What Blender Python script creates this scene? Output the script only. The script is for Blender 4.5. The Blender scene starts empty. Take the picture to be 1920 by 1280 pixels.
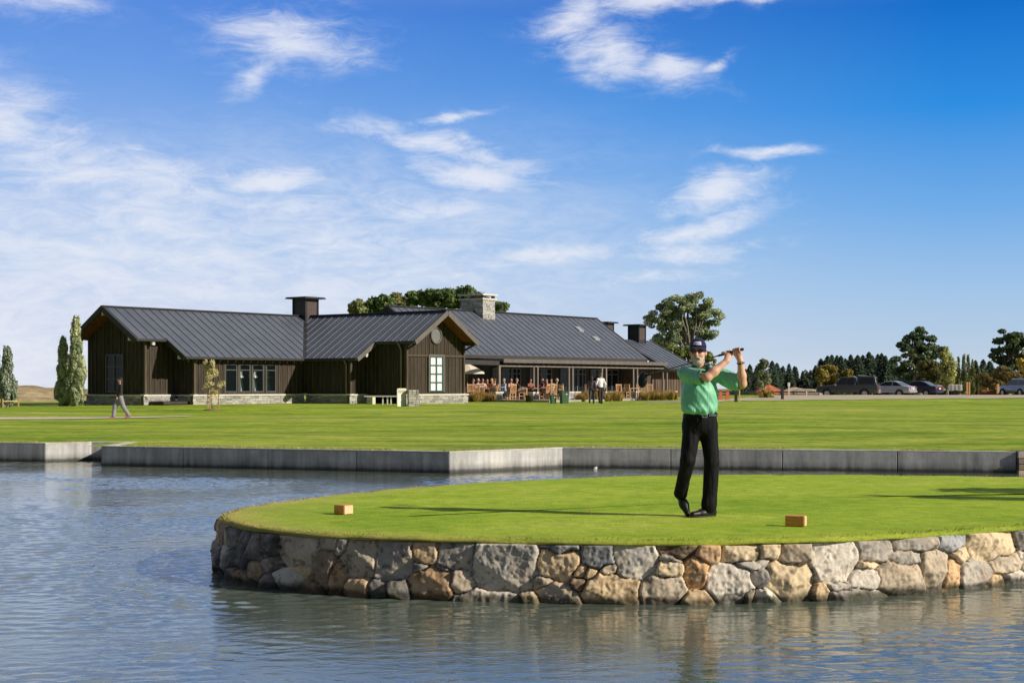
import bpy, math, random
import numpy as np
from mathutils import Vector, Matrix
R = math.radians
PI = math.pi
rng = np.random.default_rng(7)
random.seed(7)
SC = bpy.context.scene
COL = SC.collection

# ------------------------------------------------------------------ camera
F = 2850.0      # focal length in pixels of a 1920 px wide picture
HZ = 720.0      # horizon row
CZ = 1.86       # eye height over the water
cam_d = bpy.data.cameras.new("camera")
cam_d.sensor_width = 36.0
cam_d.lens = F / 1920.0 * 36.0
cam_d.shift_y = (HZ - 640.0) / 1920.0
cam_d.clip_start = 0.1
cam_d.clip_end = 12000.0
cam = bpy.data.objects.new("camera", cam_d)
COL.objects.link(cam)
cam.location = (0, 0, CZ)
cam.rotation_euler = (R(90), 0, 0)
SC.camera = cam

def at(x, y, Y):
    """point seen at pixel (x, y) at distance Y"""
    return np.array([(x - 960.0) / F * Y, Y, CZ - (y - HZ) / F * Y])
def ong(x, y, z):
    """point seen at pixel (x, y) on the level z"""
    Y = (CZ - z) * F / (y - HZ)
    return np.array([(x - 960.0) / F * Y, Y, z])

# ------------------------------------------------------------------ linking helpers
def tag(o, label=None, cat=None, group=None, kind=None):
    if label: o["label"] = label
    if cat: o["category"] = cat
    if group: o["group"] = group
    if kind: o["kind"] = kind
    return o
def thing(name, label, cat, loc=(0, 0, 0), rz=0.0, group=None):
    o = bpy.data.objects.new(name, None)
    o.empty_display_size = 0.2
    COL.objects.link(o)
    o.location = [float(c) for c in loc]
    o.rotation_euler = (0, 0, rz)
    return tag(o, label, cat, group)
def copy_tree(o, parent=None):
    c = o.copy()
    COL.objects.link(c)
    c.parent = parent
    for ch in list(o.children):
        copy_tree(ch, c)
    return c
def obj(name, verts, faces, mats, parent=None, smooth=False, mi=None, col=None):
    me = bpy.data.meshes.new(name)
    verts = np.asarray(verts, dtype=np.float64).reshape(-1, 3)
    if isinstance(faces, np.ndarray):
        n, k = faces.shape
        me.vertices.add(len(verts)); me.vertices.foreach_set("co", verts.ravel())
        me.loops.add(n * k); me.loops.foreach_set("vertex_index", faces.ravel().astype(np.int32))
        me.polygons.add(n)
        me.polygons.foreach_set("loop_start", np.arange(0, n * k, k, dtype=np.int32))
        me.polygons.foreach_set("loop_total", np.full(n, k, dtype=np.int32))
        me.update(calc_edges=True)
    else:
        me.from_pydata([tuple(v) for v in verts], [], [tuple(int(i) for i in f) for f in faces])
        me.update()
    if not isinstance(mats, (list, tuple)): mats = [mats]
    for m in mats: me.materials.append(m)
    if mi is not None: me.polygons.foreach_set("material_index", np.asarray(mi, dtype=np.int32))
    if smooth: me.polygons.foreach_set("use_smooth", np.ones(len(me.polygons), dtype=bool))
    if col is not None:
        col = np.asarray(col, dtype=np.float32)
        ca = me.color_attributes.new("Col", "FLOAT_COLOR", "POINT")
        c4 = np.ones((len(verts), 4), dtype=np.float32); c4[:, :3] = col
        ca.data.foreach_set("color", c4.ravel())
    o = bpy.data.objects.new(name, me)
    COL.objects.link(o)
    if parent is not None: o.parent = parent
    return o

class MB:
    """collects shapes that belong to ONE mesh"""
    def __init__(s): s.v = []; s.f = []; s.m = []; s.c = []; s.col = (1, 1, 1)
    def add(s, vs, fs, m=0):
        b = len(s.v)
        s.v += [tuple(float(c) for c in v) for v in vs]
        s.c += [s.col] * len(vs)
        for f in fs:
            s.f.append([i + b for i in f]); s.m.append(m)
        return s
    def box(s, lo, hi, m=0):
        x0, y0, z0 = lo; x1, y1, z1 = hi
        return s.add([(x0,y0,z0),(x1,y0,z0),(x1,y1,z0),(x0,y1,z0),(x0,y0,z1),(x1,y0,z1),(x1,y1,z1),(x0,y1,z1)],
            [(0,3,2,1),(4,5,6,7),(0,1,5,4),(1,2,6,5),(2,3,7,6),(3,0,4,7)], m)
    def cbox(s, c, d, m=0, bev=0.0):
        c = np.array(c, float); d = np.array(d, float) / 2
        if bev <= 0: return s.box(c - d, c + d, m)
        # chamfered box
        vs = []; idx = {}
        for sx in (-1, 1):
            for sy in (-1, 1):
                for sz in (-1, 1):
                    for k in range(3):
                        e = d - bev; e[k] = d[k]
                        idx[(sx, sy, sz, k)] = len(vs)
                        vs.append(c + np.array([sx, sy, sz]) * e)
        fs = []
        for k in range(3):
            a, b = [(1, 2), (0, 2), (0, 1)][k]
            for sg in (-1, 1):
                q = []
                for (p, r) in ((-1, -1), (1, -1), (1, 1), (-1, 1)):
                    t = [0, 0, 0]; t[k] = sg; t[a] = p; t[b] = r
                    q.append(idx[(*t, k)])
                fs.append(q)
        for k in range(3):
            a, b = [(1, 2), (0, 2), (0, 1)][k]
            for p in (-1, 1):
                for r in (-1, 1):
                    t0 = [0, 0, 0]; t0[k] = -1; t0[a] = p; t0[b] = r
                    t1 = list(t0); t1[k] = 1
                    fs.append([idx[(*t0, a)], idx[(*t1, a)], idx[(*t1, b)], idx[(*t0, b)]])
        for sx in (-1, 1):
            for sy in (-1, 1):
                for sz in (-1, 1):
                    fs.append([idx[(sx, sy, sz, k)] for k in range(3)])
        return s.add(vs, fs, m)
    def bar(s, p0, p1, w, h=None, up=(0, 0, 1), m=0):
        """rectangular bar between two points"""
        h = w if h is None else h
        p0 = np.array(p0, float); p1 = np.array(p1, float)
        d = p1 - p0; d /= np.linalg.norm(d) + 1e-9
        a = np.cross(d, up)
        if np.linalg.norm(a) < 1e-4: a = np.cross(d, (1, 0, 0))
        a /= np.linalg.norm(a); b = np.cross(a, d)
        vs = []
        for p in (p0, p1):
            for (i, j) in ((-1, -1), (1, -1), (1, 1), (-1, 1)): vs.append(p + a * i * w / 2 + b * j * h / 2)
        return s.add(vs, [(0,1,2,3),(7,6,5,4),(0,4,5,1),(1,5,6,2),(2,6,7,3),(3,7,4,0)], m)
    def tube(s, pts, rad, n=8, m=0, cap=True):
        pts = [np.array(p, float) for p in pts]
        if np.isscalar(rad): rad = [rad] * len(pts)
        vs = []; a = None
        for i, p in enumerate(pts):
            d = pts[min(i + 1, len(pts) - 1)] - pts[max(i - 1, 0)]
            d /= np.linalg.norm(d) + 1e-9
            if a is None:
                a = np.cross(d, (0, 0, 1))
                if np.linalg.norm(a) < 1e-3: a = np.cross(d, (1, 0, 0))
            a = a - d * np.dot(a, d); a /= np.linalg.norm(a) + 1e-9
            b = np.cross(d, a)
            for k in range(n):
                t = 2 * PI * k / n
                vs.append(p + (a * math.cos(t) + b * math.sin(t)) * rad[i])
        fs = []
        for i in range(len(pts) - 1):
            for k in range(n):
                k2 = (k + 1) % n
                fs.append((i*n+k, i*n+k2, (i+1)*n+k2, (i+1)*n+k))
        if cap:
            fs.append(tuple(range(n))[::-1]); fs.append(tuple((len(pts)-1)*n + k for k in range(n)))
        return s.add(vs, fs, m)
    def lathe(s, prof, c=(0, 0, 0), n=16, m=0):
        return s.tube([(c[0], c[1], c[2] + z) for r, z in prof], [max(r, 1e-4) for r, z in prof], n, m)
    def prism(s, poly, y0, y1, ax=1, m=0):
        """extrude a polygon given in the two other axes along axis ax"""
        n = len(poly); vs = []
        for y in (y0, y1):
            for p in poly:
                q = [p[0], p[1]]; q.insert(ax, y); vs.append(q)
        fs = [tuple(range(n)), tuple(range(n, 2*n))[::-1]]
        for i in range(n):
            j = (i + 1) % n
            fs.append((i, i + n, j + n, j))
        return s.add(vs, fs, m)
    def build(s, name, mats, parent=None, smooth=False, colors=False):
        o = obj(name, s.v, s.f, mats, parent, smooth, s.m, s.c if colors else None)
        return o
def fixn(o):
    import bmesh
    b = bmesh.new(); b.from_mesh(o.data)
    bmesh.ops.recalc_face_normals(b, faces=b.faces)
    b.to_mesh(o.data); b.free()
    return o
def bevel(o, w=0.01, seg=2, angle=40):
    md = o.modifiers.new("bevel", "BEVEL"); md.width = w; md.segments = seg
    md.limit_method = "ANGLE"; md.angle_limit = R(angle)
    return o

# ------------------------------------------------------------------ materials
def lin(r, g, b):
    f = lambda c: (c / 255.0 / 12.92) if c / 255.0 <= 0.04045 else ((c / 255.0 + 0.055) / 1.055) ** 2.4
    return (f(r), f(g), f(b))
def newmat(name):
    m = bpy.data.materials.new(name); m.use_nodes = True
    nt = m.node_tree
    return m, nt, nt.nodes["Principled BSDF"]
class N:
    """small helper for writing node trees"""
    def __init__(s, nt): s.nt = nt
    def n(s, typ, **kw):
        o = s.nt.nodes.new(typ)
        for k, v in kw.items(): setattr(o, k, v)
        return o
    def l(s, a, b): s.nt.links.new(a, b)
    def val(s, sock, v):
        if hasattr(v, "node"): s.l(v, sock)
        else: sock.default_value = v
    def math(s, op, a, b=None, c=None, clamp=False):
        o = s.n("ShaderNodeMath", operation=op, use_clamp=clamp)
        s.val(o.inputs[0], a)
        if b is not None: s.val(o.inputs[1], b)
        if c is not None: s.val(o.inputs[2], c)
        return o.outputs[0]
    def coord(s, kind="Object", scale=(1, 1, 1), rot=(0, 0, 0)):
        t = s.n("ShaderNodeTexCoord"); mp = s.n("ShaderNodeMapping")
        mp.inputs["Scale"].default_value = scale; mp.inputs["Rotation"].default_value = rot
        s.l(t.outputs[kind], mp.inputs[0]); return mp.outputs[0]
    def noise(s, vec, scale, detail=4, rough=0.55, dist=0.0):
        o = s.n("ShaderNodeTexNoise")
        o.inputs["Scale"].default_value = scale; o.inputs["Detail"].default_value = detail
        o.inputs["Roughness"].default_value = rough; o.inputs["Distortion"].default_value = dist
        if vec is not None: s.l(vec, o.inputs["Vector"])
        return o.outputs["Fac"]
    def ramp(s, fac, stops, interp="LINEAR"):
        o = s.n("ShaderNodeValToRGB"); cr = o.color_ramp; cr.interpolation = interp
        while len(cr.elements) < len(stops): cr.elements.new(0.5)
        for e, (p, c) in zip(cr.elements, stops):
            e.position = p; e.color = (*c[:3], 1) if not np.isscalar(c) else (c, c, c, 1)
        s.l(fac, o.inputs[0]); return o.outputs[0]
    def mix(s, fac, a, b, mode="MIX"):
        o = s.n("ShaderNodeMix", data_type="RGBA", blend_type=mode)
        s.val(o.inputs[0], fac)
        for i, v in ((6, a), (7, b)):
            if hasattr(v, "node"): s.l(v, o.inputs[i])
            else: o.inputs[i].default_value = (*v[:3], 1)
        return o.outputs[2]
    def bump(s, h, strength=0.3, dist=0.02, normal=None):
        o = s.n("ShaderNodeBump"); o.inputs["Strength"].default_value = strength
        o.inputs["Distance"].default_value = dist
        s.l(h, o.inputs["Height"])
        if normal is not None: s.l(normal, o.inputs["Normal"])
        return o.outputs[0]
def simple(name, c, rough=0.6, var=0.18, vscale=6.0, bump=0.0, bscale=40.0, metal=0.0, spec=0.5, stretch=(1, 1, 1), bdist=0.01, grime=0.0):
    m, nt, p = newmat(name); g = N(nt)
    v = g.coord("Object", stretch)
    f = g.noise(v, vscale, 5, 0.6)
    lo = tuple(x * (1 - var) for x in c); hi = tuple(min(1, x * (1 + var)) for x in c)
    colr = g.ramp(f, [(0.3, lo), (0.7, hi)])
    if grime > 0:
        f2 = g.noise(v, vscale * 0.23, 6, 0.65)
        colr = g.mix(g.ramp(f2, [(0.45, 0.0), (0.7, grime)]), colr, tuple(x * 0.45 for x in c))
    g.l(colr, p.inputs["Base Color"])
    p.inputs["Roughness"].default_value = rough; p.inputs["Metallic"].default_value = metal
    p.inputs["Specular IOR Level"].default_value = spec
    if bump > 0:
        g.l(g.bump(g.noise(v, bscale, 4, 0.6), bump, bdist), p.inputs["Normal"])
    return m
def vcol_mat(name, rough=0.8, transl=0.0, var=0.2, vscale=30.0, bump=0.0, bscale=60, bdist=0.01, spec=0.3):
    m, nt, p = newmat(name); g = N(nt)
    a = g.n("ShaderNodeAttribute", attribute_name="Col")
    v = g.coord("Object")
    f = g.ramp(g.noise(v, vscale, 6, 0.65), [(0.25, 1 - var), (0.75, 1 + var)])
    c = g.mix(1.0, a.outputs["Color"], f, "MULTIPLY")
    g.l(c, p.inputs["Base Color"])
    p.inputs["Roughness"].default_value = rough; p.inputs["Specular IOR Level"].default_value = spec
    if bump > 0: g.l(g.bump(g.noise(v, bscale, 8, 0.7), bump, bdist), p.inputs["Normal"])
    if transl > 0:
        t = g.n("ShaderNodeBsdfTranslucent"); g.l(c, t.inputs[0])
        mx = g.n("ShaderNodeMixShader"); mx.inputs[0].default_value = transl
        g.l(p.outputs[0], mx.inputs[1]); g.l(t.outputs[0], mx.inputs[2])
        out = nt.nodes["Material Output"]; g.l(mx.outputs[0], out.inputs[0])
    return m

# ------------------------------------------------------------------ light and sky
SUN = np.array([0.938, -0.346, 0.0]); SUN /= np.linalg.norm(SUN)
ELEV = R(27.0)
sd = np.array([SUN[0] * math.cos(ELEV), SUN[1] * math.cos(ELEV), math.sin(ELEV)])
sun_d = bpy.data.lights.new("sun", "SUN"); sun_d.energy = 5.0; sun_d.angle = R(0.5); sun_d.color = (1.0, 0.90, 0.76)
sun = bpy.data.objects.new("sun", sun_d); COL.objects.link(sun)
sun.rotation_euler = Vector(tuple(sd)).to_track_quat("Z", "Y").to_euler()
sun.location = (30, -10, 40)

def build_world():
    w = bpy.data.worlds.new("World"); SC.world = w; w.use_nodes = True
    nt = w.node_tree; g = N(nt); bg = nt.nodes["Background"]
    sky = g.n("ShaderNodeTexSky", sky_type="NISHITA"); sky.sun_disc = False
    sky.sun_elevation = ELEV; sky.sun_rotation = math.atan2(SUN[0], SUN[1]); sky.altitude = 50
    sky.air_density = 1.0; sky.dust_density = 0.4; sky.ozone_density = 2.0
    tc = g.n("ShaderNodeTexCoord"); sep = g.n("ShaderNodeSeparateXYZ"); g.l(tc.outputs["Generated"], sep.inputs[0])
    x, y, z = sep.outputs
    az = g.math("ARCTAN2", x, y)                     # 0 straight ahead, + to the right
    hor = g.math("SQRT", g.math("ADD", g.math("MULTIPLY", x, x), g.math("MULTIPLY", y, y)))
    el = g.math("ARCTAN2", z, hor)
    e1 = g.math("MULTIPLY", el, 1 / R(45.0), clamp=True)     # 0..1 over 45 degrees
    deg = lambda d: d / 45.0
    S = 20.0
    sc = lambda c: tuple(v * 1.0 for v in lin(*c))
    right = g.ramp(e1, [(0.0, sc((206, 217, 226))), (deg(1.2), sc((186, 206, 226))), (deg(3.5), sc((160, 196, 232))), (deg(6.5), sc((112, 172, 232))),
        (deg(10.0), sc((48, 142, 225))), (deg(14.3), sc((12, 104, 198))), (deg(20), sc((96, 148, 204))), (deg(30), sc((24, 80, 165)))])
    left = g.ramp(e1, [(0.0, sc((214, 220, 236))), (deg(2.0), sc((203, 214, 237))), (deg(5), sc((180, 204, 238))), (deg(8.5), sc((138, 178, 234))),
        (deg(11.5), sc((108, 157, 229))), (deg(14.3), sc((82, 136, 222))), (deg(20), sc((104, 150, 206))), (deg(30), sc((26, 80, 165)))])
    fr = g.n("ShaderNodeMapRange"); fr.inputs[1].default_value = R(-14); fr.inputs[2].default_value = R(16); g.l(az, fr.inputs[0])
    grad = g.mix(fr.outputs[0], left, right)
    grad = g.mix(1.0, grad, (S, S, S), "MULTIPLY")
    up = g.n("ShaderNodeMapRange", interpolation_type="SMOOTHSTEP"); up.inputs[1].default_value = R(22); up.inputs[2].default_value = R(50); g.l(el, up.inputs[0])
    base = g.mix(up.outputs[0], grad, sky.outputs[0])
    # clouds: soft patches in (azimuth, elevation), broken up by stretched noise
    cmb = g.n("ShaderNodeCombineXYZ"); g.l(az, cmb.inputs[0]); g.l(el, cmb.inputs[1])
    def mapped(scale, rot):
        mp = g.n("ShaderNodeMapping"); mp.inputs["Scale"].default_value = scale; mp.inputs["Rotation"].default_value = (0, 0, rot)
        g.l(cmb.outputs[0], mp.inputs[0]); return mp.outputs[0]
    n1 = g.noise(mapped((1.0, 3.0, 1), R(-14)), 30, 14, 0.72, 1.1)
    n2 = g.noise(mapped((1.0, 3.0, 1), R(-24)), 10, 8, 0.62, 1.0)
    wn = g.n("ShaderNodeTexNoise"); wn.inputs["Scale"].default_value = 14; wn.inputs["Detail"].default_value = 5
    g.l(mapped((1, 1.6, 1), 0), wn.inputs["Vector"])
    sw = g.n("ShaderNodeSeparateColor"); g.l(wn.outputs["Color"], sw.inputs[0])
    azw = g.math("ADD", az, g.math("MULTIPLY", g.math("SUBTRACT", sw.outputs[0], 0.5), 0.05))
    elw = g.math("ADD", el, g.math("MULTIPLY", g.math("SUBTRACT", sw.outputs[1], 0.5), 0.035))
    blobs = [  # px, py, half width, half height, tilt, weight
        (1090, 50, 95, 30, 8, 1.08), (1230, 28, 160, 22, 12, 1.08), (1420, 8, 170, 12, 5, 0.98),
        (1140, 112, 85, 40, -8, 1.13), (1250, 138, 90, 22, -14, 1.03), (1345, 140, 40, 13, 35, 0.88),
        (560, 95, 140, 48, -4, 1.03), (490, 150, 80, 26, 35, 0.78), (650, 92, 80, 14, -10, 0.68), (540, 8, 160, 16, 0, 0.68), (80, 35, 150, 38, -8, 0.78),
        (60, 250, 160, 70, -25, 0.97), (230, 345, 260, 55, -6, 0.97), (510, 332, 120, 26, 8, 1.12), (330, 420, 330, 60, 0, 0.82), (560, 385, 170, 45, 0, 0.82),
        (800, 265, 170, 26, -14, 1.07), (900, 320, 150, 28, -6, 1.17), (860, 228, 90, 10, 0, 0.72), (800, 395, 170, 45, 0, 0.82), (600, 460, 420, 55, 4, 0.77), (150, 480, 330, 70, 0, 0.72),
        (1000, 480, 190, 24, 4, 0.92), (850, 520, 330, 30, 0, 0.67), (300, 600, 420, 50, 0, 0.52),
        (1415, 288, 95, 14, 6, 1.07), (1345, 358, 105, 32, 14, 1.12), (1290, 432, 140, 26, 14, 1.02), (1280, 470, 160, 22, 5, 0.87), (1200, 520, 240, 25, 3, 0.62)]
    cwn = g.n("ShaderNodeCombineXYZ"); g.l(azw, cwn.inputs[0]); g.l(elw, cwn.inputs[1]); cw = cwn.outputs[0]
    tot = None
    for (px, py, hw, hh, tilt, wt) in blobs:
        mp = g.n("ShaderNodeMapping", vector_type="TEXTURE"); mp.inputs["Location"].default_value = ((px - 960) / F, (HZ - py) / F, 0)
        mp.inputs["Rotation"].default_value = (0, 0, R(tilt)); mp.inputs["Scale"].default_value = (hw * 2.5 / F, hh * 2.7 / F, 1)
        g.l(cw, mp.inputs[0]); gr = g.n("ShaderNodeTexGradient", gradient_type="QUADRATIC_SPHERE"); g.l(mp.outputs[0], gr.inputs[0])
        e = g.math("MULTIPLY", gr.outputs["Fac"], wt * 1.25)
        tot = e if tot is None else g.math("MAXIMUM", tot, e)
    nn = g.math("ADD", g.math("MULTIPLY", n1, 0.55), g.math("MULTIPLY", n2, 0.45))
    body = g.math("ADD", tot, g.math("MULTIPLY", g.math("SUBTRACT", nn, 0.5), 3.1))
    cm = g.n("ShaderNodeMapRange", interpolation_type="SMOOTHSTEP"); cm.inputs[1].default_value = 0.06; cm.inputs[2].default_value = 1.42; g.l(body, cm.inputs[0])
    dens = g.math("MULTIPLY", cm.outputs[0], g.math("MINIMUM", g.math("MULTIPLY", tot, 1.6), 1.0))
    # broad thin veil low on the left
    vx = g.n("ShaderNodeMapRange", interpolation_type="SMOOTHSTEP"); vx.inputs[1].default_value = 620 / F; vx.inputs[2].default_value = -420 / F; g.l(azw, vx.inputs[0])
    vy = g.n("ShaderNodeMapRange", interpolation_type="SMOOTHSTEP"); vy.inputs[1].default_value = 560 / F; vy.inputs[2].default_value = 240 / F; g.l(elw, vy.inputs[0])
    vn = g.n("ShaderNodeMapRange", interpolation_type="SMOOTHSTEP"); vn.inputs[1].default_value = 0.32; vn.inputs[2].default_value = 0.66; vn.inputs[3].default_value = 0.10; g.l(nn, vn.inputs[0])
    veil = g.math("MULTIPLY", g.math("MULTIPLY", vx.outputs[0], vy.outputs[0]), g.math("MULTIPLY", vn.outputs[0], 0.85))
    dens = g.math("MAXIMUM", dens, veil)
    # scattered thin cloud elsewhere in the sky
    far = g.n("ShaderNodeMapRange", interpolation_type="SMOOTHSTEP"); far.inputs[1].default_value = 0.52; far.inputs[2].default_value = 0.8; far.inputs[4].default_value = 0.5
    g.l(n2, far.inputs[0])
    side = g.n("ShaderNodeMapRange"); side.inputs[1].default_value = R(19); side.inputs[2].default_value = R(30); g.l(g.math("ABSOLUTE", az), side.inputs[0])
    dens = g.math("MAXIMUM", dens, g.math("MULTIPLY", far.outputs[0], side.outputs[0]))
    cl = tuple(v * S for v in lin(238, 240, 248))
    # unseen high cloud added to brighten the water; sky dimmed behind to cut fill
    hi = g.n("ShaderNodeMapRange", interpolation_type="SMOOTHSTEP"); hi.inputs[1].default_value = R(13.5); hi.inputs[2].default_value = R(17.5); g.l(el, hi.inputs[0])
    hn = g.n("ShaderNodeMapRange", interpolation_type="SMOOTHSTEP"); hn.inputs[1].default_value = 0.30; hn.inputs[2].default_value = 0.70; hn.inputs[3].default_value = 0.42; hn.inputs[4].default_value = 0.85; g.l(n2, hn.inputs[0])
    dens = g.math("MAXIMUM", dens, g.math("MULTIPLY", hi.outputs[0], hn.outputs[0]))
    colr = g.mix(g.math("MULTIPLY", dens, 0.82), base, cl)
    bk = g.n("ShaderNodeMapRange", interpolation_type="SMOOTHSTEP"); bk.inputs[1].default_value = R(35); bk.inputs[2].default_value = R(100); bk.inputs[3].default_value = 1.0; bk.inputs[4].default_value = 0.30
    g.l(g.math("ABSOLUTE", az), bk.inputs[0]); colr = g.mix(1.0, colr, bk.outputs[0], "MULTIPLY")
    zd = g.n("ShaderNodeMapRange", interpolation_type="SMOOTHSTEP"); zd.inputs[1].default_value = R(30); zd.inputs[2].default_value = R(65); zd.inputs[3].default_value = 1.0; zd.inputs[4].default_value = 0.35
    g.l(el, zd.inputs[0]); colr = g.mix(1.0, colr, zd.outputs[0], "MULTIPLY")
    g.l(colr, bg.inputs[0]); bg.inputs[1].default_value = 0.05
build_world()
SC.view_settings.view_transform = "Standard"; SC.view_settings.look = "None"
SC.view_settings.exposure = 0; SC.view_settings.gamma = 1

# ------------------------------------------------------------------ implicit surfaces (bodies, clothes)
class SDF:
    def __init__(s, lo, hi, res):
        s.lo = np.array(lo, float); s.res = res
        n = np.ceil((np.array(hi, float) - s.lo) / res).astype(int) + 1
        s.n = n; s.f = np.full(n, 1.0, dtype=np.float32)
    def _sub(s, lo, hi, pad):
        a = np.maximum(np.floor((np.array(lo) - pad - s.lo) / s.res).astype(int), 0)
        b = np.minimum(np.ceil((np.array(hi) + pad - s.lo) / s.res).astype(int) + 1, s.n)
        if np.any(b <= a): return None, None
        ax = [s.lo[i] + s.res * np.arange(a[i], b[i]) for i in range(3)]
        X, Y, Z = np.meshgrid(*ax, indexing="ij", sparse=True)
        return (slice(a[0], b[0]), slice(a[1], b[1]), slice(a[2], b[2])), (X, Y, Z)
    def _mix(s, sl, d, k, sub=False):
        a = s.f[sl]
        d = d.astype(np.float32)
        if sub:
            d = -d; h = np.maximum(k - np.abs(a - d), 0) / k; s.f[sl] = np.maximum(a, d) + h * h * k * 0.25
        else:
            h = np.maximum(k - np.abs(a - d), 0) / k; s.f[sl] = np.minimum(a, d) - h * h * k * 0.25
    def cone(s, p0, p1, r0, r1, k=0.02, sub=False, flat=None):
        p0 = np.array(p0, float); p1 = np.array(p1, float); m = max(r0, r1)
        sl, g = s._sub(np.minimum(p0, p1) - m, np.maximum(p0, p1) + m, k + 3 * s.res)
        if sl is None: return s
        X, Y, Z = g; d = p1 - p0; L = max(np.dot(d, d), 1e-9)
        x, y, z = X - p0[0], Y - p0[1], Z - p0[2]
        t = np.clip((x * d[0] + y * d[1] + z * d[2]) / L, 0, 1)
        q = np.sqrt((x - t * d[0])**2 + (y - t * d[1])**2 + (z - t * d[2])**2) - (r0 + (r1 - r0) * t)
        s._mix(sl, q, k, sub); return s
    def ell(s, c, r, k=0.02, rot=None, sub=False):
        c = np.array(c, float); r = np.array(r, float); m = r.max() * np.ones(3)
        sl, g = s._sub(c - m, c + m, k + 3 * s.res)
        if sl is None: return s
        x, y, z = g[0] - c[0], g[1] - c[1], g[2] - c[2]
        if rot is not None:
            M = np.array(rot)   # rows: local axes
            x, y, z = (M[0,0]*x+M[0,1]*y+M[0,2]*z), (M[1,0]*x+M[1,1]*y+M[1,2]*z), (M[2,0]*x+M[2,1]*y+M[2,2]*z)
        k0 = np.sqrt((x/r[0])**2 + (y/r[1])**2 + (z/r[2])**2)
        k1 = np.sqrt((x/r[0]**2)**2 + (y/r[1]**2)**2 + (z/r[2]**2)**2) + 1e-6
        s._mix(sl, k0 * (k0 - 1) / k1, k, sub); return s
    def cut(s, p, n, keep_below=True):
        """keep the side of the plane the normal points away from"""
        X, Y, Z = np.meshgrid(*[s.lo[i] + s.res * np.arange(s.n[i]) for i in range(3)], indexing="ij", sparse=True)
        n = np.array(n, float); n /= np.linalg.norm(n)
        d = (X - p[0]) * n[0] + (Y - p[1]) * n[1] + (Z - p[2]) * n[2]
        s.f = np.maximum(s.f, d.astype(np.float32)); return s
    def mesh(s):
        f = s.f.copy()
        f[0], f[-1] = 1, 1; f[:, 0], f[:, -1] = 1, 1; f[:, :, 0], f[:, :, -1] = 1, 1
        ins = f < 0
        nx, ny, nz = f.shape
        cell = np.zeros((nx-1, ny-1, nz-1), dtype=np.int8)
        for i in (0, 1):
            for j in (0, 1):
                for k in (0, 1): cell += ins[i:nx-1+i, j:ny-1+j, k:nz-1+k]
        act = (cell > 0) & (cell < 8)
        idx = -np.ones(act.shape, dtype=np.int64); ci = np.argwhere(act); idx[act] = np.arange(len(ci))
        acc = np.zeros((len(ci), 3)); cnt = np.zeros(len(ci))
        cor = [(i, j, k) for i in (0, 1) for j in (0, 1) for k in (0, 1)]
        vals = {c: f[ci[:, 0]+c[0], ci[:, 1]+c[1], ci[:, 2]+c[2]].astype(np.float64) for c in cor}
        for a in cor:
            for ax in range(3):
                if a[ax] == 0:
                    b = list(a); b[ax] = 1; b = tuple(b)
                    va, vb = vals[a], vals[b]; cr = (va < 0) != (vb < 0)
                    t = np.where(cr, va / np.where(cr, va - vb, 1), 0)
                    p = np.tile(np.array(a, float), (len(ci), 1)); p[:, ax] += t
                    acc[cr] += p[cr]; cnt[cr] += 1
        v = s.lo + s.res * (ci + acc / np.maximum(cnt, 1)[:, None])
        faces = []
        for ax in range(3):
            o1, o2 = [(1, 2), (2, 0), (0, 1)][ax]
            A = [slice(None)] * 3; B = [slice(None)] * 3; A[ax] = slice(0, -1); B[ax] = slice(1, None)
            cr = ins[tuple(A)] != ins[tuple(B)]
            e = np.argwhere(cr); e = e[(e[:, o1] > 0) & (e[:, o2] > 0)]
            fl = ins[tuple(A)][e[:, 0], e[:, 1], e[:, 2]]
            qs = []
            for (p, q) in ((-1, -1), (0, -1), (0, 0), (-1, 0)):
                c = e.copy(); c[:, o1] += p; c[:, o2] += q
                ok = np.all(c < np.array(idx.shape), axis=1)
                c = np.minimum(c, np.array(idx.shape) - 1)
                qs.append(np.where(ok, idx[c[:, 0], c[:, 1], c[:, 2]], -1))
            q = np.stack(qs, 1); good = np.all(q >= 0, axis=1); q = q[good]; fl = fl[good]
            q[~fl] = q[~fl][:, ::-1]
            faces.append(q)
        return v, np.concatenate(faces)
def vnormals(v, f):
    n = np.zeros_like(v)
    fn = np.cross(v[f[:, 2]] - v[f[:, 0]], v[f[:, 3]] - v[f[:, 1]])
    for i in range(4): np.add.at(n, f[:, i], fn)
    return n / (np.linalg.norm(n, axis=1)[:, None] + 1e-12)
def smooth_mesh(v, f, it=2, lam=0.5):
    for _ in range(it):
        acc = np.zeros_like(v); c = np.zeros(len(v))
        for i in range(4):
            np.add.at(acc, f[:, i], v[f[:, (i+1) % 4]] + v[f[:, (i-1) % 4]]); np.add.at(c, f[:, i], 2)
        v = v + lam * (acc / np.maximum(c, 1)[:, None] - v)
    return v
_P = np.random.default_rng(3).random((64, 64, 64))
def vnoise(p):
    """value noise in [0,1] for an array of points"""
    p = np.asarray(p, float); i = np.floor(p).astype(int); t = p - i; t = t * t * (3 - 2 * t)
    r = 0
    for a in (0, 1):
        for b in (0, 1):
            for c in (0, 1):
                w = (t[:, 0] if a else 1 - t[:, 0]) * (t[:, 1] if b else 1 - t[:, 1]) * (t[:, 2] if c else 1 - t[:, 2])
                r = r + w * _P[(i[:, 0]+a) % 64, (i[:, 1]+b) % 64, (i[:, 2]+c) % 64]
    return r
def fbm(p, o=4):
    r = 0; a = 0.5
    for k in range(o):
        r = r + a * vnoise(np.asarray(p) * 2**k + 17.3 * k); a *= 0.5
    return r / (1 - 0.5**o)
def sst(a, b, x):
    t = np.clip((np.asarray(x, float) - a) / (b - a), 0, 1); return t * t * (3 - 2 * t)
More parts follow.
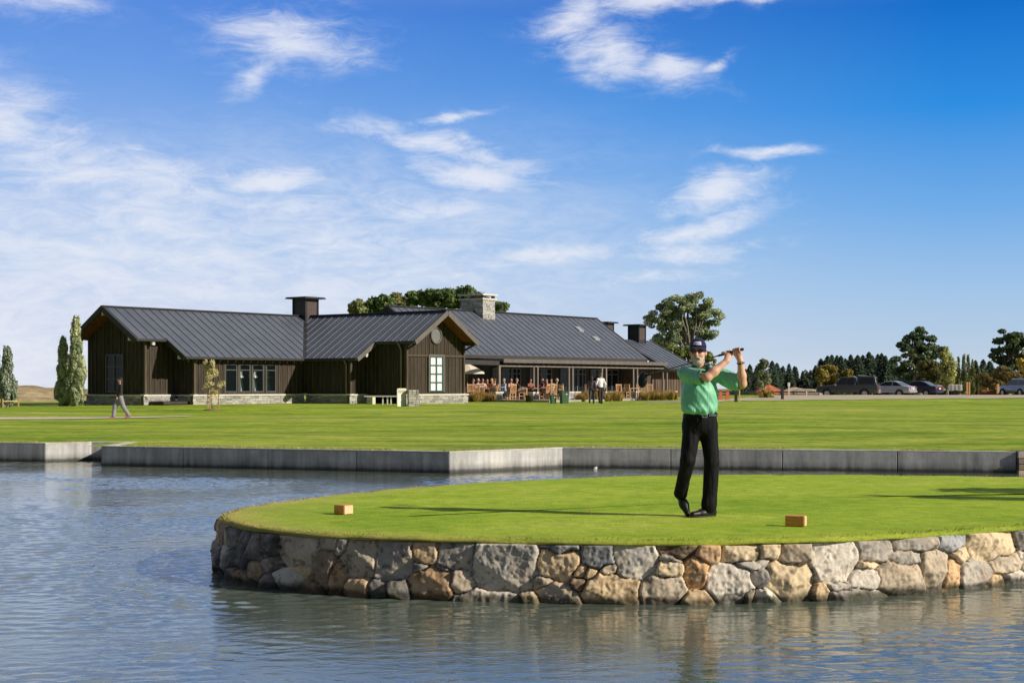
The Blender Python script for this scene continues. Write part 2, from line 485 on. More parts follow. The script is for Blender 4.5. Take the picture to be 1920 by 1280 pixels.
# ------------------------------------------------------------------ ground
def gz(X, Y):
    X = np.asarray(X, float); Y = np.asarray(Y, float)
    z = 0.44 + 0.26 * sst(30, 92, Y)
    z = z + 0.34 * sst(9, 17, X) * sst(98, 113, Y) * (1 - sst(114, 123, Y))
    z = z + 0.05 * np.sin(X * 0.21 + 1.0) * np.sin(Y * 0.13) * sst(34, 50, Y) * (1 - sst(84, 92, Y))
    z = z - np.clip((Y - 150) / 1350, 0, 1) * 13.0
    return z
Q1 = ong(85, 866, 0); Q2 = ong(172, 863, 0); P0 = ong(190, 873, 0); P1 = ong(843, 887, 0); P2 = ong(1055, 877, 0); P3 = ong(1905, 887, 0)
Qm = Q1 + (ong(0, 864.5, 0) - Q1) * 6
def lawn_edge(X):
    X = np.asarray(X, float)
    pts = [(-80, Qm[1] + 1.5), (Qm[0], Qm[1]), (Q1[0], Q1[1]), (Q2[0], Q2[1]), (P0[0] - 0.35, Q2[1] - 0.15), (P0[0] - 0.34, P0[1]), (P1[0], P1[1]), (P2[0], P2[1]), (P3[0], P3[1]), (P3[0] + 0.5, P3[1]), (P3[0] + 6, P3[1] + 1.2), (80, P3[1] + 6)]
    return np.interp(X, [p[0] for p in pts], [p[1] for p in pts])
def m_lawn():
    m, nt, p = newmat("mown grass"); g = N(nt)
    v = g.coord("Object")
    big = g.noise(g.coord("Object", (0.35, 1.0, 1), (0, 0, R(4))), 0.34, 5, 0.6, 0.5)
    med = g.noise(g.coord("Object", (0.5, 1, 1)), 1.5, 4, 0.65)
    fine = g.noise(v, 42, 5, 0.75)
    c = g.ramp(big, [(0.32, (0.19, 0.34, 0.014)), (0.5, (0.36, 0.49, 0.03)), (0.68, (0.54, 0.61, 0.10))])
    c2 = g.ramp(med, [(0.26, (0.40, 0.52, 0.35)), (0.5, (1.0, 1.0, 1.0)), (0.74, (1.35, 1.22, 1.3))])
    c = g.mix(1.0, c, c2, "MULTIPLY")
    tuft = g.noise(g.coord("Object", (0.7, 1, 1)), 4.2, 8, 0.78)
    c = g.mix(1.0, c, g.ramp(tuft, [(0.34, (0.50, 0.60, 0.40)), (0.52, (1.0, 1.0, 1.0)), (0.68, (1.42, 1.30, 1.35))]), "MULTIPLY")
    dry = g.noise(g.coord("Object", (0.3, 1, 1)), 0.11, 4, 0.6)
    c = g.mix(g.ramp(dry, [(0.5, 0.0), (0.72, 0.45)]), c, (0.58, 0.53, 0.16))
    c = g.mix(1.0, c, g.ramp(fine, [(0.2, (0.35, 0.4, 0.35)), (0.55, (1.0, 1.0, 1.0)), (0.8, (1.35, 1.35, 1.3))]), "MULTIPLY")
    g.l(c, p.inputs["Base Color"]); p.inputs["Roughness"].default_value = 0.9; p.inputs["Specular IOR Level"].default_value = 0.15
    b1 = g.bump(med, 0.5, 0.25); g.l(g.bump(fine, 0.9, 0.05, b1), p.inputs["Normal"])
    return m
def m_tee():
    m, nt, p = newmat("close cut tee grass"); g = N(nt)
    v = g.coord("Object")
    big = g.noise(g.coord("Object", (0.6, 1, 1)), 0.55, 5, 0.6, 0.4)
    med = g.noise(v, 5, 5, 0.7); fine = g.noise(g.coord("Object", (1.0, 0.5, 1)), 48, 6, 0.85)
    c = g.ramp(big, [(0.3, (0.27, 0.44, 0.022)), (0.52, (0.40, 0.55, 0.04)), (0.7, (0.54, 0.62, 0.09))])
    c = g.mix(1.0, c, g.ramp(med, [(0.28, (0.62, 0.74, 0.5)), (0.72, (1.30, 1.18, 1.45))]), "MULTIPLY")
    c = g.mix(1.0, c, g.ramp(fine, [(0.28, (0.30, 0.40, 0.2)), (0.52, (1.0, 1.0, 1.0)), (0.74, (1.45, 1.35, 1.4))]), "MULTIPLY")
    a = g.n("ShaderNodeAttribute", attribute_name="Col")     # dryness towards the rim
    sp = g.n("ShaderNodeSeparateColor"); g.l(a.outputs["Color"], sp.inputs[0])
    wear = g.noise(g.coord("Object", (1, 1.4, 1)), 2.1, 6, 0.7)
    c = g.mix(g.ramp(wear, [(0.60, 0.0), (0.72, 0.55)]), c, (0.52, 0.50, 0.13))
    dv = g.n("ShaderNodeTexVoronoi"); dv.inputs["Scale"].default_value = 1.15; g.l(v, dv.inputs["Vector"])
    c = g.mix(g.ramp(g.math("ADD", dv.outputs["Distance"], g.math("MULTIPLY", g.math("SUBTRACT", med, 0.5), 0.12)), [(0.035, 0.75), (0.06, 0.0)]), c, (0.16, 0.17, 0.04))
    dr = g.math("MULTIPLY", sp.outputs[0], g.ramp(med, [(0.2, 0.35), (0.8, 1.0)]))
    dryc = g.mix(1.0, (0.66, 0.52, 0.20), g.ramp(fine, [(0.2, 0.45), (0.75, 1.2)]), "MULTIPLY")
    c = g.mix(dr, c, dryc)
    g.l(c, p.inputs["Base Color"]); p.inputs["Roughness"].default_value = 0.9; p.inputs["Specular IOR Level"].default_value = 0.12
    g.l(g.bump(fine, 0.85, 0.02, g.bump(med, 0.35, 0.06)), p.inputs["Normal"])
    return m
M_LAWN = m_lawn(); M_TEE = m_tee()
M_FIELD = simple("dry field", (0.22, 0.22, 0.07), 0.95, 0.4, 0.05, 0.5, 3, stretch=(0.4, 1, 1))
M_GRAVEL = simple("pale gravel", (0.50, 0.43, 0.31), 0.95, 0.22, 2.0, 0.5, 30, stretch=(0.4, 1, 1), bdist=0.03)
M_PATH = simple("pale path", (0.62, 0.58, 0.46), 0.9, 0.12, 3.0, 0.3, 60)

def build_ground():
    xs = np.unique(np.concatenate([np.linspace(-80, 80, 161), [Qm[0], Q1[0], Q2[0], P0[0]-0.35, P0[0]-0.34, P1[0], P2[0], P3[0]]]))
    tt = np.linspace(0, 1, 90) ** 1.6
    ye = lawn_edge(xs) + 0.12
    V = np.zeros((len(xs), len(tt), 3))
    for j, t in enumerate(tt):
        Y = ye + (165 - ye) * t
        V[:, j, 0] = xs; V[:, j, 1] = Y; V[:, j, 2] = gz(xs, Y)
    n, m = len(xs), len(tt)
    i = np.arange(n - 1)[:, None]; j = np.arange(m - 1)[None, :]
    Fq = np.stack([i*m+j, (i+1)*m+j, (i+1)*m+j+1, i*m+j+1], -1).reshape(-1, 4)
    tag(obj("lawn", V.reshape(-1, 3), Fq, M_LAWN, smooth=True), kind="structure")
    # far land, one sheet out to the horizon
    xs = np.array([-3000, -1200, -500, -200, -120, -81, -40, 0, 40, 81, 120, 200, 500, 1200, 3000.0]); ys = np.array([150, 165, 200, 260, 350, 500, 800, 1500, 2600, 4500.0])
    V = np.array([[(x, y, float(gz(0, y)) - (0.06 if y < 170 else 0.0)) for y in ys] for x in xs]); m = len(ys)
    i = np.arange(len(xs) - 1)[:, None]; j = np.arange(m - 1)[None, :]
    Fq = np.stack([i*m+j, (i+1)*m+j, (i+1)*m+j+1, i*m+j+1], -1).reshape(-1, 4)
    tag(obj("field", V.reshape(-1, 3), Fq, M_FIELD), kind="structure")
    # gravel drive on the crest in front of the parked cars
    near = [(16, 101.5), (20, 102), (26, 105), (33, 108), (42, 110), (60, 110)]; 
    xs = np.linspace(9, 62, 80); V = []; 
    for x in xs:
        y0 = np.interp(x, [9, 14, 20, 30, 42, 62], [100.5, 101, 102.5, 105, 107, 108]) + 0.35 * math.sin(x * 1.3)
        y1 = np.interp(x, [9, 13, 18, 24, 62], [103.0, 104.0, 108, 150, 152])
        for t in np.linspace(0, 1, 24):
            y = y0 + (y1 - y0) * t; V.append((x, y, float(gz(x, y)) + 0.02))
    m = 24; i = np.arange(len(xs) - 1)[:, None]; j = np.arange(m - 1)[None, :]
    Fq = np.stack([i*m+j, (i+1)*m+j, (i+1)*m+j+1, i*m+j+1], -1).reshape(-1, 4)
    tag(obj("gravel_drive", V, Fq, M_GRAVEL, smooth=True), kind="structure")
    # pale footpath on the left lawn, and the thin one by the terrace
    def strip(name, pts, w, mat):
        V = []
        pts = np.array(pts, float); cum = np.linspace(0, 1, 60)
        seg = np.concatenate([[0], np.cumsum(np.linalg.norm(np.diff(pts[:, :2], axis=0), axis=1))]); seg /= seg[-1]
        for t in cum:
            x = np.interp(t, seg, pts[:, 0]); y = np.interp(t, seg, pts[:, 1]); ww = np.interp(t, seg, w)
            for s in (-0.5, 0, 0.5): V.append((x, y + s * ww, float(gz(x, y + s * ww)) + 0.025))
        m = 3; i = np.arange(59)[:, None]; j = np.arange(2)[None, :]
        Fq = np.stack([i*m+j, (i+1)*m+j, (i+1)*m+j+1, i*m+j+1], -1).reshape(-1, 4)
        tag(obj(name, V, Fq, mat, smooth=True), kind="structure")
    a = ong(-60, 787, 0.52); b = ong(150, 784.5, 0.53); c = ong(355, 780.5, 0.54)
    strip("footpath", [a - [30, -3, 0], a, b, c], [2.6, 2.6, 2.4, 1.2], M_PATH)
    a = at(1186, 757, 87); b = at(1270, 756, 93)
    strip("footpath", [(a[0], 95.5), (b[0] + 1, 97.5), (14, 101.8)], [0.5, 2.2, 3.0], M_PATH)
build_ground()

def m_water():
    m, nt, p = newmat("rippled pond water"); g = N(nt)
    v = g.coord("Object", (1.0, 1.35, 1), (0, 0, R(-14)))
    w1 = g.noise(v, 5.2, 3, 0.55, 0.8)
    w2 = g.noise(g.coord("Object", (0.8, 1.5, 1), (0, 0, R(20))), 13.0, 3, 0.6, 0.6)
    w3 = g.noise(g.coord("Object", (1, 1, 1)), 0.35, 3, 0.5)
    h = g.math("ADD", g.math("MULTIPLY", w1, 1.0), g.math("MULTIPLY", w2, 0.42))
    st = g.ramp(w3, [(0.35, 0.5), (0.65, 1.25)])
    h = g.math("MULTIPLY", h, st)
    c = g.ramp(w3, [(0.35, (0.098, 0.128, 0.108)), (0.65, (0.13, 0.16, 0.13))])
    g.l(c, p.inputs["Base Color"]); p.inputs["Roughness"].default_value = 0.06; p.inputs["IOR"].default_value = 1.68
    p.inputs["Specular IOR Level"].default_value = 0.5
    g.l(g.bump(h, 1.0, 0.005), p.inputs["Normal"])
    return m
M_WATER = m_water()
def build_water():
    """wind ripples as real relief: a sum of many short crested waves over the pond"""
    x0, x1, y0, y1, h = -13.5, 8.0, 8.0, 37.0, 0.036
    xs = np.arange(x0, x1, h); ys = np.arange(y0, y1, h); X, Y = np.meshgrid(xs, ys, indexing="ij")
    r = np.random.default_rng(21); Z = np.zeros_like(X); X3 = X.astype(np.float32); Y3 = Y.astype(np.float32)
    for i in range(64):
        lam = 0.085 * (0.32 / 0.085) ** r.random(); a = R(-78) + r.normal(0, 0.55); k = 2 * PI / lam
        amp = 0.0017 * lam ** 1.08 * r.uniform(.5, 1.3)
        Z = Z + amp * np.sin(k * (math.cos(a) * X3 + math.sin(a) * Y3) + r.uniform(0, 2 * PI))
    calm = fbm(np.stack([X.ravel() * .32, Y.ravel() * .5, X.ravel() * 0], -1), 3).reshape(X.shape)
    Z = Z * (0.35 + 1.25 * sst(.34, .62, calm))
    Z = Z + 0.5 * np.abs(Z) * (Z > 0)
    edge = np.minimum(np.minimum(X - x0, x1 - X), np.minimum(Y - y0, y1 - Y)); Z = Z * sst(0, 1.0, edge)
    n, m = X.shape; V = np.stack([X, Y, Z], -1).reshape(-1, 3)
    a = np.arange(n - 1)[:, None]; b = np.arange(m - 1)[None, :]
    Fq = np.stack([a*m+b, (a+1)*m+b, (a+1)*m+b+1, a*m+b+1], -1).reshape(-1, 4)
    xe, ye = xs[-1], ys[-1]; k = len(V)
    V = np.concatenate([V, np.array([(-90, -8, 0), (90, -8, 0), (90, 40, 0), (-90, 40, 0), (x0, -8, 0), (x0, 40, 0), (xe, -8, 0), (xe, 40, 0), (x0, y0, 0), (x0, ye, 0), (xe, y0, 0), (xe, ye, 0)], float)])
    Q = np.array([(0, 4, 5, 3), (6, 1, 2, 7), (4, 6, 10, 8), (9, 11, 7, 5)]) + k
    tag(obj("water", V, np.concatenate([Fq, Q]), M_WATER, smooth=True), kind="structure")
build_water()

# ------------------------------------------------------------------ concrete edge of the pond
def m_concrete():
    m, nt, p = newmat("weathered concrete"); g = N(nt)
    v = g.coord("Object")
    big = g.noise(v, 1.3, 7, 0.65, 0.4); st = g.noise(g.coord("Object", (3.0, 3.0, 0.35)), 2.0, 6, 0.65); fine = g.noise(v, 60, 5, 0.7)
    c = g.ramp(big, [(0.28, (0.34, 0.35, 0.36)), (0.55, (0.55, 0.55, 0.535)), (0.75, (0.68, 0.66, 0.61))])
    c = g.mix(1.0, c, g.ramp(st, [(0.3, 0.66), (0.62, 1.12)]), "MULTIPLY")
    c = g.mix(1.0, c, g.ramp(fine, [(0.3, 0.85), (0.7, 1.1)]), "MULTIPLY")
    tc = g.n("ShaderNodeTexCoord"); sx = g.n("ShaderNodeSeparateXYZ"); g.l(tc.outputs["Object"], sx.inputs[0])
    wl = g.ramp(g.math("ADD", sx.outputs[2], g.math("MULTIPLY", g.math("SUBTRACT", st, 0.5), 0.10)), [(0.0, 0.10), (0.05, 0.18), (0.10, 0.62), (0.22, 1.0)])
    c = g.mix(1.0, c, wl, "MULTIPLY")
    moss = g.ramp(g.math("MULTIPLY", g.noise(v, 2.6, 5, 0.7), g.math("MULTIPLY", sx.outputs[2], 2.2)), [(0.5, 0.0), (0.72, 0.55)])
    c = g.mix(moss, c, (0.14, 0.17, 0.07))
    g.l(c, p.inputs["Base Color"]); p.inputs["Roughness"].default_value = 0.85
    g.l(g.bump(fine, 0.25, 0.006, g.bump(big, 0.3, 0.03)), p.inputs["Normal"])
    return m
M_CONC = m_concrete()
M_COPE = simple("pale concrete edge", (0.60, 0.60, 0.50), 0.85, 0.2, 5, 0.3, 50, grime=0.5)
def wall_along(mb, pts, z0, z1, th, joints=2.4, m=0):
    """wall whose front face follows pts (seen from -Y), with panel joints; thickness goes backwards"""
    pts = [np.array(p[:2], float) for p in pts]
    def off(i):
        ns = []
        for a, b in ((i - 1, i), (i, i + 1)):
            if a >= 0 and b < len(pts):
                d = pts[b] - pts[a]; d /= np.linalg.norm(d); ns.append(np.array([-d[1], d[0]]))
        n = sum(ns) / len(ns); n /= np.linalg.norm(n)
        return pts[i] + n * th / max(0.5, np.dot(n, ns[0]))
    back = [off(i) for i in range(len(pts))]
    for i in range(len(pts) - 1):
        a, b, c, d = pts[i], pts[i+1], back[i+1], back[i]
        L = np.linalg.norm(b - a); k = max(1, int(round(L / joints))) if joints else 1
        for q in range(k):
            g = 0.006 / L
            t0 = q / k + (g if q else 0); t1 = (q + 1) / k - (g if q < k - 1 else 0)
            f0, f1, b1, b0 = a + (b-a)*t0, a + (b-a)*t1, d + (c-d)*t1, d + (c-d)*t0
            mb.add([(*f0, z0), (*f1, z0), (*b1, z0), (*b0, z0), (*f0, z1), (*f1, z1), (*b1, z1), (*b0, z1)],
                [(0,3,2,1),(4,5,6,7),(0,1,5,4),(1,2,6,5),(2,3,7,6),(3,0,4,7)], m)
back0 = np.array([P0[0] - 0.02, Q2[1] - 0.05, 0])
ZC = 0.452
def concrete_wall(label, pts):
    t = thing("pond_wall", label, "wall", (0, 0, 0))
    mb = MB(); wall_along(mb, pts, -0.7, ZC - 0.02, 0.26); o = mb.build("panel", M_CONC, t); bevel(o, 0.012, 1)
    mb = MB(); wall_along(mb, pts, ZC - 0.02, ZC + 0.004, 0.27, 0); o = mb.build("coping", M_COPE, t)
    return t
concrete_wall("zigzag grey concrete wall along the pond, from below the clubhouse to the far right", [back0, P0, P1, P2, P3])
concrete_wall("short grey concrete wall at the far left of the pond, with one pale sunlit face", [Qm, Q1, Q2, Q2 + (P0[0] - Q2[0] - 0.03) * np.array([1, -0.12, 0])])

# ------------------------------------------------------------------ the tee on its stone wall
ZT = 0.54
def tp(x, y): return ong(x, y, ZT)[:2]
front_px = [(426, 972), (470, 984), (520, 990.5), (600, 997), (700, 1002), (800, 1005), (900, 1007), (1050, 1010), (1200, 1011), (1350, 1010.5), (1500, 1007.5), (1600, 1003.5), (1700, 998), (1810, 990.5), (1920, 983)]
back_px = [(1920, 894), (1700, 891), (1500, 889.5), (1250, 890.5), (1050, 897), (900, 904), (780, 913), (640, 926), (540, 938), (470, 949), (437, 957), (420, 964)]
outline = [tp(*p) for p in front_px] + [(6.6, 15.15), (8.6, 16.3), (10.4, 17.8), (10.9, 19.3), (9.6, 20.9)] + [tp(*p) for p in back_px]
def spline_closed(P, n):
    P = np.array(P); m = len(P); out = []
    for i in range(m):
        p0, p1, p2, p3 = P[(i-1) % m], P[i], P[(i+1) % m], P[(i+2) % m]
        k = max(3, int(np.linalg.norm(p2 - p1) / n))
        for j in range(k):
            t = j / k
            out.append(0.5 * ((2*p1) + (-p0+p2)*t + (2*p0-5*p1+4*p2-p3)*t*t + (-p0+3*p1-3*p2+p3)*t**3))
    return np.array(out)
ol = spline_closed(outline, 0.05)
seg = np.linalg.norm(np.roll(ol, -1, 0) - ol, axis=1); cs = np.concatenate([[0], np.cumsum(seg)]); PER = cs[-1]
def rim(s):
    s = np.mod(s, PER)
    x = np.interp(s, cs, np.append(ol[:, 0], ol[0, 0])); y = np.interp(s, cs, np.append(ol[:, 1], ol[0, 1]))
    return np.stack([x, y], -1)
def rimn(s):
    d = rim(np.asarray(s) + 0.12) - rim(np.asarray(s) - 0.12); d /= np.linalg.norm(d, axis=-1)[..., None]
    return np.stack([d[..., 1], -d[..., 0]], -1)       # outwards
cen = np.array([3.2, 17.6])
def build_tee():
    NS = 700; ss = np.linspace(0, PER, NS, endpoint=False)
    base = rim(ss); nr = rimn(ss)
    rings = [0.0, 0.03, 0.07, 0.14, 0.25, 0.4, 0.6, 0.9, 1.3, 1.8]
    V = []; C = []
    wob = (fbm(np.stack([ss * 3.0, ss * 0, ss * 0], -1), 4) - 0.5)
    lay = []
    # overhanging lip, then rings inwards, then the middle
    lip = base + nr * (0.062 + wob[:, None] * 0.07)
    lay.append((base - nr * 0.06, np.full(NS, ZT - 0.05), 0.9)); lay.append((lip - nr * 0.01, ZT - 0.046 + wob * 0.045, 0.9)); lay.append((lip, np.full(NS, ZT - 0.022) + wob * 0.03, 0.75)); 
    for r in rings[1:]:
        q = base - nr * r
        lay.append((q, np.full(NS, ZT) + wob * 0.03 * math.exp(-r * 8), None if r > 0.9 else 0.55 * math.exp(-r * 4.5)))
    for f in (0.8, 0.6, 0.4, 0.2, 0.05):
        q = cen + (base - nr * 1.8 - cen) * f
        lay.append((q, np.full(NS, ZT), None))
    westness = sst(2.0, -3.2, base[:, 0])
    for (q, z, d) in lay:
        V.append(np.column_stack([q, z]))
        dd = np.zeros(NS) if d is None else np.full(NS, d)
        dd = np.clip(dd * (0.35 + 1.3 * westness) + (0.25 * westness * sst(-1.2, -3.0, q[:, 0])), 0, 1)
        C.append(np.column_stack([dd, dd, dd]))
    m = len(lay); V = np.array(V); C = np.array(C)
    fs = []
    k = np.arange(NS); k2 = (k + 1) % NS
    for a in range(m - 1): fs.append(np.stack([a*NS+k, a*NS+k2, (a+1)*NS+k2, (a+1)*NS+k], -1))
    Fq = np.concatenate(fs)
    vv = np.concatenate([V.reshape(-1, 3), [[cen[0], cen[1], ZT]]]); cc = np.concatenate([C.reshape(-1, 3), [[0, 0, 0]]])
    last = [( (m-1)*NS + i, (m-1)*NS + (i+1) % NS, len(vv) - 1) for i in range(NS)]
    faces = [tuple(f) for f in Fq] + last
    tag(obj("tee_ground", vv, faces, M_TEE, smooth=True, col=cc), kind="structure")
build_tee()
def fringe():
    """tufts hanging over the rim of the tee and short blades over the turf"""
    vs = []; cs_ = []
    n = 9000
    s = rng.uniform(0, PER, n)
    inn = np.abs(rng.normal(0, 0.10, n)) - 0.045
    b = rim(s) - rimn(s) * inn[:, None]
    nr = rimn(s)
    h = rng.uniform(0.010, 0.026, n) * np.where(inn < 0.05, 1.5, 0.9)
    out = nr * (rng.uniform(-0.3, 1.3, n) * h * np.where(inn < 0.03, 1.2, 0.4))[:, None] + rng.normal(0, 0.008, (n, 2))
    w = rng.uniform(0.003, 0.006, n); ang = rng.uniform(0, PI, n)
    dx = np.stack([np.cos(ang), np.sin(ang)], -1) * w[:, None]
    z0 = ZT - 0.01 - np.clip(-inn, 0, 1) * 0.7
    zt = z0 + h * np.where(inn < 0.0, rng.uniform(-0.6, 1.0, n), 1.0)
    A = np.column_stack([b - dx, z0]); B = np.column_stack([b + dx, z0]); T = np.column_stack([b + out, zt])
    V = np.stack([A, B, T], 1).reshape(-1, 3)
    t = rng.random(n)[:, None]
    west = sst(1.5, -3.0, b[:, 0])[:, None]
    green = np.array([[0.38, 0.44, 0.04]]); dry = np.array([[0.60, 0.45, 0.17]])
    c = green + (dry - green) * np.clip(t * 0.8 + 0.35 * west, 0, 1)
    c = c * rng.uniform(0.55, 1.25, (n, 1))
    tag(obj("grass", V, np.arange(n * 3).reshape(-1, 3), vcol_mat("grass blades", 0.8, 0.25, 0.1), col=np.repeat(c, 3, 0)),
        "ragged dry fringe of grass along the rim of the tee", "grass", kind="stuff")
fringe()
def wall_fringe():
    """unmown grass spilling over the top of the concrete edge"""
    V = []; C = []
    for a, b, n in ((P0, P1, 5200), (P1, P2, 1800), (P2, P3, 5600), (Qm, Q1, 3600), (Q1, Q2, 700)):
        a = a[:2]; b = b[:2]; d = (b - a) / np.linalg.norm(b - a); nb = np.array([-d[1], d[0]])
        t = rng.random(n); t = t[fbm(np.stack([t * np.linalg.norm(b - a) * .9, t * 0, t * 0 + n], -1), 3) > .40 + .2 * rng.random(n)]; n = len(t)
        p = a + (b - a) * t[:, None] + nb * (.30 - np.abs(rng.normal(0, .10, n)))[:, None]
        h = rng.uniform(.03, .085, n); ang = rng.uniform(0, PI, n); dx = np.stack([np.cos(ang), np.sin(ang)], -1) * .006
        z0 = np.full(n, .44); tip = p + rng.normal(0, .03, (n, 2)) - nb * rng.uniform(0, .06, n)[:, None]
        V.append(np.stack([np.column_stack([p - dx, z0]), np.column_stack([p + dx, z0]), np.column_stack([tip, z0 + h])], 1))
        c = np.array([.34, .44, .06]) + (np.array([.66, .60, .28]) - np.array([.34, .44, .06])) * rng.random(n)[:, None]; C.append(np.repeat(c * rng.uniform(.6, 1.2, (n, 1)), 3, 0))
    V = np.concatenate(V).reshape(-1, 3); C = np.concatenate(C)
    tag(obj("grass", V, np.arange(len(V)).reshape(-1, 3), bpy.data.materials["grass blades"], col=C), "uncut pale grass along the top of the concrete pond wall", "grass", kind="stuff")
wall_fringe()

# the boulders of the retaining wall, as they lie along the front: px, py, half width, half height, colour key
PALETTE = dict(dk=(0.085, 0.088, 0.092), gd=(0.15, 0.148, 0.145), gr=(0.26, 0.25, 0.235), gl=(0.40, 0.39, 0.365), lt=(0.52, 0.50, 0.46), bl=(0.17, 0.185, 0.205),
    br=(0.19, 0.145, 0.105), bo=(0.30, 0.21, 0.13), ta=(0.42, 0.33, 0.215), be=(0.52, 0.44, 0.31), og=(0.40, 0.26, 0.14), gt=(0.30, 0.265, 0.215), ol=(0.56, 0.40, 0.24))
S1 = [(105,215,45,70,'gd'),(100,330,40,60,'dk'),(165,215,35,45,'gd'),(170,305,40,60,'dk'),(255,260,50,80,'gd'),(325,240,45,70,'dk'),(270,385,45,55,'br'),(170,415,55,35,'br'),(95,430,40,40,'dk'),(345,360,38,35,'gd'),
 (480,275,105,85,'gt'),(625,245,50,32,'gt'),(430,430,85,50,'gl'),(345,440,50,40,'gd'),(525,380,38,25,'ta'),(610,365,58,100,'br'),(680,425,48,75,'bo'),(540,470,50,40,'br'),(775,315,82,95,'gt'),(700,255,30,40,'gr'),(775,468,72,40,'bo'),
 (955,325,95,98,'gr'),(890,480,50,40,'dk'),(985,480,60,42,'gd'),(1110,295,55,50,'ta'),(1085,370,35,25,'gd'),(1150,455,115,88,'bo'),(1262,310,90,75,'gr'),(1205,375,40,25,'gd'),(1290,445,60,58,'gt'),
 (1520,365,165,128,'gl'),(1430,522,145,32,'lt'),(1630,525,45,32,'be'),(1770,350,105,85,'ta'),(1775,285,72,35,'bl'),(1780,500,105,55,'gt'),(1890,390,40,30,'ta'),(1700,445,50,35,'gt'),(1885,450,42,40,'br')]
S2 = [(50,275,68,55,'bl'),(10,350,30,25,'ta'),(100,330,32,36,'gt'),(220,295,100,85,'gl'),(360,335,68,40,'be'),(365,285,45,15,'gr'),(415,245,92,40,'br'),(530,262,52,42,'bo'),(485,350,52,75,'og'),(105,420,125,62,'ta'),(330,425,95,65,'gt'),(490,462,72,32,'ta'),
 (630,395,105,90,'lt'),(685,258,75,42,'be'),(808,250,46,36,'be'),(715,315,70,22,'gr'),(915,262,68,55,'gt'),(758,375,42,40,'gd'),(895,385,98,90,'be'),(780,455,75,32,'lt'),(710,450,30,35,'gd'),(1093,305,100,100,'lt'),(1020,450,32,42,'ta'),(1160,462,125,24,'gr'),
 (1090,415,40,18,'gr'),(1275,250,78,50,'gr'),(1235,320,42,20,'be'),(1220,393,60,55,'lt'),(1370,385,92,75,'gt'),(1400,295,55,40,'gr'),(1450,222,88,36,'gr'),(1600,215,60,44,'bl'),(1525,345,62,95,'gt'),(1597,370,42,72,'ol'),(1700,375,62,65,'gr'),(1645,280,40,30,'be'),
 (1785,232,95,70,'be'),(1835,328,65,52,'gt'),(1780,402,48,32,'ta'),(1885,390,48,30,'lt'),(1905,212,32,55,'gd'),(1900,290,25,24,'lt'),(1950,330,50,60,'gr'),(2010,230,70,60,'gt'),(2040,360,60,60,'gl')]
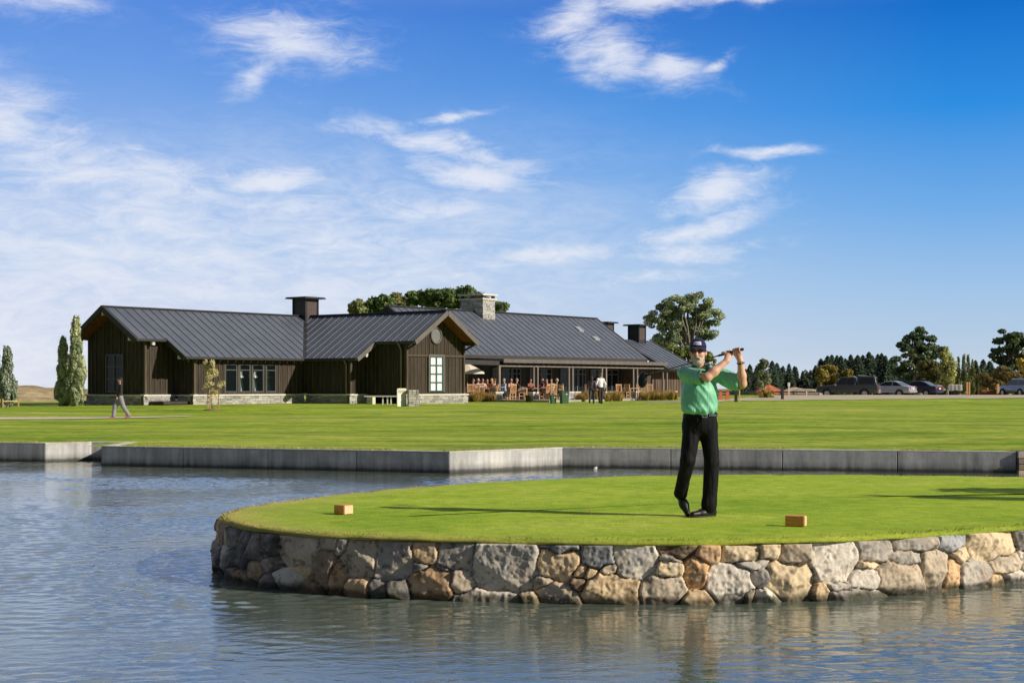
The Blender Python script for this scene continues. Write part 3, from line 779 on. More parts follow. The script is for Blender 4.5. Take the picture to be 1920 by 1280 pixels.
def build_stone_wall():
    fx = [p[0] for p in front_px]; fy = [p[1] for p in front_px]
    # image column -> arc length along the rim (front side)
    test = np.linspace(0, PER, 4000, endpoint=False); pr = rim(test) + rimn(test) * 0.05
    px = 960 + F * pr[:, 0] / pr[:, 1]
    frontmask = (test < PER * 0.45)
    i0 = 0
    sfront = test[frontmask]; pxf = px[frontmask]
    mono = np.maximum.accumulate(pxf)
    def s_of(x): return np.interp(x, mono, sfront)
    ytop = lambda x: np.interp(x, [405, 470, 520, 600, 700, 900, 1200, 1500, 1700, 1920, 2100], [968, 984, 991, 998, 1003, 1008, 1012, 1009, 999, 984, 972])
    ybot = lambda x: np.interp(x, [405, 520, 620, 700, 870, 1200, 1560, 1750, 1920, 2100], [1084, 1100, 1108, 1113, 1122, 1131, 1128, 1117, 1101, 1084])
    sites = []
    H = ZT - 0.03
    for (S, ox, oy, k) in ((S1, 380, 920, 0.375), (S2, 1100, 920, 0.427)):
        for (cx, cy, hw, hh, key) in S:
            x = ox + cx * k; y = oy + cy * k; 
            yt, yb = ytop(x), ybot(x)
            s = float(s_of(x)); dsdx = (float(s_of(x + 8)) - float(s_of(x - 8))) / 16
            if x < 480: dsdx = max(dsdx, 0.006); s = float(s_of(480)) - (480 - x) * 0.0088
            zz = (yb - y) / (yb - yt) * H
            sites.append((s, zz, hw * k * dsdx, hh * k / (yb - yt) * H, key))
    smin = min(q[0] for q in sites) - 0.12; smax = max(q[0] for q in sites)
    # random boulders for the rest of the rim
    keys = list(PALETTE); r2 = random.Random(5)
    s = smax + 0.15
    while s < PER + smin - 0.12:
        w = r2.uniform(0.10, 0.22)
        hsp = r2.uniform(0.2, 0.34)
        sites.append((s + w/2, hsp / 2, w/2 * 1.05, hsp / 2, r2.choice(keys))); sites.append((s + w/2 + r2.uniform(-.05, .05), (hsp + H) / 2, w/2, (H - hsp) / 2, r2.choice(keys)))
        s += w
    st = np.array([(a, b, max(c, 0.03), max(d, 0.025)) for a, b, c, d, _ in sites])
    cols = np.array([PALETTE[q[4]] for q in sites])
    ds = 0.0095; NS = int(PER / ds); NZ = 62
    ss = np.arange(NS) * (PER / NS); z = np.linspace(-0.10, ZT - 0.05, NZ)
    SS, ZZ = np.meshgrid(ss, z, indexing="ij")
    P3d = np.stack([SS * 1.0, ZZ, np.zeros_like(SS)], -1).reshape(-1, 3)
    wx = ((fbm(P3d * 9 + 3, 3) - 0.5) * 0.055).reshape(SS.shape); wz = ((fbm(P3d * 9 + 31, 3) - 0.5) * 0.055).reshape(SS.shape)
    A = SS + wx; B = ZZ + wz
    d1 = np.full(SS.shape, 9.0); d2 = np.full(SS.shape, 9.0); own = np.zeros(SS.shape, int)
    for i in range(len(st)):
        a, b, c, d = st[i]
        rad = c * 2.6 + 0.1
        lo = int((a - rad) / (PER / NS)); hi = int((a + rad) / (PER / NS)) + 1
        idx = np.arange(lo, hi)
        dd = A[idx % NS] - wx[idx % NS] * 0 - a; dd = (dd + PER / 2) % PER - PER / 2
        q = ((np.abs(dd) / c) ** 2.7 + (np.abs(B[idx % NS] - b) / d) ** 2.7) ** (1 / 2.7)
        # additive size keeps borders between big and small ones straight
        q = (q - 1) * min(c, d)
        D1 = d1[idx % NS]; D2 = d2[idx % NS]; O = own[idx % NS]
        new = q < D1
        D2 = np.where(new, D1, np.minimum(D2, q)); D1 = np.where(new, q, D1); O = np.where(new, i, O)
        d1[idx % NS] = D1; d2[idx % NS] = D2; own[idx % NS] = O
    edge = (d2 - d1) * 0.5
    edge = np.minimum(edge, 0.06 - d1 * 0.6)
    prof = np.clip(edge / 0.0125, 0, 1); prof = np.sqrt(1 - (1 - prof) ** 2)
    rs = np.random.default_rng(11); tilt = rs.normal(0, 0.20, (len(st), 2)); lift = rs.uniform(-0.012, 0.022, len(st)); shade = rs.uniform(0.82, 1.15, len(st)); off = rs.uniform(0, 50, (len(st), 3))
    da = (SS - st[own, 0] + PER / 2) % PER - PER / 2; db = ZZ - st[own, 1]
    # every boulder: a tilted face, broken by two bevel planes, and rough relief
    face = np.minimum(lift[own] + da * tilt[own, 0] + db * tilt[own, 1], lift[own] + 0.03 - da * tilt[own, 1] * 1.4 - db * 0.35 * np.sign(tilt[own, 0]))
    face = np.minimum(face, lift[own] + 0.045 + da * tilt[own, 1] * 1.6 + db * (0.5 + np.abs(tilt[own, 0])))
    Pn = np.stack([SS, ZZ, off[own, 0]], -1).reshape(-1, 3) + off[own].reshape(-1, 3)
    rel = ((np.abs(fbm(Pn * 6.5, 4) - 0.5) * 2).reshape(SS.shape)) * 0.030 + ((np.abs(fbm(Pn * 20, 4) - 0.5) * 2).reshape(SS.shape)) * 0.022
    depth = -0.05 + prof * (0.095 + np.clip(face, -0.05, 0.06)) - rel * prof
    mort = sst(0.55, 0.15, prof)
    c = cols[own] * shade[own][..., None] * np.array([1.85, 1.76, 1.62])
    f1 = fbm(Pn * 7 + 5, 4).reshape(SS.shape); f2 = fbm(Pn * 22 + 9, 4).reshape(SS.shape)
    c = c * (0.55 + 0.9 * f1)[..., None]
    stain = sst(0.56, 0.70, fbm(Pn * 5 + 40, 4).reshape(SS.shape))[..., None]
    warm = np.array([0.40, 0.25, 0.12]); c = c * (1 - 0.22 * stain) + warm * 0.22 * stain * (0.6 + f2)[..., None]
    lich = sst(0.60, 0.72, f2)[..., None]; c = c * (1 - 0.4 * lich) + np.array([0.55, 0.53, 0.47]) * 0.4 * lich
    dark = sst(0.42, 0.30, f2)[..., None]; c = c / np.maximum(1.0, c.max(-1, keepdims=True) / 0.74) * (1 - 0.5 * dark)
    c = c * (1 - mort[..., None]) + np.array([0.022, 0.02, 0.018]) * mort[..., None]
    wet = sst(0.085, 0.03, ZZ + wz)[..., None]; c = c * (1 - 0.72 * wet)
    mossy = sst(0.11, 0.03, ZZ + wz * 2)[..., None] * sst(0.45, 0.6, f1)[..., None]; c = c * (1 - 0.5 * mossy) + np.array([0.07, 0.075, 0.03]) * 0.5 * mossy
    batter = (ZT - ZZ) * 0.10 + 0.02
    base = rim(SS); nr = rimn(SS)
    q = base + nr * (depth + batter)[..., None]
    V = np.concatenate([q, ZZ[..., None]], -1)
    # top ledge going inwards
    led = np.stack([np.column_stack([base[:, -1] + nr[:, -1] * (np.clip(depth[:, -1], -0.02, 0.1) * f + 0.0)[:, None], np.full(NS, zz) ]) for f, zz in ((0.5, ZT - 0.043), (-1.2, ZT - 0.045))], 1)
    V = np.concatenate([V, led], 1); C = np.concatenate([c, c[:, -1:], c[:, -1:] * 0.8], 1)
    m = V.shape[1]
    k = np.arange(NS)[:, None]; k2 = (k + 1) % NS; j = np.arange(m - 1)[None, :]
    Fq = np.stack([k*m+j, k2*m+j, k2*m+j+1, k*m+j+1], -1).reshape(-1, 4)
    mat = vcol_mat("boulder rock", 0.88, 0, 0.22, 45, 0.55, 110, 0.008)
    o = obj("stone_wall", V.reshape(-1, 3), Fq, mat, smooth=True, col=np.clip(C.reshape(-1, 3), 0, 1))
    tag(o, "wall of rough mixed boulders rising from the water around the tee", "wall")
build_stone_wall()

# wooden tee markers
def m_wood(name, c, scale=1.0, rough=0.6):
    m, nt, p = newmat(name); g = N(nt)
    v = g.coord("Object", (2 * scale, 14 * scale, 14 * scale))
    f = g.noise(v, 3.0, 6, 0.6, 1.2)
    g.l(g.ramp(f, [(0.25, tuple(x * 0.6 for x in c)), (0.7, tuple(min(1, x * 1.2) for x in c))]), p.inputs["Base Color"])
    p.inputs["Roughness"].default_value = rough; g.l(g.bump(f, 0.2, 0.004), p.inputs["Normal"])
    return m
M_PINE = m_wood("orange pine", (0.72, 0.30, 0.07), 2.0); M_PINE_LIT = m_wood("painted sunlit pine end", (0.92, 0.60, 0.36), 3.0)  # end colour paled to imitate sunlight on that side of the block
def marker(px, py, rz, L, W, H, label):
    b = ong(px, py, ZT)
    t = thing("tee_marker", label, "tee marker", b, rz, "wooden tee markers")
    mb = MB(); mb.cbox((0, 0, H/2 + 0.002), (L, W, H), bev=0.006); mb.build("block", M_PINE, t)
    mb = MB(); mb.cbox((L/2 + 0.001, 0, H/2 + 0.002), (0.006, W - 0.014, H - 0.014)); mb.build("end_face", M_PINE_LIT, t)
marker(644, 963.5, R(-40), 0.15, 0.13, 0.095, "orange wooden block tee marker near the narrow end of the tee")
marker(1492, 986, R(-22), 0.18, 0.10, 0.10, "brown wooden block tee marker on the grass to the right of the golfer")
b = ong(1107, 965, ZT); mb = MB(); mb.lathe([(0.002, 0), (0.003, 0.02), (0.004, 0.028), (0.011, 0.042), (0.012, 0.045), (0.001, 0.042)], (0, 0, 0), 10)
o = mb.build("golf_tee", simple("orange tee peg", (0.62, 0.25, 0.12), 0.5), None, True); o.location = b
tag(o, "tiny orange golf tee peg in the grass left of the golfer's feet", "golf tee")
# white float by the concrete wall
b = ong(1115, 880, 0)
mb = MB(); mb.cbox((0, 0, 0), (0.07, 0.05, 0.07), bev=0.01); mb.tube([(0, 0, 0.045), (0, 0, 0.06)], [0.02, 0.012], 8)
o = mb.build("float", simple("white foam", (0.85, 0.85, 0.82), 0.5, 0.05)); o.location = (b[0], b[1] - 0.25, 0.03); o.rotation_euler = (R(20), R(28), R(15))
tag(o, "small white float bobbing on the water below the concrete wall", "float")
# stone pier where the concrete ends on the right
def rubble(mb, lo, hi, step, seed, amp=0.03, pal=None):
    """rough masonry block: faces of random stones, all in one mesh"""
    r = random.Random(seed); pal = pal or [(0.42,0.40,0.36),(0.34,0.33,0.31),(0.50,0.47,0.40),(0.27,0.26,0.25),(0.46,0.40,0.31)]
    x0, y0, z0 = lo; x1, y1, z1 = hi
    mb.col = (0.10, 0.10, 0.095); mb.box((x0+.02, y0+.02, z0), (x1-.02, y1-.02, z1 - .005))
    def run(a0, a1, put):
        z = z0
        while z < z1 - 1e-3:
            h = min(r.uniform(0.6, 1.2) * step * 0.6, z1 - z)
            if z1 - z - h < step * 0.25: h = z1 - z
            a = a0
            while a < a1 - 1e-3:
                w = min(r.uniform(0.7, 1.8) * step, a1 - a)
                if a1 - a - w < step * 0.4: w = a1 - a
                c = r.choice(pal); k = r.uniform(0.8, 1.2); mb.col = tuple(min(1, q * k) for q in c)
                put(a + 0.012, a + w - 0.012, z + 0.01, z + h - 0.006, r.uniform(0, amp)); a += w
            z += h
    run(x0, x1, lambda a, b, c, d, e: mb.box((a, y0 - e, c), (b, y0 + 0.1, d)))
    run(x0, x1, lambda a, b, c, d, e: mb.box((a, y1 - 0.1, c), (b, y1 + e, d)))
    run(y0 + 0.1, y1 - 0.1, lambda a, b, c, d, e: mb.box((x0 - e, a, c), (x0 + 0.1, b, d)))
    run(y0 + 0.1, y1 - 0.1, lambda a, b, c, d, e: mb.box((x1 - 0.1, a, c), (x1 + e, b, d)))
    mb.col = (1, 1, 1); return mb
M_RUBBLE = vcol_mat("stacked fieldstone", 0.9, 0, 0.25, 12, 0.5, 50, 0.02)
mb = MB(); rubble(mb, (0, 0, -0.6), (5.0, 0.5, 0.47), 0.26, 4, 0.05, [(0.25,0.2,0.16),(0.33,0.29,0.25),(0.20,0.18,0.17),(0.38,0.31,0.24)])
o = mb.build("stone_wall", M_RUBBLE, None, colors=True); o.location = (P3[0] + 0.02, P3[1] - 0.05, 0); o.rotation_euler = (0, 0, R(9))
tag(o, "brown stone wall taking over where the grey concrete pond wall ends", "wall")
# ------------------------------------------------------------------ clubhouse
A_ = R(52.4); U2 = np.array([math.cos(A_), math.sin(A_)]); V2 = np.array([math.sin(A_), -math.cos(A_)])
BO = np.array([-13.31, 98.0])
def W(u, v, z=0.0): p = BO + U2 * u + V2 * v; return np.array([p[0], p[1], z])
ZR, SL, HW, HN, LA, LA1, LB, LB1 = 6.22, 0.627, 4.49, 2.93, 15.93, 13.77, 11.94, 8.80
# local frame of the clubhouse: x = along u, y = -v
def L(u, v, z): return (u, -v, z)

def m_roof():
    m, nt, p = newmat("grey standing seam metal"); g = N(nt)
    v = g.coord("Object"); f = g.noise(v, 0.8, 5, 0.6); f2 = g.noise(g.coord("Object", (2, 2, 8)), 2.5, 4, 0.6)
    c = g.ramp(f, [(0.3, (0.098, 0.116, 0.156)), (0.7, (0.136, 0.155, 0.198))])
    c = g.mix(1.0, c, g.ramp(f2, [(0.3, 0.80), (0.7, 1.15)]), "MULTIPLY")
    g.l(c, p.inputs["Base Color"]); p.inputs["Roughness"].default_value = 0.48; p.inputs["Metallic"].default_value = 0.15
    return m
def m_timber(name, c, rough=0.8):
    m, nt, p = newmat(name); g = N(nt)
    big = g.noise(g.coord("Object", (2.2, 2.2, 0.35)), 1.6, 5, 0.65); grain = g.noise(g.coord("Object", (26, 26, 1.2)), 1.0, 5, 0.65)
    k = g.ramp(big, [(0.28, tuple(x * 0.55 for x in c)), (0.55, c), (0.78, tuple(x * 1.45 for x in c))])
    k = g.mix(1.0, k, g.ramp(grain, [(0.3, 0.72), (0.7, 1.2)]), "MULTIPLY")
    g.l(k, p.inputs["Base Color"]); p.inputs["Roughness"].default_value = rough; p.inputs["Specular IOR Level"].default_value = 0.25
    g.l(g.bump(grain, 0.3, 0.01), p.inputs["Normal"]); return m
M_ROOF = m_roof()
M_SEAM = simple("seam metal", (0.130, 0.147, 0.185), 0.45, 0.12, 2, metal=0.15)
M_BOARD = m_timber("dark stained boards", (0.054, 0.043, 0.032))
M_BATTEN = m_timber("dark stained battens", (0.100, 0.078, 0.056))
M_SOFFIT = m_timber("red brown soffit", (0.20, 0.075, 0.045))
M_FASCIA = simple("weathered fascia board", (0.13, 0.115, 0.105), 0.6, 0.2, 2)
M_DARK = simple("blackened timber", (0.035, 0.032, 0.030), 0.7, 0.25, 2)
M_DARKMETAL = simple("black metal", (0.03, 0.03, 0.033), 0.45, 0.2, 2)
M_POST = m_timber("grey timber post", (0.23, 0.20, 0.17))
M_CAP = simple("pale stone cap", (0.66, 0.63, 0.56), 0.85, 0.12, 3, 0.3, 30)
M_TEAL = simple("teal paint", (0.045, 0.115, 0.12), 0.4, 0.1, 5)
M_LIGHTBOX = simple("pale painted timber end", (0.55, 0.56, 0.58), 0.6, 0.1)
M_SKYPANE = simple("pane with painted sky reflection", (0.80, 0.82, 0.84), 0.25, 0.04, 2)  # white colour stands in for bright sky reflected in the gable panes
M_ALU = simple("grey window frame", (0.075, 0.085, 0.09), 0.4, 0.1)
def m_glass(name, base, tr):
    m, nt, p = newmat(name); g = N(nt)
    p.inputs["Base Color"].default_value = (*base, 1); p.inputs["Roughness"].default_value = 0.03; p.inputs["Specular IOR Level"].default_value = 0.45
    f = g.noise(g.coord("Object"), 0.9, 2, 0.5); g.l(g.bump(f, 0.05, 0.05), p.inputs["Normal"])
    if tr > 0:
        t = g.n("ShaderNodeBsdfTransparent"); t.inputs[0].default_value = (0.75, 0.82, 0.82, 1)
        mx = g.n("ShaderNodeMixShader"); mx.inputs[0].default_value = tr
        g.l(p.outputs[0], mx.inputs[1]); g.l(t.outputs[0], mx.inputs[2]); g.l(mx.outputs[0], nt.nodes["Material Output"].inputs[0])
    return m
M_GLASS = m_glass("dark window glass", (0.012, 0.016, 0.02), 0.0)
M_GLASSC = m_glass("clear window glass", (0.02, 0.03, 0.035), 0.72)
M_STONE2 = vcol_mat("ledgestone cladding", 0.9, 0, 0.25, 8, 0.5, 40, 0.02)

CLUB = thing("clubhouse", "long dark timber clubhouse with grey metal gable roofs behind the lawn", "building", W(0, 0, 0), A_)

def slab(mb, poly, seams=None, th=0.16, m=(0, 2), edge=1):
    """roof plane from a list of local 3d points; top, underside and edges; seams = list of point pairs"""
    n = len(poly); top = [np.array(p, float) for p in poly]; bot = [p - np.array([0, 0, th]) for p in top]
    nrm = np.zeros(3)
    for i in range(n):
        a, b = top[i], top[(i + 1) % n]; nrm += np.cross(a, b)
    fl = nrm[2] < 0
    t = list(range(n)); b_ = list(range(n, 2 * n))
    mb.add(top + bot, [tuple(t[::-1]) if fl else tuple(t)], m[0]); k = len(mb.v) - 2 * n
    mb.f.append([k + i for i in (b_ if fl else b_[::-1])]); mb.m.append(m[1])
    for i in range(n):
        j = (i + 1) % n
        mb.f.append([k + i, k + n + i, k + n + j, k + j]); mb.m.append(edge)
def clip_scan(poly2, a):
    """span of the polygon (list of (a, d)) on the line a = const"""
    ds = []
    for i in range(len(poly2)):
        p, q = poly2[i], poly2[(i + 1) % len(poly2)]
        if (p[0] - a) * (q[0] - a) < 0: ds.append(p[1] + (q[1] - p[1]) * (a - p[0]) / (q[0] - p[0]))
    return (min(ds), max(ds)) if len(ds) >= 2 else None
def roof_plane(parent, poly, to3, step=0.6, th=0.16, name="roof", off=0.3):
    """poly in (along, down-slope distance); to3 maps to local 3d"""
    mb = MB(); slab(mb, [to3(*p) for p in poly], th=th)
    ro = mb.build(name, [M_ROOF, M_FASCIA, M_SOFFIT], parent); fixn(ro)
    sm = MB(); a0 = min(p[0] for p in poly); a1 = max(p[0] for p in poly); a = a0 + off * step
    while a < a1 - 0.02:
        sp = clip_scan(poly, a + 1e-4)
        if sp:
            p, q = np.array(to3(a, sp[0])), np.array(to3(a, sp[1]))
            sm.bar(p + (0, 0, 0.012), q + (0, 0, 0.012), 0.04, 0.055)
        a += step
    sm.build("standing_seams", M_SEAM, ro)
    return ro
# wing A (left), wing B (gable with the round window)
zA = lambda d: ZR - SL * d
roof_plane(CLUB, [(-LA, 0), (0, 0), (-HW, HW), (-LA1, HW), (-LA1, HN), (-LA, HN)], lambda u, d: L(u, d, zA(d)), 0.62)
roof_plane(CLUB, [(-LA, 0), (-LA, 2.02), (-15.2, 2.66), (-13, 2.9), (-13, HW), (HW, HW), (0, 0)], lambda u, d: L(u, -d, zA(d)), 0.62)
roof_plane(CLUB, [(0, 0), (LB, 0), (LB, HN), (LB1, HN), (LB1, HW), (HW, HW)], lambda v, d: L(-d, v, zA(d)), 0.62)
roof_plane(CLUB, [(0, 0), (LB, 0), (LB, HN), (5.0, HN), (5.0, HW), (-HW, HW)], lambda v, d: L(d, v, zA(d)), 0.62)
mb = MB()   # ridge and valley flashings
mb.bar(L(-LA, 0, ZR + 0.03), L(-0.0, 0, ZR + 0.03), 0.3, 0.07); mb.bar(L(0, 0.0, ZR + 0.032), L(0, LB, ZR + 0.032), 0.3, 0.07)
mb.bar(L(-0.1, 0.1, ZR - 0.03), L(-HW, HW, zA(HW) + 0.03), 0.22, 0.05)
mb.build("ridge_flashing", M_DARKMETAL, CLUB)
def rake(pts, w=0.07, h=0.26):
    mb = MB()
    for a, b in zip(pts[:-1], pts[1:]): mb.bar(np.array(a) - (0, 0, 0.1), np.array(b) - (0, 0, 0.1), w, h)
    return mb
e = 0.035
rake([L(-LA - e, HN, zA(HN)), L(-LA - e, 0, ZR), L(-LA - e, -2.02, zA(2.02)), L(-15.2 - e, -2.68, zA(2.66))], 0.07, 0.3).build("bargeboard", M_DARK, CLUB)
rake([L(-LA1 - e, HW, zA(HW)), L(-LA1 - e, HN - 0.1, zA(HN - 0.1))]).build("bargeboard", M_DARK, CLUB)
rake([L(-HN, LB + e, zA(HN)), L(0, LB + e, ZR), L(HN, LB + e, zA(HN))], 0.07, 0.28).build("bargeboard", M_FASCIA, CLUB)
rake([L(-HW, LB1 + e, zA(HW)), L(-HN + 0.1, LB1 + e, zA(HN - 0.1))]).build("bargeboard", M_FASCIA, CLUB)
def gutter(p, q):
    mb = MB(); mb.bar(np.array(p) - (0, 0, 0.07), np.array(q) - (0, 0, 0.07), 0.12, 0.13); mb.build("gutter", M_DARKMETAL, CLUB)
g_ = 0.06
gutter(L(-LA1, HW + g_, zA(HW)), L(-HW - g_, HW + g_, zA(HW))); gutter(L(-LA, HN + g_, zA(HN)), L(-LA1, HN + g_, zA(HN)))
gutter(L(-HW - g_, HW + g_, zA(HW)), L(-HW - g_, LB1, zA(HW))); gutter(L(-HN - g_, LB1, zA(HN)), L(-HN - g_, LB, zA(HN)))
# walls
WA, WN, WE, WE1, WBV, WBV1, WBH, WBW = 4.08, 2.52, -14.95, -12.75, 11.0, 7.86, 2.62, -4.08
ZS = 1.29      # top of the stone base
def wallrun(mb, a, b, z0, z1f, out, step=0.36, th=0.12, hole=[], bw=0.05, bd=0.035, mat=(0, 1)):
    """board and batten wall from a to b (local u,v); z1f(t) gives the top; out = outward normal (u,v); holes = (s0,s1,z0,z1)"""
    a = np.array(a, float); b = np.array(b, float); Ln = np.linalg.norm(b - a); d = (b - a) / Ln; o = np.array(out, float)
    P = lambda s, k, z: L(*(a + d * s + o * k), z)
    cuts = sorted(set([0, Ln] + [h[0] for h in hole] + [h[1] for h in hole] + ([Ln / 2] if abs(z1f(0.5) - 0.5 * (z1f(0) + z1f(1))) > 0.01 else [])))
    for s0, s1 in zip(cuts[:-1], cuts[1:]):
        hs = [h for h in hole if h[0] <= s0 + 1e-6 and h[1] >= s1 - 1e-6]
        za, zb = z1f(s0 / Ln), z1f(s1 / Ln)
        spans = [(z0, z0, za, zb)] if not hs else [(z0, z0, hs[0][2], hs[0][2]), (hs[0][3], hs[0][3], za, zb)]
        for (l0, l1, h0, h1) in spans:
            if h0 - l0 < 0.01 and h1 - l1 < 0.01: continue
            mb.add([P(s0, 0, l0), P(s1, 0, l1), P(s1, -th, l1), P(s0, -th, l0), P(s0, 0, h0), P(s1, 0, h1), P(s1, -th, h1), P(s0, -th, h0)],
                [(0,1,5,4),(2,3,7,6),(1,2,6,5),(3,0,4,7),(4,5,6,7),(3,2,1,0)], mat[0])
    n = max(1, int(round(Ln / step)))
    for i in range(n + 1):
        s = min(max(Ln * i / n, bw / 2), Ln - bw / 2); zt = z1f(s / Ln) - 0.02
        hs = [h for h in hole if h[0] - 0.03 < s < h[1] + 0.03]
        for (l, h) in ([(z0, zt)] if not hs else [(z0, hs[0][2]), (hs[0][3], zt)]):
            if h - l < 0.05: continue
            mb.add([P(s-bw/2, -0.01, l), P(s+bw/2, -0.01, l), P(s+bw/2, bd, l), P(s-bw/2, bd, l), P(s-bw/2, -0.01, h), P(s+bw/2, -0.01, h), P(s+bw/2, bd, h), P(s-bw/2, bd, h)],
                [(0,3,2,1),(4,5,6,7),(0,1,5,4),(1,2,6,5),(2,3,7,6),(3,0,4,7)], mat[1])
cst = lambda z: (lambda t: z)
gab = lambda h, w: (lambda t: ZR - 0.18 - SL * abs(t - 0.5) * 2 * w)
def wing_wall(*a, **k):
    mb = MB(); wallrun(mb, *a, **k); o = mb.build("wall", [M_BOARD, M_BATTEN], CLUB); fixn(o); return o
def su(u0, u): return u - u0
# A: facade with the gym windows
win = []
def u_at(x, v):   # u on the plane v = const seen at image column x
    k = (x - 960) / F; p = BO + V2 * v
    return (k * p[1] - p[0]) / (U2[0] - k * U2[1])
def v_at(x, u):
    k = (x - 960) / F; p = BO + U2 * u
    return (k * p[1] - p[0]) / (V2[0] - k * V2[1])
wx = [(422, 445), (449, 470), (473, 495), (499, 518)]
wins = [(u_at(a, WA), u_at(b, WA)) for a, b in wx]
ZW0, ZW1 = 1.40, 3.02
zwA = zA(WA) - 0.17
wing_wall((WE1, WA), (WBW, WA), ZS, cst(zwA), (0, 1), hole=[(a - WE1, b - WE1, ZW0, ZW1) for a, b in wins])
wing_wall((WE1, WN), (WE1, WA), ZS, lambda t: zA(WN + (WA - WN) * t) - 0.18, (-1, 0))
wing_wall((WE, WN), (WE1, WN), ZS, cst(zA(WN) - 0.17), (0, 1))
wing_wall((WE, -2.55), (WE, WN), ZS, lambda t: ZR - 0.19 - SL * abs(-2.55 + t * (WN + 2.55)), (-1, 0))
wing_wall((WBW, WA), (WBW, WBV1), ZS, cst(zwA), (-1, 0))
wing_wall((WBW, WBV1), (-WBH, WBV1), ZS, lambda t: zA(-(WBW + (-WBH - WBW) * t)) - 0.18, (0, 1))
wing_wall((-WBH, WBV1), (-WBH, WBV), ZS, cst(zA(WBH) - 0.17), (-1, 0))
wing_wall((-WBH, WBV), (WBH, WBV), ZS, gab(0, WBH), (0, 1))
wing_wall((WBH, WBV), (WBH, 3.0), ZS, cst(zA(WBH) - 0.17), (1, 0))
wing_wall((WE, -2.55), (4.2, -4.0), ZS, cst(zA(4.2)), (0, -1))
wing_wall((4.2, -4.0), (4.2, 3.0), ZS, cst(zA(4.2) - 0.1), (1, 0))
# gable trim, corner boards, band
mb = MB(); mb.bar(L(-WBH + .07, WBV + 0.05, 3.56), L(WBH - .07, WBV + 0.05, 3.56), 0.05, 0.12); mb.build("trim_board", M_BATTEN, CLUB)
for (u, v, z) in ((-WBH - .01, WBV + .02, zA(WBH) - .2), (WBH + .01, WBV + .02, zA(WBH) - .2), (WE1 - .01, WA + .02, zwA), (WE - .01, WN + .02, zA(WN) - .2), (WBW - .01, WBV1 + .02, zwA)):
    mb = MB(); mb.bar(L(u, v, ZS), L(u, v, z), 0.14, 0.14, (1, 0, 0)); mb.build("corner_board", M_BATTEN, CLUB)
# stone base
def base_run(a, b, out, seed, z0=0.35, name="stone_base", th=0.14):
    a = np.array(a, float); b = np.array(b, float); Ln = np.linalg.norm(b - a); d = (b - a) / Ln; o = np.array(out, float)
    r = random.Random(seed); mb = MB()
    P = lambda s, k, z: L(*(a + d * s + o * k), z)
    def blk(s0, s1, k0, k1, l, h, c):
        mb.col = c
        mb.add([P(s0, k0, l), P(s1, k0, l), P(s1, k1, l), P(s0, k1, l), P(s0, k0, h), P(s1, k0, h), P(s1, k1, h), P(s0, k1, h)],
            [(0,3,2,1),(4,5,6,7),(0,1,5,4),(1,2,6,5),(2,3,7,6),(3,0,4,7)])
    blk(0, Ln, -0.1, th - 0.03, z0, ZS - 0.1, (0.12, 0.12, 0.115))
    z = z0
    while z < ZS - 0.12:
        h = min(r.uniform(0.07, 0.15), ZS - 0.1 - z)
        if ZS - 0.1 - z - h < 0.05: h = ZS - 0.1 - z
        s = 0
        while s < Ln - 1e-3:
            w = min(r.uniform(0.18, 0.55), Ln - s)
            k = r.uniform(0.7, 1.2); c = r.choice([(0.36, 0.355, 0.33), (0.44, 0.43, 0.39), (0.30, 0.30, 0.29), (0.48, 0.45, 0.38), (0.40, 0.40, 0.39)])
            blk(s + 0.006, s + w - 0.006, 0, th + r.uniform(-0.015, 0.02), z + 0.005, z + h - 0.005, tuple(q * k for q in c)); s += w
        z += h
    o_ = mb.build(name, M_STONE2, CLUB, colors=True); fixn(o_)
    c = MB(); c.add([P(-0.02, -0.12, ZS - 0.1), P(Ln + 0.02, -0.12, ZS - 0.1), P(Ln + 0.02, th + 0.06, ZS - 0.1), P(-0.02, th + 0.06, ZS - 0.1), P(-0.02, -0.12, ZS + 0.003), P(Ln + 0.02, -0.12, ZS + 0.003), P(Ln + 0.02, th + 0.06, ZS - 0.02), P(-0.02, th + 0.06, ZS - 0.02)],
        [(0,3,2,1),(4,5,6,7),(0,1,5,4),(1,2,6,5),(2,3,7,6),(3,0,4,7)])
    fixn(c.build("stone_cap", M_CAP, o_))
base_run((WE1 - 0.2, WA), (WBW - 0.2, WA), (0, 1), 1)
base_run((WE1, WN + 0.3), (WE1, WA + 0.13), (-1, 0), 2)
base_run((WE - 0.2, WN), (WE1 - 0.16, WN), (0, 1), 3)
base_run((WE, -2.55), (WE, WN + 0.13), (-1, 0), 4)
base_run((WBW, WA + 0.22), (WBW, WBV1 + 0.13), (-1, 0), 5)
base_run((WBW - 0.2, WBV1), (-WBH - 0.22, WBV1), (0, 1), 6)
base_run((-WBH - 0.2, WBV), (WBH + 0.3, WBV), (0, 1), 8)
base_run((WBH, WBV + 0.13), (WBH, 3.0), (1, 0), 9)
# tall eight-pane window and the round louvre in the gable
mb = MB(); z0, z1, hwn = 1.45, 3.50, 0.585
wf = MB(); k = WBV + 0.06
for u in (-hwn, 0, hwn): wf.bar(L(u, k, z0), L(u, k, z1), 0.09, 0.085, (1, 0, 0))
for i in range(5): z = z0 + (z1 - z0) * i / 4; wf.bar(L(-hwn - .03, k, z), L(hwn + .03, k, z), 0.075, 0.075)
wfo = wf.build("window", M_TEAL, CLUB)
mb = MB(); mb.box(L(-hwn, WBV + 0.05, z0), L(hwn, WBV + 0.012, z1)); fixn(mb.build("pane", M_SKYPANE, wfo))
mb = MB(); 
for s in (-1, 1): mb.bar(L(s * (hwn + .1), k, z0 - .05), L(s * (hwn + .1), k, z1 + .05), 0.10, 0.1, (1, 0, 0))
mb.bar(L(-hwn - .15, k, z1 + .09), L(hwn + .15, k, z1 + .09), 0.1, 0.1)
mb.build("frame", M_FASCIA, wfo)
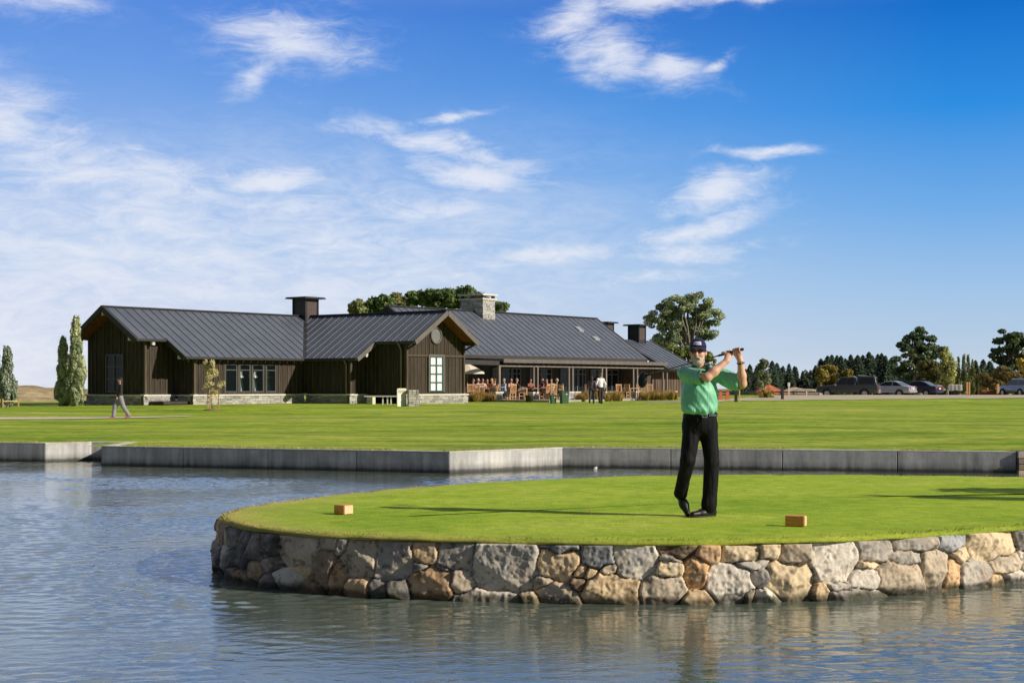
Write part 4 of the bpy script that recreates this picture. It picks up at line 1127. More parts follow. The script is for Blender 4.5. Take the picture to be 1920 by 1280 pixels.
mb = MB(); rr = 0.47; zc = 4.78
pts = [L(rr * math.cos(t), WBV + 0.06, zc + rr * math.sin(t)) for t in np.linspace(0, 2 * PI, 33)]
mb.tube(pts, 0.06, 6, cap=False); ro = mb.build("round_window", M_FASCIA, CLUB, True)
mb = MB(); ring = [L(rr * math.cos(t), WBV + 0.05, zc + rr * math.sin(t)) for t in np.linspace(0, 2 * PI, 32, endpoint=False)]
mb.add(ring, [tuple(range(32))]); mb.build("pane", simple("grey louvre", (0.16, 0.17, 0.18), 0.5, 0.2, 10), ro)
# gym windows: frame, glass
mb = MB(); mb2 = MB()
for i, (a, b) in enumerate(wins):
    wm = MB()
    for u in (a + .03, b - .03): wm.bar(L(u, WA - 0.04, ZW0), L(u, WA - 0.04, ZW1), 0.07, 0.1, (1, 0, 0))
    for z in (ZW0 + .03, ZW1 - .03, 2.68): wm.bar(L(a + 0.06, WA - 0.04, z), L(b - 0.06, WA - 0.04, z), 0.06, 0.06)
    wo = wm.build("window", M_ALU, CLUB)
    gm = MB(); gm.add([L(a + .05, WA - 0.06, ZW0 + .05), L(b - .05, WA - 0.06, ZW0 + .05), L(b - .05, WA - 0.06, ZW1 - .05), L(a + .05, WA - 0.06, ZW1 - .05)], [(0, 1, 2, 3)]); gm.build("pane", M_GLASSC, wo)
# window in the shaded end wall
vv = [v_at(201, WE), v_at(216, WE), v_at(232, WE)]
wm = MB()
for v in vv: wm.bar(L(WE - 0.05, v, 1.40), L(WE - 0.05, v, 3.55), 0.09, 0.08, (0, 1, 0))
for z in (1.42, 2.15, 2.85, 3.53): wm.bar(L(WE - 0.05, vv[0], z), L(WE - 0.05, vv[2], z), 0.06, 0.06)
wo = wm.build("window", M_ALU, CLUB)
gm = MB(); v0, v1 = vv[0], vv[2]; gm.add([L(WE - 0.045, v0, 1.42), L(WE - 0.045, v1, 1.42), L(WE - 0.045, v1, 3.53), L(WE - 0.045, v0, 3.53)], [(0, 1, 2, 3)]); gm.build("pane", M_GLASS, wo)
# floor and inner back wall so the gym is a room
mb = MB(); mb.box(L(WE + .2, WA - .2, 0.75), L(WBW, -3.5, 0.9)); fixn(mb.build("floor", M_DARK, CLUB))
mb = MB(); mb.box(L(WE + .2, 0.4, 0.9), L(WBW - .2, 0.2, 4.5)); fixn(mb.build("inner_wall", simple("dim interior wall", (0.10, 0.10, 0.10), 0.8), CLUB))
# downpipes, bracket struts and pale timber ends
for (u, v, z) in ((WBW - 0.08, WBV1 - 0.25, zwA), (-WBH - 0.08, WBV - 0.35, zA(WBH) - 0.2)):
    mb = MB(); mb.tube([L(u, v, ZS), L(u, v, z - 0.5), L(u - 0.25, v, z - 0.15), L(u - 0.35, v, z)], 0.05, 8); mb.build("downpipe", simple("grey downpipe", (0.22, 0.20, 0.19), 0.5), CLUB, True)
for (u, v, z) in ((-LA + .1, 0.02, ZR - .38), (-LA + .1, 2.35, zA(2.35) - .36), (-LA1 + .1, 3.95, zA(3.95) - .36), (-LA1 - .9, WN + .33, zA(WN + .33) - .28), (WE1 + 1.0, WA + .3, zA(WA + .3) - .28), (-3.6, LB1 - .12, zA(3.6) - .38)):
    mb = MB(); mb.box(np.array(L(u, v, z)) - (.09, .09, .12), np.array(L(u, v, z)) + (.09, .09, .12)); mb.build("beam_end", M_LIGHTBOX, CLUB)
def purlins(p, q, n, out):
    mb = MB()
    for i in range(n):
        c = np.array(p) + (np.array(q) - np.array(p)) * (i + .5) / n; mb.bar(c, c + np.array(out), 0.07, 0.12)
    mb.build("rafter_tail", M_DARK, CLUB)
purlins(L(-LA1, HW - .45, zA(HW - .45) - .26), L(-HW, HW - .45, zA(HW - .45) - .26), 16, np.array(L(0, .42, -SL * .42)))
for s in (-1, 1):
    mb = MB(); mb.bar(L(s * WBH, WBV + .02, 3.9), L(s * (WBH + .05), LB - .05, zA(WBH) - .3), 0.1, 0.1); mb.bar(L(s * WBH, WBV, zA(WBH) - .3), L(s * WBH, LB, zA(WBH) - .3), 0.1, 0.14); mb.build("bracket", M_DARK, CLUB)
# dark metal vent towers
def tower(parent, u, v, zb, zt, s=1.1, cap=1.85):
    mb = MB(); h = s / 2; c = np.array(L(u, v, 0))
    mb.box(c + (-h, -h, zb), c + (h, h, zt - .12)); 
    for sx in (-1, 1):
        for sy in (-1, 1): mb.box(c + (sx * h - .05, sy * h - .05, zb), c + (sx * h + .05, sy * h + .05, zt - .12))
    t = mb.build("vent_tower", M_DARKMETAL, parent)
    mb = MB(); k = cap / 2; mb.box(c + (-k, -k, zt - .12), c + (k, k, zt - .05)); mb.box(c + (-k * .95, -k * .95, zt - .05), c + (k * .95, k * .95, zt)); mb.build("cap", M_DARKMETAL, t)
    mb = MB(); mb.box(c + (-h + .12, -h - .02, zb + .9), c + (h - .12, -h + .02, zt - .25)); mb.build("louvre", simple("brown louvre", (0.07, 0.05, 0.045), 0.7), t)
tower(CLUB, 0, 0, 5.0, 7.45)

# ------------------------------------------------------------------ hall with the veranda (same frame, further right)
CO = np.array([-0.91, 104.0])          # first veranda column
HALL = CLUB
co_l = np.array([np.dot(CO - BO, U2), np.dot(CO - BO, V2)])
def H(t, d, z): return L(co_l[0] + t, co_l[1] - d, z)     # t along the columns, d behind them
ZE, SH, WH_ = 3.90, 0.672, 4.95
def hz(d): return ZE + SH * (d - 1.5)
roof_plane(HALL, [(-4.2, 6.45), (21.2, 6.45), (21.2, 1.5), (-4.2, 1.5)], lambda t, d: H(t, d, hz(d)), 0.72, th=0.22)
roof_plane(HALL, [(-4.2, 6.45), (21.2, 6.45), (21.2, 11.4), (-4.2, 11.4)], lambda t, d: H(t, d, hz(12.9 - d)), 0.72, th=0.22)
mb = MB(); mb.bar(H(-4.2, 6.45, hz(6.45) + .04), H(21.2, 6.45, hz(6.45) + .04), .3, .07); mb.build("ridge_flashing", M_DARKMETAL, HALL)
rake([H(21.24, 1.5, hz(1.5)), H(21.24, 6.45, hz(6.45)), H(21.24, 11.4, hz(1.5))], .07, .3).build("bargeboard", M_FASCIA, HALL)
rake([H(-4.24, 1.5, hz(1.5)), H(-4.24, 6.45, hz(6.45)), H(-4.24, 11.4, hz(1.5))], .07, .3).build("bargeboard", M_DARK, HALL)
mb = MB(); mb.bar(H(-4.2, 1.46, ZE - .14), H(21.2, 1.46, ZE - .14), .1, .24); mb.build("fascia", M_DARK, HALL)
mb = MB(); mb.box(np.array(H(20.9, 1.3, ZE - .42)), np.array(H(21.2, 1.6, ZE - .15))); fixn(mb.build("beam_end", M_LIGHTBOX, HALL))
# low veranda roof and the lower wing on the right that continues it
ZV = 3.52; SE = 0.66
roof_plane(HALL, [(0.0, 0.0), (21.2, 0.0), (21.2, 2.0), (0.0, 2.0)], lambda t, d: H(t, d - .35, ZV + 0.05 * d), 0.72, th=0.12, name="veranda_roof")
roof_plane(HALL, [(21.2, -0.4), (26.0, -0.4), (26.0, 4.3), (19.2, 4.3), (19.2, 3.0), (21.2, 3.0)], lambda t, d: H(t, d, 3.34 + .50 * d), 0.72, th=0.16)
roof_plane(HALL, [(21.2, 9.0), (26.0, 9.0), (26.0, 4.3), (21.2, 4.3)], lambda t, d: H(t, d, 3.34 + .50 * (8.6 - d)), 0.72, th=0.16)
mb = MB(); mb.add([H(21.19, -.3, 2.95), H(21.19, 4.3, 2.95), H(21.19, 4.3, 5.44), H(21.19, -.3, 3.14)], [(0, 1, 2, 3)]); mb.build('infill_wall', M_FASCIA, HALL)
rake([H(26.04, -0.4, 3.14), H(26.04, 4.3, 5.49), H(26.04, 9.0, 3.14)], .07, .26).build("bargeboard", M_FASCIA, HALL)
mb = MB(); mb.bar(H(0, -.4, ZV - .06), H(21.2, -.4, ZV - .06), .08, .26); mb.build("fascia", M_FASCIA, HALL)
mb = MB(); mb.bar(H(21.2, -.45, 3.06), H(26.0, -.45, 3.06), .08, .14); mb.build("gutter", M_DARKMETAL, HALL)
mb = MB(); mb.bar(H(-.1, -0.05, 3.12), H(21.2, -0.05, 3.12), .1, .12); mb.bar(H(21.2, -0.05, 2.92), H(25.9, -0.05, 2.92), .1, .12); mb.build("veranda_beam", M_POST, HALL)
mb = MB()
for i in range(29): t = .4 + i * .72; mb.bar(H(t, -.3, 3.30), H(t, 2.2, 3.42), .06, .14)
mb.build("rafter", M_DARK, HALL)
mb = MB(); mb.bar(H(0, -.05, 3.3), H(0, 2.6, 3.3), .14, .34); mb.bar(H(0, -.05, 3.3), L(WBH, 9.0, 3.3), .14, .3); mb.build("veranda_beam", M_DARK, HALL)
for t in (0.0, 3.96, 4.42, 8.23, 8.70, 12.5, 13.06, 16.8, 17.35, 21.1, 21.7):
    mb = MB(); w = .2 if t == 0 else .14; mb.bar(H(t, 0, .8), H(t, 0, 3.07 if t < 21 else 2.86), w, w, (1, 0, 0)); mb.build("post", M_POST, HALL)
# glazed front of the hall, timber end walls
ZF = 0.84
mb = MB(); wallrun(mb, (co_l[0] - 3.9, co_l[1] - 2.5), (co_l[0] + 18.8, co_l[1] - 2.5), ZF, cst(3.9), (0, 1), step=1.8, bw=.12, mat=(0, 0)); o = mb.build("wall", [M_DARK, M_BATTEN], HALL); fixn(o)
mb = MB(); wallrun(mb, (co_l[0] + 18.8, co_l[1] - 2.6), (co_l[0] + 18.8, co_l[1] - .9), ZF - .1, cst(3.5), (-1, 0), step=.42); wallrun(mb, (co_l[0] + 18.8, co_l[1] - .9), (co_l[0] + 25.9, co_l[1] - .9), ZF - .1, cst(3.55), (0, 1), step=.42); o = mb.build("wall", [m_timber("brown boards", (0.145, 0.105, 0.075)), M_BATTEN], HALL); fixn(o)
mb = MB(); wallrun(mb, (co_l[0] + 25.9, co_l[1] - .9), (co_l[0] + 25.9, co_l[1] - 7.8), ZF - .1, cst(3.5), (1, 0), step=.42); o = mb.build("wall", [M_BOARD, M_BATTEN], HALL); fixn(o)
mb = MB(); wallrun(mb, (co_l[0] + 21.0, co_l[1] - 5.8), (co_l[0] + 21.0, co_l[1] - 11), ZF - .1, cst(3.9), (1, 0), step=.42); o = mb.build("wall", [M_BOARD, M_BATTEN], HALL); fixn(o)
mb = MB(); wallrun(mb, (co_l[0] - 4.0, co_l[1] - 11), (co_l[0] - 4.0, co_l[1] - 2.0), ZF - .1, lambda t: 3.9 + SH * 4.95 * (1 - abs(t - .5) * 2) * .9, (-1, 0), step=.42); o = mb.build("wall", [M_BOARD, M_BATTEN], HALL); fixn(o)
for (t0, t1, n) in ((2.4, 5.6, 3), (6.8, 9.4, 2), (10.6, 13.8, 3), (14.6, 18.4, 4)):
    wm = MB(); d = 2.43
    for i in range(n + 1): t = t0 + (t1 - t0) * i / n; wm.bar(H(t, d, ZF + .05), H(t, d, 3.0), .1, .08, (1, 0, 0))
    for z in (ZF + .08, 2.62, 2.98): wm.bar(H(t0, d, z), H(t1, d, z), .07, .07)
    wo = wm.build("window", simple("grey door frame", (0.16, 0.15, 0.14), 0.5), HALL)
    gm = MB(); gm.add([H(t0, d + .03, ZF + .1), H(t1, d + .03, ZF + .1), H(t1, d + .03, 3.0), H(t0, d + .03, 3.0)], [(0, 1, 2, 3)]); gm.build("pane", M_GLASS, wo)
# stone chimney
ct, cd = 5.93, 5.95
lo = np.array(H(ct, cd, 0)); 
mb = MB(); rubble(mb, (lo[0] - .7, lo[1] - .35, 5.0), (lo[0] + .75, lo[1] + 1.75, 8.06), .32, 3, .04, [(0.42,0.42,0.40),(0.50,0.49,0.46),(0.35,0.35,0.35),(0.55,0.53,0.48),(0.45,0.43,0.38)])
ch = mb.build("chimney", M_STONE2, HALL, colors=True)
mb = MB(); mb.box((lo[0] - .82, lo[1] - .47, 8.06), (lo[0] + .87, lo[1] + 1.87, 8.18))
mb.build("cap", M_CAP, ch)
mb = MB()
for sx in (-.6, .65):
    for sy in (-.25, 1.65): mb.box((lo[0] + sx - .1, lo[1] + sy - .1, 8.18), (lo[0] + sx + .1, lo[1] + sy + .1, 8.38))
mb.box((lo[0] - .3, lo[1] + .1, 8.18), (lo[0] + .35, lo[1] + 1.3, 8.30)); mb.build("chimney_pot", M_DARK, ch)
mb = MB(); mb.box((lo[0] - .87, lo[1] - .52, 8.38), (lo[0] + .92, lo[1] + 1.92, 8.50)); mb.build("cap", M_CAP, ch)
mb = MB(); mb.box((lo[0] - .9, lo[1] - .55, 5.0), (lo[0] + .95, lo[1] + 1.9, hz(cd) + .12)); 
def on_hall(t, d, ww, dd, c):
    mb = MB(); mb.add([H(t, d, hz(d) + .1), H(t + ww, d, hz(d) + .1), H(t + ww, d + dd, hz(d + dd) + .1), H(t, d + dd, hz(d + dd) + .1)] + [H(t, d, hz(d) - .02), H(t + ww, d, hz(d) - .02), H(t + ww, d + dd, hz(d + dd) - .02), H(t, d + dd, hz(d + dd) - .02)],
        [(0,1,2,3),(0,4,5,1),(1,5,6,2),(2,6,7,3),(3,7,4,0)]); fixn(mb.build("skylight", simple("pale roof glazing", (0.30, 0.31, 0.33), 0.35), HALL))
on_hall(16.2, 4.6, .6, .5, 0); on_hall(16.9, 3.6, .7, .35, 0)
tower(HALL, co_l[0] + 24.0, co_l[1] - 4.3, 4.6, 6.78, 1.0, 1.7)
tower(HALL, co_l[0] + 25.6, co_l[1] - 8.5, .9, 7.15, .95, 1.6)
# terrace slab (structure) and its low stone walls
tb = MB(); wp = lambda p: (lambda q: tuple(W(q[0], -q[1], q[2])))(p)
q = [H(-3.0, -6.5, 0), H(3.0, -6.0, 0), H(26, -2.6, 0), H(26, 6, 0), H(-4, 6, 0)]
tb.add([(*wp(p)[:2], 0.83) for p in q] + [(*wp(p)[:2], 0.2) for p in q], [(0,1,2,3,4), (0,5,6,1), (1,6,7,2), (2,7,8,3), (3,8,9,4), (4,9,5,0)])
o = tb.build("terrace", simple("stone paving", (0.36, 0.34, 0.30), 0.85, 0.2, 2, 0.3, 20)); fixn(o); tag(o, kind="structure")
def HWp(t, d, z): return W(co_l[0] + t, co_l[1] - d, z)
def low_wall(x0, x1, Y, top, label, seed, dep=0.32):
    z0 = float(gz(0, Y)) - .1; X0 = (x0 - 960) / F * Y; X1 = (x1 - 960) / F * Y
    t = thing("low_stone_wall", label, "wall", (X0, Y, 0), A_, "low stone terrace walls")
    mb = MB(); Lw = max(.5, (X1 - X0 - .25) / .61); rubble(mb, (0, 0, z0), (Lw, dep, top - .1), .3, seed, .03, [(0.44,0.43,0.40),(0.52,0.50,0.46),(0.36,0.36,0.35)]); mb.build("stonework", M_STONE2, t, colors=True)
    mb = MB(); mb.box((-.06, -.07, top - .1), (Lw + .06, dep + .07, top)); bevel(mb.build("cap", M_CAP, t), .01, 1)
lw = [(929, 949, 101.5, 1.35, "square stone pier left of the striped-back dining chairs"), (999, 1018, 102.5, 1.34, "short stone pier between the dark planter and the paired posts"), (1065, 1096, 104.5, 1.35, "stone wall piece to the right of the tall green bin"),
      (1135, 1166, 107.5, 1.35, "stone wall piece behind the man in the white shirt"), (1192, 1214, 109.5, 1.35, "stone wall piece in front of the black driver head"), (1256, 1277, 112.5, 1.36, "stone wall piece at the right end of the terrace, beside the golfer's sleeve")]
for i, (a, b, Y, zt, lab) in enumerate(lw): low_wall(a, b, Y, zt, lab, 20 + i)

# running machines inside the gym
def treadmill(x, back, label, first=[]):
    u = u_at(x, WA - back)
    if first: t = copy_tree(first[0]); t["label"] = label
    else:
        t = thing("treadmill", label, "treadmill", (0, 0, 0), 0, "treadmills behind the gym windows"); m = simple("white machine plastic", (.86, .86, .86), .4, .04); first.append(t)
        mb = MB(); mb.cbox((0, 0, .12), (1.7, .7, .16), bev=.03); mb.build("deck", M_DARKMETAL, t)
        for s in (-1, 1): mb = MB(); mb.bar((.62, s * .36, .15), (.42, s * .36, 1.35), .11, .07, (0, 1, 0)); mb.build("upright", m, t)
        mb = MB(); mb.cbox((.40, 0, 1.38), (.42, .86, .12), bev=.03); mb.bar((.42, -.42, 1.42), (.56, -.42, 1.66), .05, .06); mb.cbox((.50, 0, 1.55), (.08, .7, .32), bev=.02); mb.build("console", m, t)
    t.location = W(u, WA - back, .9); t.rotation_euler = (0, 0, A_ - R(52)); return t
treadmill(436, .75, "white treadmill behind the leftmost gym window"); treadmill(462, .75, "white treadmill behind the second gym window from the left"); treadmill(488, 1.3, "white treadmill behind the third gym window from the left")
# ------------------------------------------------------------------ trees and plants
M_LEAF = vcol_mat("foliage", 0.75, 0.3, 0.12, 0.6, spec=0.2)
M_BARK = m_timber("bark", (0.13, 0.105, 0.085)); M_BARKP = m_timber("pale bark", (0.30, 0.27, 0.23))
M_STAKE = m_timber("pale stake", (0.55, 0.40, 0.22)); 
def leaves(name, parent, clumps, n, size, dark, light, up=0.3, elong=1.0, seed=0, shell=0.45):
    """clumps: (x, y, z, rx, ry, rz); small leaf-sized faces spread through them"""
    r = np.random.default_rng(seed + 100)
    cl = np.array(clumps, float); w = (cl[:, 3] * cl[:, 4] * cl[:, 5]) ** 0.67; w /= w.sum()
    k = r.choice(len(cl), n, p=w)
    d = r.normal(size=(n, 3)); d /= np.linalg.norm(d, axis=1)[:, None]
    rad = r.uniform(shell, 1.0, n) ** 0.6 * (1 + r.normal(0, 0.08, n))
    c = cl[k, :3] + d * rad[:, None] * cl[k, 3:6]
    nrm = d * 0.8 + r.normal(0, 0.6, (n, 3)); nrm[:, 2] += up; nrm /= np.linalg.norm(nrm, axis=1)[:, None]
    a = np.cross(nrm, r.normal(size=(n, 3))); 
    if elong > 1.2:
        a = np.tile(np.array([[0, 0, 1.0]]), (n, 1)) + r.normal(0, .25, (n, 3)); a -= nrm * (a * nrm).sum(1)[:, None]
    a /= np.linalg.norm(a, axis=1)[:, None] + 1e-9; b = np.cross(nrm, a)
    s = size * r.uniform(0.6, 1.3, n)[:, None]
    V = np.stack([c - a * s * elong * .5, c - b * s * .36 + a * s * .1, c + a * s * elong * .5, c + b * s * .36 + a * s * .1], 1).reshape(-1, 3)
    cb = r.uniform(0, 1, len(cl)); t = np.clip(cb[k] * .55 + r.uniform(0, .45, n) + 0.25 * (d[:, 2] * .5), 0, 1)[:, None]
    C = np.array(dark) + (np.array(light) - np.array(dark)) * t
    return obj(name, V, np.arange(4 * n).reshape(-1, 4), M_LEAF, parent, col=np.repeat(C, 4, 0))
def trunk(parent, H, r0, limbs, mat=None, seed=0, lean=0.0, top=0.85):
    r = random.Random(seed); mb = MB()
    pts = []; n = 7
    for i in range(n): t = i / (n - 1); pts.append((lean * t * H + r.uniform(-.02, .02) * H * (t > 0), r.uniform(-.015, .015) * H * (t > 0), t * H * top))
    mb.tube(pts, [r0 * (1 - .78 * i / (n - 1)) * (1.35 if i == 0 else 1) for i in range(n)], 7)
    for (x, y, z, h0) in limbs:
        q = min(int(h0 * (n - 1)), n - 2); f = h0 * (n - 1) - q
        p = np.array(pts[q]) * (1 - f) + np.array(pts[q + 1]) * f; e = np.array((x, y, z)); m = (p + e) / 2 + np.array((r.uniform(-.04, .04) * H, 0, .04 * H))
        mb.tube([p, m, e], [r0 * .45 * (1 - h0 * .5), r0 * .3 * (1 - h0 * .5), r0 * .1], 5)
    return mb.build("trunk", mat or M_BARK, parent, True)
def clumps_in(ells, n, rc, seed, flat=0.75):
    r = random.Random(seed); out = []
    for (x, y, z, rx, ry, rz) in ells:
        k = max(2, int(n * (rx * ry * rz) ** .5 / sum((e[3] * e[4] * e[5]) ** .5 for e in ells)))
        for _ in range(k):
            while True:
                a, b, c = r.uniform(-1, 1), r.uniform(-1, 1), r.uniform(-1, 1)
                if .25 < a*a + b*b + c*c < 1: break
            s = rc * r.uniform(.6, 1.3)
            out.append((x + a * rx, y + b * ry, z + c * rz, s, s, s * flat))
    return out
def place(x, ybase, Y): return ((x - 960) / F * Y, Y, CZ - (ybase - HZ) / F * Y)
def zpx(y, Y): return CZ - (y - HZ) / F * Y
# columnar poplars beside the clubhouse
def poplar(label, x, ytop, ybase, Y, wpx, seed, n=9500, dark=(0.20, 0.28, 0.17), light=(0.84, 0.84, 0.55), stem=0.02, group=None, name="poplar_tree"):
    b = place(x, ybase, Y); b = (b[0], b[1], b[2] - .05); Ht = (ybase - ytop) / F * Y; hw = wpx / 2 / F * Y
    t = thing(name, label, "tree", b, 0, group); r = random.Random(seed); cl = []
    for i in range(95):
        f = r.uniform(stem, .95); w = hw * (min(1, (f - stem + .12) * 4.2) * (1 - max(0, f - .42) / .58 * .72))
        a = r.uniform(0, 2 * PI); d = w * math.sqrt(r.uniform(.1, .8))
        cl.append((math.cos(a) * d, math.sin(a) * d, f * Ht, w * .24 + .04, w * .24 + .04, Ht * .085))
    cl.append((0, 0, Ht * .95, hw * .18, hw * .18, Ht * .05))
    leaves("crown", t, cl, n, (.19 if n > 4000 else .15) * Ht / 5, dark, light, .2, 1.5, seed)
    trunk(t, Ht, .09 * Ht / 5, [(math.cos(k) * hw * .5, math.sin(k) * hw * .5, Ht * (.25 + .1 * k), .08 + .07 * k) for k in range(6)], M_BARKP, seed, 0, .9)
    return t
poplar("shorter of the two tall poplars against the left end of the clubhouse", 118, 630, 759, 84.5, 29, 1)
poplar("taller poplar touching the left corner of the clubhouse", 142, 596, 759, 84.0, 32, 2, 12000)
def stake_ring(t, s, h, n=3, seed=0):
    for k in range(n):
        mb = MB(); a = 2 * PI * k / n + .4; mb.bar((math.cos(a) * s, math.sin(a) * s, -.1), (math.cos(a) * s, math.sin(a) * s, h), .06, .06, (1, 0, 0)); mb.build("stake", M_STAKE, t)
    mb = MB()
    for k in range(n):
        a = 2 * PI * k / n + .4; b = 2 * PI * (k + 1) / n + .4; mb.bar((math.cos(a) * s, math.sin(a) * s, h * .8), (math.cos(b) * s, math.sin(b) * s, h * .8), .03, .05)
    mb.build("tie", M_STAKE, t)
    mb = MB(); mb.lathe([(s * 1.5, -.05), (s * 1.3, .05), (.05, .09)], (0, 0, 0), 14); mb.build("mulch", simple("brown mulch", (0.22, 0.12, 0.06), .95, .3, 6), t, True)
t = poplar("young staked poplar standing at the far left edge before the dry mound", 14, 646, 770, 80, 32, 3, 5600, (0.14, 0.21, 0.15), (0.58, 0.62, 0.48), .16); stake_ring(t, .55, .7, 3)
t = poplar("half seen young poplar cut off by the left picture edge", -12, 640, 768, 82, 34, 4, 5000, (0.09, 0.16, 0.13), (0.36, 0.42, 0.34), .16); stake_ring(t, .55, .7, 3)
# thin young tree with pale leaves in front of the gym windows
b = place(398, 770, 72); t = thing("young_tree", "slender young tree with pale yellow leaves tied to stakes before the gym windows", "tree", (b[0], b[1], float(gz(b[0], b[1])) - .02))
r = random.Random(3); cl = []
for i in range(30):
    f = r.uniform(.36, 1.0); w = .52 * (1 - abs(f - .5) * 1.5) + .08; a = r.uniform(0, 2 * PI); d = w * r.uniform(.2, 1)
    cl.append((math.cos(a) * d - (f - .6) * .28, math.sin(a) * d, f * 2.32, .12, .12, .13))
leaves("crown", t, cl, 1500, .10, (0.40, 0.36, 0.15), (0.85, 0.76, 0.46), .2, 1.0, 5)
trunk(t, 2.3, .025, [(x, 0, z, h) for x, z, h in ((-.3, 1.5, .4), (.3, 1.4, .45), (-.25, 1.9, .6), (.12, 2.0, .65), (.3, 1.1, .35))], M_BARK, 3, -.03, .95); stake_ring(t, .3, .78, 3)
# generic crowned tree
def crown_tree(name, label, x, ybase, Y, ells_px, n, size, dark, light, rc, nclump, seed, group=None, r0=.25, mat=None, flat=.7, limbs=True, up=.4, lean=0):
    """ells_px: crown lobes as pixel ellipses (px, py, half width, half height)"""
    b = place(x, ybase, Y); b = (b[0], b[1], b[2] - .1); t = thing(name, label, "tree", b, 0, group); k = Y / F
    rr = random.Random(seed); E = []
    for (px, py, hw, hh) in ells_px: E.append(((px - x) * k, rr.uniform(-.4, .4) * hw * k, (ybase - py) * k, hw * k, hw * k * .9, hh * k))
    cl = clumps_in(E, nclump, rc, seed, flat)
    leaves("crown", t, cl, n, size, dark, light, up, 1.0, seed)
    Ht = max(e[2] + e[5] for e in E)
    trunk(t, Ht, r0, [(e[0], e[1], e[2] - e[5] * .1, rr.uniform(.25, .6)) for e in E] + ([(c[0], c[1], c[2], rr.uniform(.35, .75)) for c in cl[::5]] if limbs else []), mat, seed, lean)
    return t
PD, PL = (0.035, 0.075, 0.035), (0.27, 0.35, 0.12)
gp = "pines rising behind the hall roof"
labs = [("low pale bush tree at the left end of the pines behind the roof", 677, [(677, 578, 18, 10)], (0.10, 0.14, 0.05), (0.40, 0.43, 0.17)),
 ("small pine second from the left behind the roof", 703, [(703, 572, 18, 13)], PD, PL), ("pale olive tree with upright branches among the pines behind the roof", 748, [(748, 568, 17, 15), (742, 560, 10, 8)], (0.10, 0.12, 0.05), (0.45, 0.42, 0.17)),
 ("pine behind the roof between the small pine and the pale olive tree", 724, [(724, 567, 16, 14)], PD, PL), ("broad dark pine just right of the pale olive tree", 782, [(782, 562, 18, 15), (795, 558, 16, 14)], PD, PL),
 ("middle pine of the row behind the gable peak", 820, [(818, 560, 20, 16), (832, 556, 16, 14)], PD, PL), ("tall pine just left of the stone chimney", 850, [(852, 558, 19, 16), (845, 554, 12, 11)], PD, PL),
 ("pine whose top shows above the stone chimney", 884, [(880, 554, 20, 13), (896, 562, 16, 14)], PD, PL), ("small loose tree to the right of the stone chimney", 936, [(937, 577, 14, 10), (920, 580, 10, 10)], (0.05, 0.09, 0.04), (0.28, 0.34, 0.15))]
for i, (lab, x, E, d, l) in enumerate(labs):
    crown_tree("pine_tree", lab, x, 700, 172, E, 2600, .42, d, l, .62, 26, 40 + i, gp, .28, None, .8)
# tall spreading tree right of the clubhouse
crown_tree("pine_tree", "tall spreading pine with open pale branches behind the right end of the clubhouse", 1292, 735, 185,
    [(1268, 572, 34, 18), (1235, 598, 28, 15), (1305, 568, 30, 18), (1328, 592, 24, 20), (1330, 622, 18, 16), (1268, 610, 22, 20), (1250, 632, 28, 18), (1305, 600, 16, 20)], 22000, .28, (0.060, 0.12, 0.07), (0.62, 0.70, 0.40), .60, 160, 60, None, .42, M_BARKP, .65)
crown_tree("shrub_tree", "dense low tree hidden behind the golfer's cap and shoulder", 1285, 735, 170, [(1262, 660, 24, 16), (1290, 668, 26, 24), (1322, 676, 20, 16), (1310, 660, 16, 12)], 4200, .34, (0.06, 0.10, 0.04), (0.42, 0.46, 0.15), .6, 46, 61, None, .25)
# macrocarpas on the right
crown_tree("cypress_tree", "big dark cypress with flat layered top behind the navy car", 1716, 735, 200,
    [(1712, 622, 26, 11), (1690, 640, 16, 9), (1735, 640, 20, 10), (1758, 648, 15, 7), (1712, 648, 28, 13), (1705, 672, 30, 18), (1732, 668, 26, 20), (1712, 702, 34, 22), (1742, 700, 24, 22)], 11000, .33, (0.02, 0.055, 0.035), (0.22, 0.28, 0.12), .66, 90, 70, None, .5, M_BARKP, .55)
crown_tree("cypress_tree", "big dark cypress at the right picture edge", 1895, 735, 195,
    [(1888, 624, 22, 10), (1872, 640, 12, 7), (1904, 640, 24, 16), (1888, 664, 28, 18), (1915, 660, 26, 30), (1880, 694, 30, 24), (1910, 704, 32, 26), (1940, 660, 30, 40)], 11000, .33, (0.02, 0.055, 0.035), (0.19, 0.25, 0.10), .68, 90, 71, None, .5, None, .55)
crown_tree("oak_tree", "brownish green tree at the foot of the big cypress, right of its trunk", 1742, 737, 180, [(1738, 690, 20, 14), (1750, 705, 20, 20), (1732, 715, 16, 14)], 3000, .32, (0.06, 0.07, 0.03), (0.32, 0.28, 0.11), .55, 30, 72, None, .2)
crown_tree("birch_tree", "light yellow green tree in front of the cypress, by the white trailers", 1776, 738, 150, [(1776, 678, 11, 18), (1776, 704, 14, 22), (1772, 660, 7, 10)], 2600, .26, (0.18, 0.23, 0.07), (0.66, 0.66, 0.24), .42, 26, 73, None, .12, M_BARKP, .9)
crown_tree("birch_tree", "yellow leaved tree cut by the right picture edge above the parked car", 1922, 738, 140, [(1922, 672, 10, 22), (1926, 700, 12, 20)], 1500, .26, (0.30, 0.26, 0.05), (0.80, 0.66, 0.13), .42, 18, 74, None, .12)
